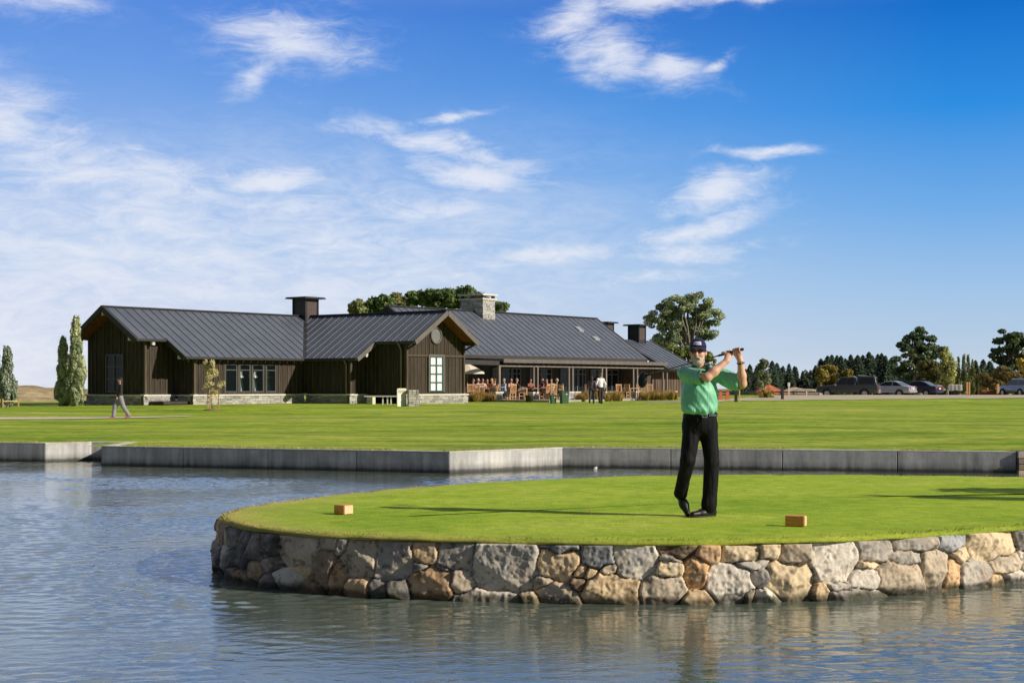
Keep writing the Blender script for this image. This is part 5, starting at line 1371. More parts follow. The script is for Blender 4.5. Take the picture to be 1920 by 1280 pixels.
for i, (x, yt, w, lab) in enumerate([(1797, 668, 11, "leftmost thin poplar between the two big cypresses"), (1807, 663, 12, "second thin poplar from the left between the cypresses"), (1815, 663, 12, "tallest thin poplar above the orange gate posts"), (1824, 672, 11, "fourth thin poplar from the left between the cypresses"), (1836, 686, 10, "short poplar right of the thin poplar row"), (1787, 676, 10, "dull thin poplar just right of the yellow green tree")]):
    poplar(lab, x, yt, 738, 160, w, 80 + i, 2000, (0.09, 0.12, 0.05), (0.40, 0.41, 0.18), .03, "thin poplars between the cypresses")
for i, (x, y, w, h, lab) in enumerate([(1848, 715, 22, 16, "brown bush above the orange rail fence"), (1878, 705, 12, 26, "olive conical bush right of the rail fence"), (1865, 716, 14, 14, "brown bush between the rail fence and the conical bush"), (1905, 706, 16, 12, "grey leaved bush right behind the parked car at the edge")]):
    crown_tree("bush", lab, x, 738, 150, [(x, y, w, h)], 1200, .26, (0.10, 0.09, 0.03), (0.42, 0.34, 0.13), .42, 14, 90 + i, None, .08, limbs=False)
for i, (x, y, w, h, lab) in enumerate([(1552, 700, 16, 18, "round ochre tree left of the pickup roof"), (1580, 707, 22, 13, "wide yellow ochre tree behind the pickup cab")]):
    crown_tree("willow_tree", lab, x, 737, 170, [(x, y, w, h), (x - 8, y + 8, w * .7, h * .8)], 2600, .3, (0.12, 0.11, 0.03), (0.56, 0.46, 0.13), .5, 26, 95 + i, None, .15)
crown_tree("pear_tree", "upright pale green young tree above the red earth mound", 1430, 738, 140, [(1430, 678, 9, 14), (1430, 700, 12, 18), (1428, 715, 11, 8)], 2200, .24, (0.08, 0.12, 0.07), (0.44, 0.48, 0.26), .36, 24, 98, None, .1, M_BARKP, .9)
b = place(1436, 751, 107); t = thing("bush", "low straw yellow bush in front of the red earth mound, left of a black bollard", "bush", (b[0], b[1], float(gz(b[0], b[1]))))
leaves("foliage", t, clumps_in([(0, 0, .25, .75, .5, .26)], 18, .2, 9), 1200, .10, (0.18, 0.15, 0.03), (0.55, 0.45, 0.12), .6, 1.3, 9)
# conifer plantation, single trees
def conifer(seed, H=8.0, n=2400):
    r = np.random.default_rng(seed); t = thing("conifer_tree", None, "tree")
    z = r.uniform(.04, 1.0, n) ** .85; z[:60] = 1 - r.uniform(0, .1, 60); lay = np.floor(z * 13) / 13; rad = (1 - z) ** .65 * 2.2 * (.7 + .5 * r.random(n)) * (1.1 - .45 * (z - lay) * 13) + .03
    a = r.uniform(0, 2 * PI, n) + seed; rr = rad * r.uniform(.45, 1.0, n)
    c = np.stack([np.cos(a) * rr, np.sin(a) * rr, z * H - rr * .25], 1); out = np.stack([np.cos(a), np.sin(a), -.35 + r.normal(0, .2, n)], 1)
    sd_ = np.stack([-np.sin(a), np.cos(a), r.normal(0, .3, n)], 1); s = .42 * (1.15 - .6 * z)[:, None]
    V = np.stack([c - out * s * .6, c + sd_ * s * .4, c + out * s * .9, c - sd_ * s * .4], 1).reshape(-1, 3)
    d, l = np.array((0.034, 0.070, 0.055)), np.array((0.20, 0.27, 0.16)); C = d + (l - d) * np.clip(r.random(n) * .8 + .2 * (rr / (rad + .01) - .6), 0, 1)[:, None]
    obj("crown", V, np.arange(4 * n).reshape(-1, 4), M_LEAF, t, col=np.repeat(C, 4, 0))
    mb = MB(); mb.tube([(0, 0, -.5), (0, 0, H * .95)], [.16, .02], 6); mb.build("trunk", M_BARK, t, True)
    return t
protos = [conifer(s) for s in (1, 2, 3, 4)]
rows = [(x, yt) for x, yt in ((1512, 694), (1526, 690), (1542, 680), (1558, 676), (1574, 674), (1590, 674), (1606, 673), (1622, 670), (1640, 672), (1658, 672), (1668, 674), (1402, 692), (1452, 690), (1463, 690), (1482, 690), (1421, 690), (1398, 688), (1408, 684), (1416, 690), (1447, 680), (1458, 684), (1468, 688), (1477, 678), (1487, 688), (1494, 690), (1503, 698), (1390, 690),
    (1520, 692), (1530, 684), (1538, 676), (1546, 672), (1553, 668), (1562, 664), (1570, 668), (1578, 670), (1586, 668), (1594, 667), (1602, 669), (1610, 666), (1618, 668), (1627, 660), (1636, 664), (1645, 663), (1654, 662), (1662, 666), (1671, 668), (1680, 672), (1692, 676), (1760, 680), (1845, 676), (1853, 674), (1860, 680), (1832, 672))]
r = random.Random(12)
for i, (x, yt) in enumerate(rows):
    Y = 262 + r.uniform(-16, 16); yt += r.uniform(-4, 4); x += r.uniform(-3, 3); p = protos[i % 4]; o = p if i < 4 else copy_tree(p); Y += 22 if i < 16 else 0
    zb = float(gz(0, Y)) - .2; h = zpx(yt, Y) - zb
    o.location = ((x - 960) / F * Y, Y, zb); k = h / 8.0; o.scale = (k * r.uniform(.95, 1.25),) * 2 + (k,); o.rotation_euler = (0, 0, r.uniform(0, 6.28))
    left = x < 1510
    tag(o, "dark conifer of the plantation left of the pickup, behind the red mound" if left else ("dark conifer of the plantation behind the parked cars" if x < 1700 else "dark conifer showing between the two big cypresses"), "tree", "plantation conifers left of the pickup" if left else ("plantation conifers behind the cars" if x < 1700 else "conifers between the cypresses"))
# dark understorey between the trunks of the plantation
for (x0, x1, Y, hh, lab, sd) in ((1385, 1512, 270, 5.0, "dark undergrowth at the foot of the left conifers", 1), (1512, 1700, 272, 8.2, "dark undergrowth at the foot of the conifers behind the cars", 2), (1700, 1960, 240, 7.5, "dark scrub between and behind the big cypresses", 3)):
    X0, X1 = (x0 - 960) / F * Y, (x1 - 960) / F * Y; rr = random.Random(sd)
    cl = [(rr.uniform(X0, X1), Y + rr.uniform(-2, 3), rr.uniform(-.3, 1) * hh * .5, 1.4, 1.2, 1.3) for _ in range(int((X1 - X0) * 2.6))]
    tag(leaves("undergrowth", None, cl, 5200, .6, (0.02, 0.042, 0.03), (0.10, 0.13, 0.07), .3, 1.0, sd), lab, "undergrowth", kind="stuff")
# earth mounds
def mound(name, label, cx, cy, rx, ry, h, mat, seed, struct=False, sq=1.0):
    n, m = 48, 12; V = []; z0 = float(gz(cx, cy)) - .15
    for j in range(m):
        f = j / (m - 1)
        for i in range(n):
            a = 2 * PI * i / n; w = 1 + .16 * math.sin(a * 3 + seed) + .08 * math.sin(a * 7 + seed * 2)
            x, y = math.cos(a) * rx * f * w, math.sin(a) * ry * f * w
            z = (h + .15) * (1 - f ** (2.0 * sq)) ** 1.15
            V.append((cx + x, cy + y, z0 + z * (1 + .12 * math.sin(x * 2.1 + seed) * math.cos(y * 1.7)) ))
    f_ = [(j*n+i, j*n+(i+1) % n, (j+1)*n+(i+1) % n, (j+1)*n+i) for j in range(m - 1) for i in range(n)]
    o = obj(name, V, f_, mat, None, True); fixn(o)
    return tag(o, kind="structure") if struct else tag(o, label, "earth mound")
M_DRY = simple("dry mound grass", (0.46, 0.36, 0.20), .95, .45, 1.2, .9, 14, bdist=.12, grime=.5)
mound("hill", "", -37.0, 106, 11.5, 7, 1.10, M_DRY, 1.0, True)
def tufts(label, pts, n, h, dark, light, name="tussock"):
    r = np.random.default_rng(len(pts) * 7 + n)
M_REDEARTH = simple("red brown earth", (0.42, 0.13, 0.065), .95, .3, 2.5, .8, 12, bdist=.08)
mound("earth_mound", "heap of red brown earth behind the low fence and the pale young tree", (1438 - 960) / F * 145, 145, 2.2, 1.6, 1.05, M_REDEARTH, 2.0)
M_GREYEARTH = simple("pale dry earth", (0.42, 0.34, 0.26), .95, .3, 2, .8, 10, bdist=.08)
mound("earth_mound", "pale grey heap of earth just left of the pickup", (1502 - 960) / F * 150, 150, 3.0, 1.8, .85, M_GREYEARTH, 4.0)
mound("earth_mound", "long pale earth bank right of the red mound", (1476 - 960) / F * 156, 156, 2.6, 1.8, .75, M_GREYEARTH, 5.5)

# low dark fence, posts, bollards, orange stands near the drive
def bollard(x, ybase, ytop, wpx, Y, label):
    h = (ybase - ytop) / F * Y; w = wpx / F * Y
    t = thing("bollard", label, "bollard", ((x - 960) / F * Y, Y, zpx(ybase, Y)), 0, "black timber bollards"); mb = MB(); mb.cbox((0, 0, h / 2 - .1), (w, w, h + .2), bev=.015); mb.build("post", M_DARK, t)
    mb = MB(); mb.cbox((0, 0, h - .09), (w + .012, w + .012, .05)); mb.build("band", M_DARKMETAL, t)
bollard(1380, 750, 722, 5.5, 99, "black timber bollard just right of the golfer's elbow")
bollard(1467, 748, 724, 5, 104, "black timber bollard in front of the pale earth bank")
mb = MB(); Y = 128
x0, x1 = (1345 - 960) / F * Y, (1535 - 960) / F * Y; z0 = float(gz(0, Y))
t = thing("rail_fence", "low dark rail fence running in front of the red earth mound", "fence", (x0, Y, z0)); Lr = x1 - x0
for z in (.28, .5): mb.bar((0, 0, z), (Lr, 0, z), .05, .12)
mb.build("rail", M_DARK, t)
for i in range(9): mb = MB(); mb.bar((Lr * i / 8, 0, -.1), (Lr * i / 8, 0, .62), .1, .1, (1, 0, 0)); mb.build("post", M_DARK, t)
def post(name, label, cat, x, ybase, ytop, wpx, Y, col, head=None):
    h = (ybase - ytop) / F * Y; w = wpx / F * Y
    t = thing(name, label, cat, ((x - 960) / F * Y, Y, zpx(ybase, Y))); mb = MB(); mb.cbox((0, 0, h / 2 - .1), (w, w, h + .2), bev=w * .1); mb.build("post", simple(name + " paint", col, .6, .15), t)
    if head: mb = MB(); mb.cbox((0, -.02, h - head[1] / 2), (head[0], .04, head[1]), bev=.01); mb.build("sign_plate", simple("white sign plate", (.75, .76, .76), .5, .05), t)
post("marker_post", "thin yellow marker post beside the black bollard at the golfer's elbow", "post", 1386.5, 749, 724, 2.2, 99.5, (.70, .52, .18))
post("sign_post", "short pale sign post with a small white plate right of the second bollard", "sign", 1479, 741, 717, 2.2, 122, (.72, .70, .58), (.20, .30))
post("marker_post", "low pale peg in the gravel left of the pickup", "post", 1512, 743, 733, 2.5, 118, (.72, .60, .42))
for i, (x, lab) in enumerate(((1351, "left red orange upright stand behind the golfer's back"), (1364, "right red orange upright stand behind the golfer's back"))):
    Y = 104; t = thing("orange_stand", lab, "stand", ((x - 960) / F * Y, Y, zpx(747, Y)), 0, "red orange stands"); mb = MB()
    mb.add([(-.16, -.12, -.1), (.16, -.12, -.1), (.16, .12, -.1), (-.16, .12, -.1), (-.08, -.08, .52), (.08, -.08, .52), (.08, .08, .52), (-.08, .08, .52)], [(0,3,2,1),(4,5,6,7),(0,1,5,4),(1,2,6,5),(2,3,7,6),(3,0,4,7)]); mb.build("upright", simple("red orange paint", (.70, .17, .08), .6, .12), t)
    mb = MB(); mb.cbox((0, 0, .54), (.2, .2, .05)); mb.build("cap", simple("red paint", (.45, .07, .05), .6, .12), t)
for i, (x, lab) in enumerate(((1813, "left orange timber gate post by the thin poplars"), (1817.5, "right orange timber gate post by the thin poplars"))):
    post("gate_post", lab, "post", x, 735, 716, 2.6, 140, (.62, .34, .14))
Y = 142; x0, x1 = (1836 - 960) / F * Y, (1868 - 960) / F * Y
t = thing("rail_fence", "orange brown board fence left of the car at the right edge", "fence", (x0, Y, .9)); Lr = x1 - x0
mb = MB()
for z in (-.05, .12, .29): mb.box((0, -.03, z), (Lr, .03, z + .15))
mb.build("rail", m_timber("orange brown board", (.30, .13, .05)), t)
for i in range(3): mb = MB(); mb.bar((Lr * i / 2, .05, -.4), (Lr * i / 2, .05, .62), .12, .12, (1, 0, 0)); mb.build("post", M_STAKE, t)
post("gate_post", "single orange timber post at the right end of the board fence", "post", 1871, 734, 720, 4, 140, (.66, .38, .16))

# ------------------------------------------------------------------ vehicles
def paint(name, c, rough=.28, metal=.35):
    m, nt, p = newmat(name); g = N(nt); f = g.noise(g.coord("Object"), 3, 3, .5)
    g.l(g.ramp(f, [(.3, tuple(x * .92 for x in c)), (.7, tuple(x * 1.06 for x in c))]), p.inputs["Base Color"]); p.inputs["Roughness"].default_value = rough; p.inputs["Metallic"].default_value = metal; p.inputs["Coat Weight"].default_value = .5; p.inputs["Coat Roughness"].default_value = .08; return m
M_TYRE = simple("tyre rubber", (.02, .02, .02), .9); M_RIM = simple("alloy rim", (.45, .45, .46), .35, metal=.6); M_TAIL = simple("red lamp glass", (.45, .02, .02), .25); M_HEAD = simple("clear lamp glass", (.7, .7, .7), .15); M_PLATE = simple("white plate", (.75, .75, .72), .5, .04); M_CHROME = simple("chrome", (.75, .75, .75), .15, .03, metal=.9)
M_CARGLASS = m_glass("car glass", (.012, .015, .018), 0)
def car(label, loc, rz, mat, kind):
    t = thing("parked_car", label, "car" if kind != "pickup" else "pickup truck", loc, rz, "vehicles parked on the gravel")
    if kind == "pickup":
        Ln, Wd = 5.1, 1.8; body = [(-2.5, .45), (-2.5, .98), (-.95, 1.02), (-.95, 1.0), (.85, 1.02), (1.05, 1.06), (2.25, .98), (2.5, .86), (2.5, .5), (2.05, .42)]
        body = [(-2.52, .48), (-2.52, 1.05), (1.0, 1.06), (2.2, .99), (2.46, .88), (2.5, .5), (2.3, .42), (-2.2, .42)]
        cab = [(-.75, 1.04), (-.68, 1.70), (-.5, 1.76), (.42, 1.72), (1.1, 1.04)]; wheels = (1.6, -1.45); R_ = .36
        canopy = [(-2.46, 1.04), (-2.28, 1.72), (-2.1, 1.80), (-.86, 1.80), (-.80, 1.04)]
    elif kind == "suv":
        Ln, Wd = 4.4, 1.78; body = [(-2.1, .4), (-2.15, .95), (1.05, 1.0), (1.95, .9), (2.15, .7), (2.15, .4)]
        cab = [(-2.08, .93), (-1.8, 1.6), (-1.5, 1.68), (.25, 1.64), (1.1, .98)]; wheels = (1.3, -1.3); R_ = .34; canopy = None
    else:
        Ln, Wd = 4.5, 1.74; body = [(-2.2, .36), (-2.24, .78), (-2.1, .95), (-1.4, .98), (.95, .95), (1.95, .80), (2.2, .66), (2.22, .36)]
        cab = [(-1.75, .95), (-.95, 1.36), (-.6, 1.42), (.1, 1.40), (1.05, .93)]; wheels = (1.35, -1.3); R_ = .31; canopy = None
    h = Wd / 2
    def shell(prof, yb, yt, z0, z1, name, m_, par, bw=.05):
        V = []; n = len(prof)
        for s in (-1, 1):
            for (x, z) in prof: f = (z - z0) / (z1 - z0 + 1e-6); V.append((x, s * (yb + (yt - yb) * f), z))
        fs = [tuple(range(n)), tuple(range(n, 2 * n))[::-1]] + [(i, n + i, n + (i + 1) % n, (i + 1) % n) for i in range(n)]
        o = obj(name, V, fs, m_, par); fixn(o); bevel(o, bw, 3, 25); 
        for p_ in o.data.polygons: p_.use_smooth = True
        return o
    bo = shell(body, h, h - .03, .4, 1.06, "body", mat, t, .07)
    zt = max(z for _, z in cab); zb = min(z for _, z in cab)
    ca = shell(cab, h - .04, h - .27, zb, zt, "cabin", mat, t, .06)
    def side_window(par, pts, yb=h - .04, yt=h - .27, z0=zb, z1=zt):
        for s in (-1, 1):
            mb = MB(); mb.add([(x, s * (yb + (yt - yb) * (z - z0) / (z1 - z0) + .012), z) for x, z in pts], [tuple(range(len(pts)))]); mb.build("side_window", M_CARGLASS, par)
    def end_window(par, a, b, nm, ins=.09):
        a = np.array(a); b = np.array(b); d = b - a; n_ = np.array([-d[1], d[0]]); n_ /= np.linalg.norm(n_); n_ = n_ * np.sign(n_[0]) if abs(n_[0]) > .1 else n_
        if nm == "rear_window": n_ = -abs(n_[0]) * np.array([1, 0]) + np.array([0, abs(n_[1])])
        p, q = a + d * .12 + n_ * .012, a + d * .9 + n_ * .012; wd = lambda z: (h - .04 + (-.23) * (z - zb) / (zt - zb)) - ins
        mb = MB(); mb.add([(p[0], -wd(p[1]), p[1]), (p[0], wd(p[1]), p[1]), (q[0], wd(q[1]), q[1]), (q[0], -wd(q[1]), q[1])], [(0, 1, 2, 3)]); mb.build(nm, M_CARGLASS, par)
    if kind == "pickup":
        side_window(ca, [(.05, 1.1), (.92, 1.1), (.42, 1.62), (.05, 1.64)]); side_window(ca, [(-.62, 1.1), (-.05, 1.1), (-.05, 1.64), (-.58, 1.64)])
        end_window(ca, (1.1, 1.04), (.42, 1.72), "windscreen")
        cn = shell(canopy, h - .05, h - .22, 1.04, 1.8, "canopy", mat, t, .06)
        side_window(cn, [(-2.24, 1.15), (-1.0, 1.15), (-1.0, 1.66), (-2.14, 1.66)], h - .05, h - .22, 1.04, 1.8)
        end_window(cn, (-2.46, 1.04), (-2.28, 1.72), "rear_window")
        mb = MB(); mb.cbox((-2.54, 0, .85), (.03, 1.5, .36), bev=.01); mb.build("tailgate", mat, bo)
        for s in (-1, 1): mb = MB(); mb.bar((-2.30, s * .55, 1.74), (-.9, s * .6, 1.86), .05, .05); mb.build("roof_rail", M_CHROME, cn)
    elif kind == "suv":
        side_window(ca, [(-1.85, 1.05), (-.9, 1.05), (-.9, 1.55), (-1.65, 1.52)]); side_window(ca, [(-.82, 1.05), (.9, 1.05), (.3, 1.56), (-.82, 1.56)]); end_window(ca, cab[0], cab[1], "rear_window"); end_window(ca, cab[4], cab[3], "windscreen")
    else:
        side_window(ca, [(-1.45, 1.0), (-.62, 1.0), (-.62, 1.34), (-.95, 1.3)]); side_window(ca, [(-.54, 1.0), (.85, 1.0), (.12, 1.33), (-.54, 1.36)]); end_window(ca, cab[0], cab[1], "rear_window"); end_window(ca, cab[4], cab[3], "windscreen")
    xr = body[0][0] - .02; xf = max(p[0] for p in body)
    for s in (-1, 1):
        mb = MB(); mb.cbox((xr, s * (h - .2), .80), (.07, .26, .2), bev=.015); mb.build("tail_lamp", M_TAIL, bo)
        mb = MB(); mb.cbox((xf - .02, s * (h - .25), .74), (.07, .34, .16), bev=.015); mb.build("headlight", M_HEAD, bo)
        mb = MB(); mb.cbox((.88, s * (h + .08), 1.08), (.1, .2, .15), bev=.03); mb.build("mirror", M_CHROME if kind == "pickup" else mat, bo)
        for x in wheels:
            wt = MB(); y0 = s * (h - .19); wt.tube([(x, y0, R_), (x, y0 + s * .2, R_)], R_, 20); wo = wt.build("wheel", M_TYRE, t)
            rm = MB(); rm.tube([(x, y0 + s * .19, R_), (x, y0 + s * .212, R_)], R_ * .62, 14); rm.build("rim", M_RIM, wo)
            ar = MB(); ar.tube([(x + math.cos(a) * (R_ + .05), s * (h + .004), R_ + math.sin(a) * (R_ + .05)) for a in np.linspace(0, PI, 13)], .035, 6); ar.build("wheel_arch", M_TYRE, bo, True)
    mb = MB(); mb.cbox((xr - .02, 0, .47), (.1, Wd - .1, .16), bev=.03); mb.build("bumper", M_CHROME if kind == "pickup" else mat, bo)
    mb = MB(); mb.cbox((xf + .01, 0, .47), (.1, Wd - .1, .18), bev=.03); mb.build("bumper", M_CHROME if kind == "pickup" else mat, bo)
    mb = MB(); mb.cbox((xr - .04, 0, .72 if kind != "pickup" else .62), (.02, .4, .12)); mb.build("number_plate", M_PLATE, bo)
    return t
gcar = lambda x, Y: ((x - 960) / F * Y, Y, float(gz((x - 960) / F * Y, Y)) + .03)
car("dark grey double cab pickup with a canopy, leftmost of the parked vehicles", gcar(1590, 126), PI - R(20), paint("dark grey paint", (.045, .048, .05), .35, .2), "pickup")
car("silver saloon car parked behind the pickup's tail", gcar(1668, 137), PI - R(38), paint("silver paint", (.48, .51, .56), .3, .4), "sedan")
car("navy blue saloon car right of the silver one", gcar(1719, 140), PI - R(40), paint("navy paint", (.016, .022, .06), .25, .2), "sedan")
car("blue grey car at the right picture edge beneath the dark cypress", gcar(1911, 141), PI - R(72), paint("blue grey paint", (.24, .29, .38), .3, .4), "suv")
def trailer(x, Y, w, h, label):
    t = thing("trailer", label, "trailer", gcar(x, Y), R(-12), "white trailers"); m = simple("white trailer panel", (.68, .68, .64), .5, .1, 2)
    mb = MB(); mb.cbox((0, 0, .5 + h / 2), (w, 1.2, h), bev=.04); b_ = mb.build("body", m, t)
    mb = MB()
    for k in (-.3, 0, .3): mb.box((w * k - .02, -.62, .52), (w * k + .02, -.6, .48 + h))
    mb.build("rib", simple("grey rib", (.35, .35, .34), .6), b_)
    for s in (-1, 1): mb = MB(); mb.tube([(0, s * .5, .28), (0, s * .62, .28)], .28, 16); mb.build("wheel", M_TYRE, t)
    mb = MB(); mb.bar((w / 2, 0, .45), (w / 2 + 1.0, 0, .42), .07, .07); mb.build("drawbar", M_DARKMETAL, t)
trailer(1760, 152, 1.2, .55, "white low trailer right of the navy car"); trailer(1791, 146, 1.2, .6, "white box trailer left of the orange gate posts")

# ------------------------------------------------------------------ things on the lawn by the gable
Y = 80.5; b = at(753, 763, Y); zg = float(gz(b[0], Y))
t = thing("notice_board", "white notice board with a beige heading standing before the stone pier", "sign", (b[0], Y, zg), R(42))
w_, h_ = .52, .92
mb = MB(); mb.cbox((0, 0, h_ / 2), (w_, .05, h_), bev=.006); mb.build("panel", simple("white board", (.78, .78, .75), .55, .05), t)
mb = MB(); mb.cbox((0, -.03, h_ - .13), (w_ - .06, .012, .16)); mb.build("heading", simple("beige heading", (.44, .40, .26), .6, .1), t)
r = random.Random(4); mb = MB()
for i in range(9): ww = r.uniform(.3, .42); mb.box((-.21, -.029, .62 - i * .058), (-.21 + ww, -.026, .632 - i * .058))
mb.build("text_lines", simple("grey print", (.45, .46, .48), .7, .05), t)
mb = MB()
for s in (-1, 1): mb.bar((s * (w_ / 2 + .02), 0, -.1), (s * (w_ / 2 + .02), 0, h_ + .01), .04, .06, (1, 0, 0))
mb.bar((-w_ / 2, 0, h_ + .015), (w_ / 2, 0, h_ + .015), .06, .04); mb.build("frame", simple("cream frame", (.62, .60, .48), .6), t)
b = at(766, 763, 80.3); mb = MB(); rubble(mb, (0, 0, -.1), (.56, .5, .92), .26, 9, .03, [(.46,.44,.40),(.54,.52,.47),(.38,.37,.36)])
o = mb.build("stone_pier", M_STONE2, None, colors=True); o.location = (b[0], 80.3, float(gz(0, 80))); o.rotation_euler = (0, 0, R(12)); tag(o, "short square stone pier right beside the white notice board", "pier")
b = at(696, 752, 87.0); t = thing("service_box", "cream metal service box against the dark wall left of the notice board", "box", (b[0], 87.0, float(gz(0, 87)) - .02), R(-30))
mb = MB(); mb.cbox((0, 0, .24), (.4, .3, .48), bev=.012); mb.build("case", simple("cream paint", (.66, .62, .44), .5, .06), t); mb = MB(); mb.cbox((-.03, -.152, .24), (.06, .02, .06)); mb.build("lock", M_DARK, t)
Y = 86.0; x0, x1 = (706 - 960) / F * Y, (746 - 960) / F * Y
t = thing("low_rail", "low pale rail on white posts between the service box and the notice board", "rail", (x0, Y, float(gz(0, Y)))); Lr = x1 - x0
mb = MB(); mb.box((-.7, -.12, .48), (Lr + .1, .12, .56)); mb.build("top", simple("pale mauve cap", (.50, .47, .48), .7, .08), t)
for x in (.36, .62, .82): mb = MB(); mb.bar((x, 0, -.1), (x, 0, .48), .07, .07, (1, 0, 0)); mb.build("post", M_PLATE, t)
M_BIN = simple("green bin plastic", (.055, .13, .07), .5, .15, 3)
def bin_(x, ybase, Y, w, h, label):
    t = thing("bin", label, "bin", ((x - 960) / F * Y, Y, float(gz(0, Y)) - .02), R(18), "green bins on the lawn"); mb = MB()
    a, b_ = w / 2 * .86, w / 2; mb.add([(-a, -a, 0), (a, -a, 0), (a, a, 0), (-a, a, 0), (-b_, -b_, h), (b_, -b_, h), (b_, b_, h), (-b_, b_, h)], [(0,3,2,1),(4,5,6,7),(0,1,5,4),(1,2,6,5),(2,3,7,6),(3,0,4,7)]); bevel(mb.build("body", M_BIN, t), .02, 2)
    mb = MB(); mb.cbox((0, 0, h + .02), (w + .04, w + .04, .05), bev=.012); mb.build("lid", M_BIN, t)
    mb = MB(); mb.cbox((.06, -w / 2 - .004, h * .82), (.1, .012, .06)); mb.build("label_plate", M_PLATE, t)
bin_(1037, 758, 91.5, .34, .48, "shorter of the two green bins"); bin_(1058, 758, 91.5, .48, .70, "taller green bin with a white plate")
b = at(993, 752, 98); t = thing("planter", "black planter tub beside the stone pier", "planter", (b[0], 98, float(gz(0, 98)) - .02)); mb = MB(); mb.lathe([(.22, 0), (.30, .42), (.32, .46), (.28, .46), (.26, .40)], (0, 0, 0), 18); mb.build("tub", M_DARK, t, True)
mb = MB(); mb.lathe([(.27, .39), (.01, .42)], (0, 0, 0), 14); mb.build("soil", simple("soil", (.05, .035, .025), .95), t)
# tussock grasses along the terrace edge
def tussock_proto(seed):
    r = np.random.default_rng(seed); n = 130; a = r.uniform(0, 2 * PI, n); o = r.uniform(0, .12, n); ln = r.uniform(.45, .85, n); sp = r.uniform(.05, .5, n)
    p0 = np.stack([np.cos(a) * o, np.sin(a) * o, np.zeros(n)], 1); p1 = p0 + np.stack([np.cos(a) * sp * .5, np.sin(a) * sp * .5, ln * .75], 1); p2 = p0 + np.stack([np.cos(a) * sp, np.sin(a) * sp, ln * .95], 1)
    w = np.stack([-np.sin(a), np.cos(a), a * 0], 1) * .014
    V = np.stack([p0 - w, p0 + w, p1 + w * .7, p1 - w * .7, p2], 1).reshape(-1, 3); f = []
    for i in range(n): k = 5 * i; f += [(k, k+1, k+2, k+3), (k+3, k+2, k+4)]
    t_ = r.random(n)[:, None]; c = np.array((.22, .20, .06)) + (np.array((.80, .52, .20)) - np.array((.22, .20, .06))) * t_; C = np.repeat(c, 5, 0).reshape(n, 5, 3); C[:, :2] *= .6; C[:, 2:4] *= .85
    return obj("tussock_grass", V, f, M_LEAF, None, col=C.reshape(-1, 3))
tp_ = [tussock_proto(s) for s in (1, 2, 3)]; r = random.Random(8); k = 0
for (x0, x1, Y0, Y1, n, lab, grp) in ((883, 906, 99.5, 100.5, 9, "straw coloured tussock grass in front of the crowded left tables", "tussocks by the left tables"), (912, 928, 100, 101, 5, "straw coloured tussock grass just left of the square stone pier", "tussocks by the stone pier"),
        (1081, 1100, 101, 103, 6, "dark green tussock grass left of the walking couple", "tussocks left of the couple"), (1108, 1165, 103, 106, 16, "orange brown tussock grass behind the walking couple", "tussocks behind the couple"), (1204, 1268, 107, 111, 24, "orange brown tussock grass at the right end of the terrace", "tussocks at the right end")):
    for i in range(n):
        x = x0 + (x1 - x0) * (i + r.uniform(.2, .8)) / n; Y = r.uniform(Y0, Y1); X = (x - 960) / F * Y
        o = tp_[k] if k < 3 else tp_[k % 3].copy()
        if k >= 3: COL.objects.link(o)
        o.location = (X, Y, float(gz(X, Y)) - .02); s = r.uniform(.75, 1.1); o.scale = (s, s, s * r.uniform(.8, 1.05)); o.rotation_euler = (0, 0, r.uniform(0, 6.28)); tag(o, lab, "tussock grass", grp); k += 1

# ------------------------------------------------------------------ terrace furniture
M_TEAK = m_timber("orange teak", (.64, .38, .20)); M_TEAKL = m_timber("pale teak", (.66, .46, .26))
def make_chair(mat, label):
    t = thing("dining_chair", label, "chair")
    mb = MB(); mb.cbox((0, 0, .45), (.46, .44, .045), bev=.01); mb.build("seat", mat, t)
    for sx in (-1, 1):
        mb = MB(); mb.bar((sx * .2, .19, 0), (sx * .2, .19, .45), .05, .05, (1, 0, 0)); mb.build("leg", mat, t)
        mb = MB(); mb.bar((sx * .2, -.2, 0), (sx * .2, -.2, .45), .05, .05, (1, 0, 0)); mb.build("leg", mat, t)
    bk = MB()
    for sx in (-1, 1): bk.bar((sx * .2, -.21, .45), (sx * .2, -.29, 1.02), .05, .045, (1, 0, 0))
    for i in range(5): x = -.13 + .065 * i; bk.bar((x, -.22, .55), (x, -.28, .96), .04, .02, (1, 0, 0))
    bk.bar((-.2, -.285, .98), (.2, -.285, .98), .04, .09); bk.bar((-.2, -.22, .54), (.2, -.22, .54), .03, .05); bk.build("backrest", mat, t)
    ap = MB(); ap.bar((-.2, -.2, .2), (.2, -.2, .2), .03, .04); ap.bar((-.2, .19, .2), (.2, .19, .2), .03, .04); ap.bar((-.2, -.2, .24), (-.2, .19, .24), .03, .04); ap.bar((.2, -.2, .24), (.2, .19, .24), .03, .04); ap.build("stretcher", mat, t)
    return t
chair_o = None; chair_p = None
ZFL = .84
def flz(X, Y):
    q = np.array([X, Y]) - CO; d = np.dot(q, V2); return ZFL if d < 5.6 else float(gz(X, Y))
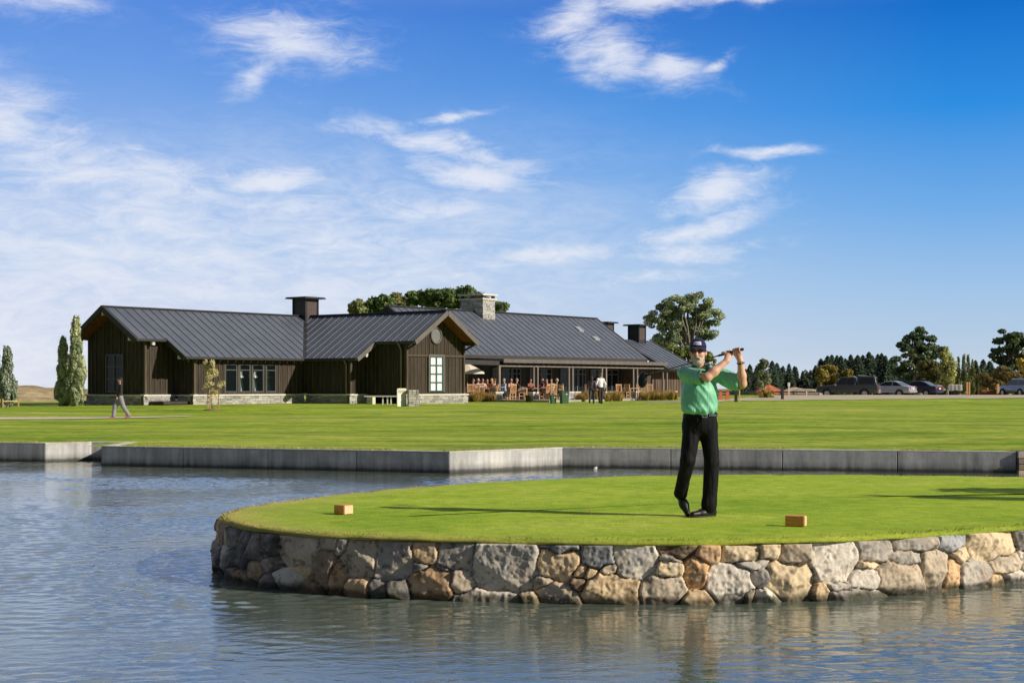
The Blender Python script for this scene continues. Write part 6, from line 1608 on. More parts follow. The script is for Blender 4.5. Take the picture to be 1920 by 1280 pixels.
chairs = [  # px column, distance, heading, pale, label
 (884, 101.6, 200, 0, "orange teak chair nearest the gable corner"), (893, 101.0, 180, 0, "orange teak chair with its back to the lawn, second from the gable corner"), (901, 101.0, 175, 0, "orange teak chair with its back to the lawn, behind the straw tussocks"), (925, 102.2, 110, 0, "orange teak chair of the woman left of the veranda corner post"),
 (959, 99.6, 30, 0, "orange teak chair with open slatted back, nearest to the lawn"), (978, 100.6, -80, 0, "orange teak chair facing the man in dark clothes"), (1021, 101.2, 60, 0, "orange teak chair seen from the side, right of the stone pier"), (1036, 100.8, 20, 0, "orange teak chair with leaning back behind the shorter bin"), (1056, 102.6, -40, 1, "pale teak chair behind the taller bin"),
 (1100, 104.5, 160, 0, "orange teak chair half hidden by the woman walking on the lawn"), (1163, 107.2, 200, 0, "brown orange chair left of the pale lounge table"), (1172, 107.0, 150, 1, "cream chair beside the pale table"), (1199, 110.0, 175, 1, "pale chair, leftmost of the three backs right of the driver head"), (1210, 110.6, 180, 1, "pale chair, middle one of the three backs right of the driver head"), (1219, 111.0, 185, 1, "pale chair, rightmost of the three backs right of the driver head"), (1012, 105.5, 90, 0, "orange teak chair at the table behind the stone pier")]
for (x, Y, rz, pale, lab) in chairs:
    X = (x - 960) / F * Y
    if pale and chair_p is None: chair_p = t = make_chair(M_TEAKL, lab)
    elif not pale and chair_o is None: chair_o = t = make_chair(M_TEAK, lab)
    else: t = copy_tree(chair_p if pale else chair_o); t["label"] = lab
    t.location = (X, Y, flz(X, Y)); t.rotation_euler = (0, 0, R(rz)); t["group"] = "teak terrace chairs"
def make_table(label):
    t = thing("dining_table", label, "table"); mb = MB(); mb.cbox((0, 0, .73), (1.1, .8, .04), bev=.01); mb.build("tabletop", M_TEAK, t)
    for sx in (-1, 1):
        for sy in (-1, 1): mb = MB(); mb.bar((sx * .48, sy * .34, 0), (sx * .48, sy * .34, .71), .06, .06, (1, 0, 0)); mb.build("leg", M_TEAK, t)
    return t
tab = None
for (x, Y, rz, lab) in ((909, 102.6, 50, "teak table crowded by the diners near the gable"), (971, 101.4, 45, "teak table of the man in dark clothes"), (1026, 103.4, 55, "teak table behind the green bins"), (1182, 108.6, 50, "teak table below the black driver head"), (1000, 106.6, 50, "teak table under the veranda behind the stone pier")):
    X = (x - 960) / F * Y
    if tab is None: tab = t = make_table(lab)
    else: t = copy_tree(tab); t["label"] = lab
    t.location = (X, Y, flz(X, Y)); t.rotation_euler = (0, 0, R(rz)); t["group"] = "teak terrace tables"
# cream parasol half hidden by the gable
Y = 103.6; b = at(876, 750, Y); t = thing("parasol", "open cream parasol half hidden by the gable corner", "parasol", (b[0], Y, ZFL)); mb = MB()
mb.tube([(0, 0, 0), (0, 0, 2.5)], .03, 8); mb.build("pole", M_STAKE, t); n = 8; V = [(0, 0, 2.46)]; 
for f, z in ((.5, 2.18), (1.0, 1.86), (1.0, 1.72)):
    for i in range(n): a = 2 * PI * i / n + .3; V.append((1.22 * f * math.cos(a), 1.22 * f * math.sin(a), z))
fs = [(0, 1 + i, 1 + (i + 1) % n) for i in range(n)] + [(1 + k * n + i, 1 + (k + 1) * n + i, 1 + (k + 1) * n + (i + 1) % n, 1 + k * n + (i + 1) % n) for k in range(2) for i in range(n)]
obj("canopy", V, fs, simple("cream canvas", (.74, .66, .54), .8, .06, 3), t); mb = MB(); mb.lathe([(.02, 2.45), (.05, 2.5), (.03, 2.58), (.001, 2.6)], (0, 0, 0), 8); mb.build("finial", M_PLATE, t)

# ------------------------------------------------------------------ people in the distance
M_SKIN = simple("skin", (.50, .29, .20), .55, .1, 8); _cm = {}
def cloth(c):
    if c not in _cm: _cm[c] = simple("cloth", c, .85, .12, 6, .2, 20)
    return _cm[c]
def person(label, loc, rz, shirt, trousers, hair, pose="sit", sc=1.0, wide=1.0, shoes=(.03, .03, .03), grp=None, skirt=False, longhair=False, sleeve=1.0):
    """local frame: facing -y, z up"""
    t = thing("person", label, "person", loc, rz, grp); res = .018
    if pose == "sit":
        hip, kn, an = .50, [(-.11, -.42, .52), (.11, -.42, .52)], [(-.11, -.42, .10), (.11, -.40, .10)]; sh = 1.02; hd = 1.28; lean = -.06
        el = [(-.24, -.12, .80), (.24, -.12, .80)]; wr = [(-.14, -.36, .80), (.14, -.36, .80)]; hipc = [(-.09, 0, hip), (.09, 0, hip)]
    else:
        st = {"walk": .26, "stand": .06}[pose]; hip = .90; sh = 1.43; hd = 1.64; lean = 0
        kn = [(-.10, -st * .75, .49), (.10, st * .45, .50)]; an = [(-.10, -st * 1.0, .09), (.10, st * 1.35, .13)]; hipc = [(-.09, 0, hip), (.09, 0, hip)]
        el = [(-.27, .10, 1.13), (.27, -.02, 1.13)]; wr = [(-.25, .02, .90), (.25, -.16, .92)]
    b = SDF((-.45, -.75, -.02), (.45, .6, hd + .2), res)     # skin body
    b.ell((0, lean, hd), (.078, .098, .118), .02); b.cone((0, lean + .02, hd - .05), (0, lean * .5 + .02, sh), .055, .06, .03); b.ell((0, lean - .10, hd - .01), (.016, .022, .022), .015)
    b.ell((0, lean * .4, sh - .2), (.15, .085, .25), .05); b.ell((0, 0, hip + .06), (.15, .10, .15), .05)
    for i, s in enumerate((-1, 1)):
        S = (s * .175, lean * .6, sh - .03); b.cone((0, lean * .6, sh), S, .07, .05, .04); b.cone(S, el[i], .048, .038, .03); b.cone(el[i], wr[i], .038, .027, .02)
        w = np.array(wr[i]); d = w - np.array(el[i]); d /= np.linalg.norm(d); b.ell(w + d * .07, (.03, .035, .06), .02)
        b.ell((s * .08, lean + .01, hd), (.012, .022, .032), .01)
        b.cone(hipc[i], kn[i], .08, .055, .04); b.cone(kn[i], an[i], .052, .036, .03); a = np.array(an[i]); b.cone(a + (0, .03, -.04), a + (0, -.14, -.06), .036, .03, .02)
    v, f = b.mesh(); obj("body", v, f, M_SKIN, t, True)
    c = SDF((-.5, -.5, hip - .3), (.5, .5, sh + .15), res)    # shirt
    c.ell((0, lean * .4, sh - .2), (.175, .112, .27), .05); c.ell((0, 0, hip + .10), (.17, .125, .16), .06)
    for i, s in enumerate((-1, 1)):
        S = np.array((s * .18, lean * .6, sh - .03)); c.cone((0, lean * .6, sh - .01), S, .078, .068, .05); e = S + (np.array(el[i]) - S) * min(sleeve, 1); c.cone(S, e, .066, .056, .04)
        if sleeve >= 1: c.cone(el[i], np.array(el[i]) + (np.array(wr[i]) - el[i]) * .9, .054, .042, .02)
    c.cut((0, 0, sh + .05), (0, 0, 1)); c.cut((0, 0, hip - .02), (0, 0, -1)); v, f = c.mesh(); v = smooth_mesh(v, f, 1); obj("shirt", v, f, cloth(shirt), t, True)
    d = SDF((-.35, -.75, 0), (.35, .6, hip + .25), res)      # trousers or skirt
    d.ell((0, 0, hip + .03), (.165, .12, .13), .05)
    for i in range(2):
        d.cone(hipc[i], kn[i], .098 * (1 + (wide - 1) * .4), .075 * wide, .05); a = np.array(kn[i]) + (np.array(an[i]) - np.array(kn[i])) * .93; d.cone(kn[i], a, .074 * wide, .066 * wide, .04)
    v, f = d.mesh(); obj("trousers", v, f, cloth(trousers), t, True)
    h = SDF((-.2, -.2, hd - .4), (.2, .25, hd + .2), res); h.ell((0, lean + .018, hd + .025), (.088, .105, .112), .02); h.ell((0, lean - .09, hd - .05), (.10, .055, .09), .02, sub=True)
    if longhair: h.ell((0, lean + .07, hd - .12), (.085, .06, .17), .03)
    v, f = h.mesh(); obj("hair", v, f, cloth(hair), t, True)
    for i in range(2):
        q = SDF((-.3, -.8, -.02), (.3, .75, .3), res); a = np.array(an[i]); q.cone(a + (0, .04, -.045), a + (0, -.13, -.062), .045, .036, .02); q.cone(a + (0, .03, -.02), a + (0, .02, .02), .048, .045, .02); v, f = q.mesh(); obj("shoe", v, f, cloth(shoes), t, True)
    t.scale = (sc, sc, sc); return t
def pl(x, Y, z=None):
    X = (x - 960) / F * Y; return (X, Y, flz(X, Y) if z is None else z)
BK, WH, GY = (.02, .018, .018), (.75, .74, .74), (.35, .34, .34)
g_s = "people dining on the terrace"
person("person in a pink top seated closest to the gable corner", pl(886, 103.0), R(110), (.62, .30, .26), (.05, .05, .08), (.12, .06, .03), grp=g_s, longhair=True)
person("white haired person in a pale lilac shirt at the left tables", pl(895.5, 103.6), R(60), (.52, .50, .66), (.06, .06, .08), (.62, .60, .57), grp=g_s)
person("person in a cream top third from the gable corner", pl(904.5, 104.0), R(20), (.66, .52, .40), (.07, .06, .06), (.30, .15, .06), grp=g_s)
person("dark haired person in a maroon top at the left tables", pl(914, 104.2), R(-10), (.16, .05, .06), (.04, .04, .05), BK, grp=g_s, longhair=True)
person("blonde person in an orange top at the left tables", pl(923, 103.2), R(-60), (.60, .26, .10), (.10, .08, .07), (.55, .38, .16), grp=g_s, longhair=True)
person("person in a pale top just left of the veranda corner post", pl(929, 102.6), R(-95), (.68, .56, .46), (.30, .27, .24), (.16, .08, .04), grp=g_s)
person("grey haired man in a pale blue shirt seated right of the corner post", pl(946, 102.4), R(-60), (.34, .44, .58), (.05, .06, .10), (.34, .32, .30), grp=g_s)
person("person in black clothes seated on the orange chair nearest the lawn", pl(968, 100.4), R(120), BK, BK, (.34, .19, .08), grp=g_s)
person("person with a pale face between the paired posts and the dark planter", pl(994, 106.2), R(30), (.30, .12, .08), (.05, .05, .05), (.10, .05, .03), grp=g_s)
person("person in a purple top under the veranda behind the stone pier", pl(1017, 105.6), R(10), (.14, .04, .14), (.05, .05, .05), (.40, .30, .20), grp=g_s)
person("person in a dark red top beside the purple one", pl(1026, 105.4), R(-40), (.28, .06, .04), (.05, .05, .05), (.10, .05, .03), grp=g_s)
person("person in black with grey hair seated behind the green bins", pl(1043, 102.2), R(75), BK, BK, (.45, .42, .38), grp=g_s)
person("brown haired person in a light blue top at the back of the left tables", pl(899.5, 106.5), R(30), (.40, .48, .60), (.06, .06, .08), (.20, .12, .07), grp=g_s)
person("long haired person in a white top at the back of the left tables", pl(909, 106.8), R(-20), (.74, .70, .66), (.06, .06, .08), (.08, .05, .03), grp=g_s, longhair=True)
person("fair haired person in a salmon top under the veranda, behind the person in black", pl(958, 106.0), R(20), (.66, .34, .24), (.06, .06, .08), (.48, .34, .18), grp=g_s)
person("person in a cream top just left of the grey haired person in black", pl(1034, 106.8), R(-15), (.70, .62, .50), (.06, .06, .08), (.14, .08, .05), grp=g_s)
# strollers
b = pl(1126, 91.0); person("man in a white shirt and black trousers walking away towards the terrace", (b[0], b[1], float(gz(b[0], b[1]))), R(205), (.86, .83, .92), (.03, .025, .03), (.16, .10, .07), "stand", 1.03)
b = pl(1109.5, 90.2); t = person("woman in a dark cardigan walking beside the man in white", (b[0], b[1], float(gz(b[0], b[1]))), R(172), (.10, .07, .11), (.035, .04, .07), (.05, .03, .02), "walk", .93, longhair=True)
hb = SDF((-.2, -.2, -.2), (.2, .2, .3), .015); hb.ell((0, 0, 0), (.14, .06, .11), .02); v, f = hb.mesh(); o = obj("handbag", v, f, simple("red brown leather", (.22, .05, .04), .5)); o.location = (b[0] + .26, b[1] - .05, float(gz(b[0], b[1])) + .82); tag(o, "red brown handbag carried by the woman in the dark cardigan", "bag")
b = ong(225, 783, .545); person("person in a black top and pale grey trousers striding left along the footpath", (b[0], b[1], float(gz(b[0], b[1])) + .01), R(-62), BK, (.27, .26, .31), (.025, .02, .02), "walk", .90, wide=1.3, shoes=(.50, .08, .14), longhair=True)
# unseen onlooker inferred from its shadow; tree added to widen that shadow
person("onlooker standing on the tee beyond the right picture edge", (7.55, 16.85, ZT), R(60), (.5, .5, .5), (.1, .1, .12), BK, "stand", 1.03)
t = thing("shrub_tree", "small round tree added beyond the right picture edge to widen the shadow", "tree", (8.7, 18.0, ZT - .02))
leaves("crown", t, clumps_in([(-.1, 0, 1.15, .8, .6, .6), (.5, .5, .8, .6, .5, .5), (-.5, .3, .7, .5, .4, .45)], 40, .24, 33), 3000, .12, (.05, .09, .03), (.25, .32, .10), .4, 1.0, 33)
trunk(t, 1.4, .06, [(-.3, 0, 1.0, .4), (.4, .3, .9, .5)], M_BARK, 33)
# ------------------------------------------------------------------ the golfer
def golfer():
    GY_ = 15.18
    t = thing("person", "bearded golfer in navy cap, green polo shirt and black trousers finishing his swing", "person", ((1313 - 960) / F * GY_, GY_, ZT))
    nz = lambda a: np.array(a, float) / np.linalg.norm(a)
    # skin material with gentle blotches
    m_sk, nt, p = newmat("golfer skin"); g = N(nt); v_ = g.coord("Object")
    g.l(g.ramp(g.noise(v_, 14, 5, .6), [(.3, (.62, .33, .21)), (.7, (.82, .50, .35))]), p.inputs["Base Color"]); p.inputs["Roughness"].default_value = .5
    p.inputs["Subsurface Weight"].default_value = .08; p.inputs["Subsurface Radius"].default_value = (.012, .004, .002); g.l(g.bump(g.noise(v_, 160, 3, .6), .15, .002), p.inputs["Normal"])
    def fabric(name, c, rough, sheen=.2, spec=.3, bs=1.0):
        m, nt, p = newmat(name); g = N(nt); v_ = g.coord("Object")
        g.l(g.ramp(g.noise(v_, 9, 5, .6), [(.3, tuple(x * .86 for x in c)), (.7, tuple(x * 1.1 for x in c))]), p.inputs["Base Color"])
        p.inputs["Roughness"].default_value = rough; p.inputs["Specular IOR Level"].default_value = spec; p.inputs["Sheen Weight"].default_value = sheen
        fold = g.noise(g.coord("Object", (1.0, 1.0, .45), (0, R(35), 0)), 11, 4, .6, 1.2)
        g.l(g.bump(g.noise(v_, 420, 2, .5), .12 * bs, .002, g.bump(fold, .4 * bs, .03)), p.inputs["Normal"]); return m
    M_POLO = fabric("green polo fabric", (.19, .56, .35), .5, .15, .45); M_POLOD = fabric("dark green collar fabric", (.012, .11, .07), .7)
    M_TR = fabric("black trouser fabric", (.006, .006, .008), .75, .0, .2, .5); M_CAPM = fabric("navy cap fabric", (.014, .016, .07), .75, .05, .2, .3)
    M_SHOE = simple("black shoe leather", (.012, .012, .012), .42, .2, 20, .2, 60, spec=.3)
    # joints (x to the right, y away, z up)
    HCt = np.array((-.028, -.035, 1.640)); f_ = nz((-.24, -.965, -.02)); r_ = nz(np.cross(f_, (0, 0, 1))); u_ = np.cross(r_, f_)
    if r_[0] < 0: r_ = -r_
    u_ = np.array((0, 0, 1.0)) - f_ * f_[2]; u_ /= np.linalg.norm(u_); ROT = np.array([r_, f_, u_])
    hd = lambda a, b, c: HCt + r_ * a + f_ * b + u_ * c
    RS, RE, RW = np.array((-.150, 0, 1.425)), np.array((.035, -.265, 1.385)), np.array((.235, -.205, 1.552))
    LS, LE, LW = np.array((.172, .03, 1.42)), np.array((.405, -.10, 1.322)), np.array((.376, -.165, 1.548))
    B_ = np.array((.395, -.175, 1.664)); D_ = nz((-.412, .285, -.114))
    S = lambda s: B_ + D_ * s
    s = SDF((-.26, -.42, 1.22), (.50, .22, 1.82), .0036)
    s.ell(hd(0, -.008, .022), (.073, .095, .104), .01, ROT); s.ell(hd(0, .022, -.055), (.058, .064, .072), .03, ROT); s.ell(hd(0, .055, -.098), (.034, .032, .026), .025, ROT)
    for q in (-1, 1):
        s.ell(hd(q * .037, .058, -.028), (.024, .022, .024), .02, ROT)                       # cheek
        s.ell(hd(q * .032, .078, .012), (.022, .018, .014), .01, ROT, sub=True)               # eye socket
        s.ell(hd(q * .031, .070, .010), (.0125, .0125, .0115), .002, ROT)                     # eyeball under the lens
        s.ell(hd(q * .076, -.006, -.008), (.012, .022, .034), .008, ROT); s.ell(hd(q * .084, .0, -.006), (.007, .011, .018), .006, ROT, sub=True)
        s.cone(hd(q * .012, .088, .034), hd(q * .048, .074, .033), .010, .008, .014)          # brow
    s.cone(hd(0, .086, .016), hd(0, .110, -.030), .010, .0145, .012); s.ell(hd(0, .106, -.034), (.019, .013, .010), .008, ROT)
    s.cone(hd(-.018, .083, -.066), hd(.018, .083, -.066), .0085, .0085, .008); s.cone(hd(-.02, .090, -.0615), hd(.02, .090, -.0615), .0022, .0022, .003, sub=True)
    s.cone(hd(0, -.02, -.07), (.012, .03, 1.43), .056, .066, .03); s.cone((.012, .02, 1.44), (.012, .0, 1.36), .07, .08, .04)
    s.cone(RS + (RE - RS) * .35, RE, .052, .043, .02); s.cone(RE, RE + (RW - RE) * .35, .042, .044, .02); s.cone(RE + (RW - RE) * .35, RW, .043, .028, .03)
    s.cone(LS + (LE - LS) * .5, LE, .050, .043, .02); s.cone(LE, LE + (LW - LE) * .35, .042, .043, .02); s.cone(LE + (LW - LE) * .35, LW, .042, .028, .03)
    def hand(s0, wr, sg):
        c = S(s0 + .036); pdir = wr - c; pdir = pdir - D_ * np.dot(pdir, D_); pdir = nz(pdir); q = np.cross(D_, pdir) * sg
        ar = lambda a: pdir * math.cos(a) + q * math.sin(a)
        for k in range(4): s.cone(S(s0 + .004 + k * .0215) + ar(.1) * .034, wr * .65 + (c + pdir * .04) * .35, .0125, .02, .012)   # back of the hand
        s.cone(c + pdir * .045, wr, .028, .027, .02)
        for k, (ln, rr) in enumerate(((3.5, .0082), (4.1, .0092), (4.3, .0096), (4.0, .0092))):
            a = np.linspace(.15, ln, 7); P = [S(s0 + .002 + k * .0215 + .0015 * math.sin(j * 1.3 + k)) + ar(x) * (.0265 if j in (2, 4) else .0238) for j, x in enumerate(a)]
            for j in range(6): s.cone(P[j], P[j + 1], rr * (1.05 - .05 * j), rr * (1.0 - .05 * j), .0025)
        P = [c + pdir * .05 + D_ * .02, S(s0 + .062) + ar(-.75) * .036, S(s0 + .088) + ar(-1.25) * .026, S(s0 + .108) + ar(-1.45) * .0225]     # thumb along the grip
        for j in range(3): s.cone(P[j], P[j + 1], (.015, .0115, .0105)[j], (.0115, .0105, .0085)[j], .006)
    hand(.022, LW, 1); hand(.112, RW, -1)
    v, f = s.mesh(); v = smooth_mesh(v, f, 1, .4); obj("body", v, f, m_sk, t, True)
    # lips, beard, hair
    mb = SDF(hd(0, .08, -.066) - .05, hd(0, .08, -.066) + .05, .002); mb.cone(hd(-.015, .0865, -.0655), hd(.015, .0865, -.0655), .0055, .0055, .004); v, f = mb.mesh(); obj("lips", v, f, simple("lips", (.42, .14, .11), .45), t, True)
    bd = SDF((-.16, -.2, 1.46), (.1, .1, 1.68), .0035); bd.ell(hd(0, .022, -.064), (.0590, .0650, .066), .02, ROT); bd.ell(hd(0, .053, -.096), (.035, .033, .027), .02, ROT)
    bd.cone(hd(-.03, .083, -.066), hd(0, .094, -.049), .009, .0105, .012); bd.cone(hd(.03, .083, -.066), hd(0, .094, -.049), .009, .0105, .012)
    for q in (-1, 1): bd.cone(hd(q * .064, .012, -.02), hd(q * .055, .03, -.075), .008, .010, .015); bd.ell(hd(q * .042, .070, -.022), (.036, .055, .034), .012, ROT, sub=True)
    bd.ell(hd(0, .10, -.067), (.021, .03, .0105), .006, ROT, sub=True); bd.ell(hd(0, .10, -.012), (.03, .08, .032), .01, ROT, sub=True)
    v, f = bd.mesh(); n = vnormals(v, f); v = v + n * ((fbm(v * 110, 2) - .5) * .007)[:, None]; obj("beard", v, f, simple("grey white beard", (.56, .49, .43), .9, .25, 60, .6, 160, bdist=.004), t, True)
    hr = SDF((-.16, -.16, 1.52), (.12, .16, 1.75), .004); hr.ell(hd(0, -.02, .012), (.0805, .093, .085), .01, ROT); hr.ell(hd(0, .085, -.01), (.12, .10, .14), .01, ROT, sub=True); hr.cut(hd(0, 0, .035), u_); v, f = hr.mesh(); n = vnormals(v, f); v = v + n * ((fbm(v * 90, 2) - .5) * .006)[:, None]
    obj("hair", v, f, simple("grey hair", (.32, .30, .28), .85, .25, 60, .5, 150, bdist=.004), t, True)
    # sunglasses
    fr = MB()
    sg = MB()
    for q in (-1, 1):
        pts = [hd(q * (.034 + .0245 * math.cos(a)), .0965 - .012 * ((.034 + .0245 * math.cos(a)) / .05) ** 2, .010 + .0185 * math.sin(a)) for a in np.linspace(0, 2 * PI, 25)]
        fr.tube(pts, .0022, 6, cap=False); fr.tube([hd(q * .058, .084, .018), hd(q * .079, .06, .018), hd(q * .082, -.005, .012)], .0022, 6)
        sg.add(pts[:-1], [tuple(range(24))])
    fr.tube([hd(-.011, .0965, .014), hd(0, .100, .017), hd(.011, .0965, .014)], .0022, 6)
    go = fr.build("sunglasses", simple("dark spectacle frame", (.05, .03, .025), .3), t, True)
    sg.build("lens", m_glass("amber lens", (.16, .055, .025), 0.0), go)
    # cap
    c = SDF((-.19, -.26, 1.62), (.14, .14, 1.83), .0035); c.ell(hd(0, -.012, .045), (.084, .104, .098), .01, ROT); c.ell(hd(0, -.012, .030), (.078, .098, .09), .004, ROT, sub=True); c.cut(hd(0, 0, .046), -u_ + f_ * .10)
    c.ell(hd(0, -.012, .142), (.008, .008, .006), .004, ROT)
    v, f = c.mesh(); ca = obj("cap", v, f, M_CAPM, t, True)
    bm = MB(); V = []; nA, nR = 25, 6
    for j in range(nR):
        for i in range(nA):
            a = PI * (i / (nA - 1) - .5) * 1.02; k = j / (nR - 1); x = math.sin(a) * (.082 + .004 * k); y = math.cos(a) * (.088 + .070 * k * math.cos(a) ** .5 if math.cos(a) > 0 else .088)
            V.append(hd(x, y, .052 - .010 * k - (x / .08) ** 2 * .022 * (.4 + k)))
    top = len(V); V += [p_ - u_ * .004 for p_ in V[:top]]; fs = []
    for j in range(nR - 1):
        for i in range(nA - 1):
            a0 = j * nA + i; fs.append((a0, a0 + 1, a0 + nA + 1, a0 + nA)); fs.append((top + a0, top + a0 + nA, top + a0 + nA + 1, top + a0 + 1))
    for i in range(nA - 1): a0 = (nR - 1) * nA + i; fs.append((a0, a0 + 1, top + a0 + 1, top + a0))
    o = obj("peak", V, fs, M_CAPM, ca, True); fixn(o)
    pn = MB(); V = []
    for j in range(4):
        for i in range(9):
            a = (i / 8 - .5) * 1.05 + .05; z = .070 + .034 * j / 3; k = math.sqrt(max(0, 1 - ((z - .045) / .098) ** 2)) + .028
            V.append(hd(math.sin(a) * .084 * k, -.012 + math.cos(a) * .104 * k, z))
    pn.add(V, [(j*9+i, j*9+i+1, j*9+i+10, j*9+i+9) for j in range(3) for i in range(8)]); pn.build("badge", simple("white stitched badge", (.70, .70, .72), .7, .12, 120), ca, True)
    st = MB()
    for (i0, i1, z) in ((-.36, .02, .093), (.06, .44, .093), (-.30, .36, .080)):
        P = []
        for a in np.linspace(i0, i1, 9): k = math.sqrt(max(0, 1 - ((z - .045) / .098) ** 2)) + .034; P.append(hd(math.sin(a + .05) * .084 * k, -.012 + math.cos(a + .05) * .104 * k, z))
        st.tube(P, .0022, 5)
    st.build("stitching", simple("grey stitching", (.30, .31, .38), .7), ca)
    # polo shirt
    q = SDF((-.34, -.40, .98), (.50, .28, 1.56), .0055)
    q.ell((-.008, .03, 1.31), (.168, .112, .22), .05); q.ell((-.012, .0, 1.12), (.176, .132, .15), .07); q.ell((-.010, -.01, 1.22), (.170, .124, .16), .05); q.ell((-.018, -.03, 1.065), (.170, .120, .06), .04)
    q.cone(RS + (.01, .01, 0), LS + (-.01, .01, 0), .064, .064, .05); q.cone((.012, .025, 1.45), (.012, .02, 1.41), .062, .10, .06)
    q.cone(RS, RS + (RE - RS) * .80, .072, .070, .035); q.cone(RS + (RE - RS) * .6 + (0, 0, -.016), RS + (RE - RS) * .86 + (0, 0, -.014), .064, .066, .02)
    q.cone(LS, LS + (LE - LS) * .80, .074, .064, .03); q.cone(LS + (LE - LS) * .35 + (-.01, 0, -.030), LS + (LE - LS) * .78 + (-.005, 0, -.022), .058, .058, .03)
    q.cone((.012, .0, 1.53), hd(0, -.02, -.15), .058, .056, .01, sub=True)
    e = RS + (RE - RS) * .93; 
    # sleeve openings
    q.cone(RS + (RE - RS) * .80, RE + (RE - RS) * .2, .066, .070, .004, sub=True); q.cone(LS + (LE - LS) * .78, LE + (LE - LS) * .2, .056, .06, .004, sub=True)
    q.cut((.0, 0, 1.014), (-.07, 0, -1))
    v, f = q.mesh(); v = smooth_mesh(v, f, 2, .5); n = vnormals(v, f)
    # folds: pulled from the belt and the left side up to the arms
    dg = (v[:, 0] * .8 + v[:, 2] * .55 + v[:, 1] * .3); dn = (-v[:, 0] * .55 + v[:, 2] * .8)
    w1 = fbm(np.stack([dg * 15, dn * 2.2, v[:, 1] * 3], -1), 2) - .5; w2 = fbm(np.stack([v[:, 0] * 5, v[:, 1] * 5, v[:, 2] * 15], -1) + 9, 3) - .5
    low = sst(1.22, 1.04, v[:, 2]); arm = sst(.16, .24, np.abs(v[:, 0] + .0)) 
    ridge = -np.abs(w1) * .11 + .014
    v = v + n * (ridge * (.4 + .3 * low + .45 * arm) + w2 * .012 * (low * .9 + arm * .6 + .2) + (fbm(v * 7, 2) - .5) * .012)[:, None]
    obj("polo_shirt", v, f, M_POLO, t, True)
    # collar, placket
    cm = MB(); V = []; nA = 28
    for i in range(nA):
        a = .42 + (2 * PI - .84) * i / (nA - 1); d = np.array((math.sin(a), -math.cos(a), 0))
        pc = np.array((.004, .006, 0))
        V.append(pc + d * .066 + (0, 0, 1.512 + .012 * -math.cos(a))); V.append(pc + d * .074 + (0, 0, 1.520 + .012 * -math.cos(a))); V.append(pc + d * (.100 + (.012 if i in (0, 1, nA - 2, nA - 1) else 0)) + (0, 0, 1.466 - .018 * (1 - abs(i / (nA - 1) - .5) * 2 < .25))); V.append(pc + d * .094 + (0, 0, 1.460))
    cm.add(V, [(4*i+k, 4*(i+1)+k, 4*(i+1)+k+1, 4*i+k+1) for i in range(nA - 1) for k in range(3)]); o = cm.build("collar", M_POLOD, t, True)
    # belt
    bt = MB(); V = []; nA = 48
    for i in range(nA):
        a = 2 * PI * i / nA
        for z, k in ((.992, 1.0), (.992, 1.035), (1.030, 1.035), (1.030, 1.0)): V.append((.000 + .167 * k * math.cos(a), .012 + .126 * k * math.sin(a), z + .006 * math.cos(a)))
    bt.add(V, [(4*i+k, 4*((i+1) % nA)+k, 4*((i+1) % nA)+(k+1) % 4, 4*i+(k+1) % 4) for i in range(nA) for k in range(4)]); bo = bt.build("belt", simple("black belt leather", (.008, .007, .007), .5, spec=.2), t); fixn(bo)
    bk = MB(); a = -PI / 2 + .17
    bp = lambda a, z: np.array((.167 * 1.06 * math.cos(a), .012 + .126 * 1.06 * math.sin(a), z))
    bk.bar(bp(a - .12, .99), bp(a - .12, 1.038), .008, .006, (0, 1, 0)); bk.bar(bp(a + .14, .99), bp(a + .14, 1.038), .008, .006, (0, 1, 0)); bk.bar(bp(a - .14, .992), bp(a + .16, .992), .007, .007); bk.bar(bp(a - .14, 1.036), bp(a + .16, 1.036), .007, .007)
    for k in range(6): bk.cbox(bp(a + .3 + .1 * k, 1.012), (.009, .012, .02))
    bk.build("buckle", simple("silver metal", (.75, .75, .74), .2, .05, metal=.9), bo)
    # trousers
    w = SDF((-.34, -.28, .03), (.30, .28, 1.06), .006)
    w.ell((.0, .015, .985), (.168, .126, .11), .04); w.ell((.0, .03, .90), (.168, .132, .12), .05)
    RH, RK, RA = np.array((-.082, .015, .90)), np.array((-.135, -.075, .565)), np.array((-.192, .065, .225))
    LH, LK, LA_ = np.array((.085, .02, .90)), np.array((.112, -.03, .54)), np.array((.082, .0, .085))
    w.cone(RH, RK, .094, .076, .035); w.cone(RK, RA, .075, .066, .010); w.cone(RK + (-.022, .02, .0), RK + (-.022, .03, -.10), .052, .050, .02)
    w.cone(LH, LK, .095, .076, .035); w.cone(LK, LA_, .076, .073, .010); w.ell((.080, -.02, .13), (.070, .076, .10), .03)
    w.cut((.0, 0, .052), (0, 0, -1)); w.cut((0, 0, 1.07), (0, 0, 1))
    v, f = w.mesh(); v = smooth_mesh(v, f, 2, .5); n = vnormals(v, f)
    kn = np.exp(-((v[:, 2] - .55) / .10) ** 2) + np.exp(-((v[:, 2] - .86) / .08) ** 2) + .9 * np.exp(-((v[:, 2] - .17) / .10) ** 2)
    wv = fbm(np.stack([v[:, 0] * 7, v[:, 1] * 7, v[:, 2] * 20 + v[:, 0] * 14], -1), 3) - .5; lv = fbm(np.stack([v[:, 0] * 18, v[:, 1] * 18, v[:, 2] * 2.5], -1) + 5, 3) - .5
    v = v + n * (wv * .006 * kn + lv * .022)[:, None]; obj("trousers", v, f, M_TR, t, True)
    fl = MB(); fl.tube([(.006, -.118, .99), (.004, -.130, .92), (.0, -.120, .86)], .004, 5); fl.build("fly_seam", M_TR, t)
    # shoes
    h = SDF((-.18, -.24, -.01), (.22, .14, .16), .004); H0, T0 = np.array((.132, .045, .040)), np.array((-.085, -.115, .030))
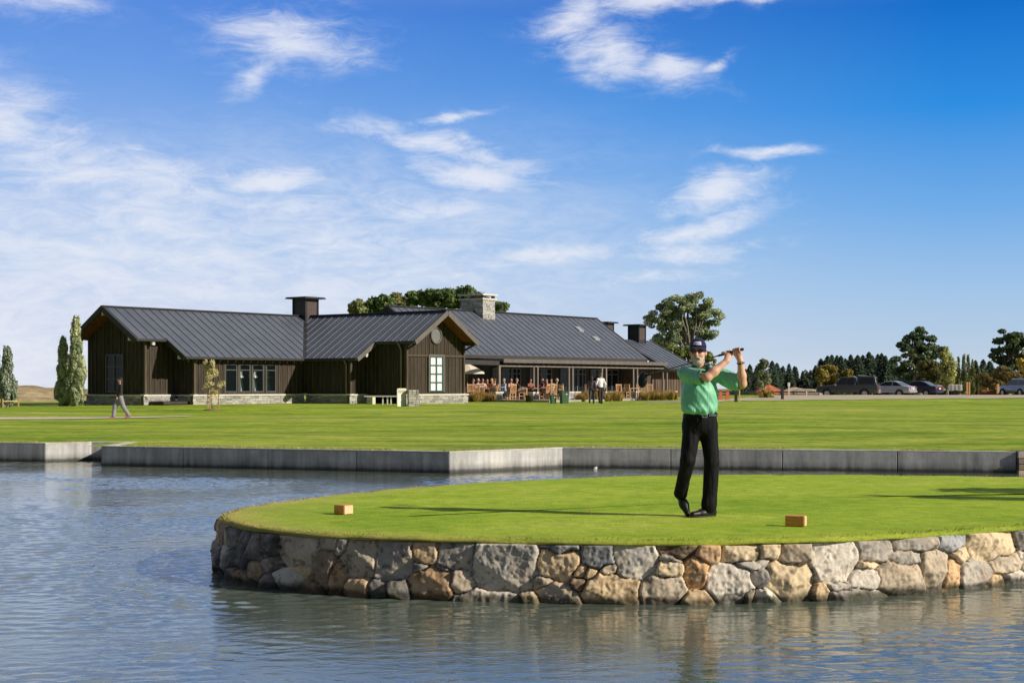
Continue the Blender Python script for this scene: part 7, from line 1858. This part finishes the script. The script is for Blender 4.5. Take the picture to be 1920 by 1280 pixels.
    h.cone(H0, H0 + (T0 - H0) * .55, .040, .045, .02); h.cone(H0 + (T0 - H0) * .5, T0, .043, .030, .03); h.cone(H0 + (-.03, -.02, .03), (.085, .0, .11), .042, .044, .03)
    h.cut((0, 0, .001), (0, 0, -1)); v, f = h.mesh(); v = smooth_mesh(v, f, 1, .4); so = obj("shoe", v, f, M_SHOE, t, True)
    sl = MB(); dd = nz(T0 - H0); nn = np.array((-dd[1], dd[0], 0)); P = []
    for k in range(22):
        a = 2 * PI * k / 22; P.append((H0 + T0) / 2 * (1, 1, 0) + dd * math.cos(a) * .176 + nn * math.sin(a) * (.047 + .006 * math.cos(a)))
    sl.prism([(x[0], x[1]) for x in P], .001, .014, 2); fixn(sl.build("sole", simple("dark sole", (.03, .028, .025), .7), so))
    h = SDF((-.30, -.12, -.01), (-.02, .20, .34), .004); H0, T0 = np.array((-.193, .100, .215)), np.array((-.126, -.012, .030))
    h.cone(H0, H0 + (T0 - H0) * .55, .038, .045, .02); h.cone(H0 + (T0 - H0) * .5, T0, .043, .030, .03); h.cone(H0 + (.0, -.035, .02), (-.193, .055, .27), .042, .045, .03)
    h.cut((0, 0, .001), (0, 0, -1)); v, f = h.mesh(); v = smooth_mesh(v, f, 1, .4); so = obj("shoe", v, f, M_SHOE, t, True)
    # wrist watch
    wt = MB(); d = nz(LW - LE); a_ = nz(np.cross(d, (0, 1, 0))); b_ = np.cross(d, a_); wc = LW - d * .02
    wt.tube([wc + (a_ * math.cos(k) + b_ * math.sin(k)) * .034 for k in np.linspace(0, 2 * PI, 21)], .0065, 6, cap=False); wo = wt.build("watch", simple("black watch strap", (.02, .02, .02), .5), t, True)
    wf = MB(); fc = wc + np.array((.01, -.036, 0)); wf.tube([fc, fc + (0.001, -.007, 0)], .015, 14); wf.build("watch_face", simple("watch metal", (.5, .48, .4), .3, metal=.7), wo)
    # the club
    cl = thing("golf_club", "black headed golf driver swung behind the golfer's neck", "golf club", t.location, 0)
    mb = MB(); mb.tube([S(-.012), S(-.008), S(.27), S(.275)], [.010, .0145, .011, .006], 10); mb.build("grip", simple("black rubber grip", (.012, .012, .012), .8, .2, 50, .3, 200), cl, True)
    mb = MB(); mb.tube([S(.27), S(.7), S(1.13)], [.0068, .0058, .0048], 8); mb.build("shaft", simple("dark graphite shaft", (.09, .06, .045), .3, metal=.3), cl, True)
    e = S(1.13); dn = np.array((-.25, -.1, -1.0)); dn = nz(dn - D_ * np.dot(dn, D_) * .3)
    k = SDF(e - .2, e + .2, .004); hc = e + D_ * .02 + dn * .045; ax1 = dn; ax2 = nz(np.cross(dn, (0, 1, 0))); ax3 = np.cross(ax1, ax2)
    k.ell(hc, (.085, .050, .036), .01, np.array([ax1, ax2, ax3])); k.cone(e - D_ * .05, e + dn * .02, .007, .012, .015)
    v, f = k.mesh(); ho = obj("club_head", v, f, simple("black lacquer", (.006, .006, .007), .35, .1, spec=.3), cl, True)
    return t
golfer()
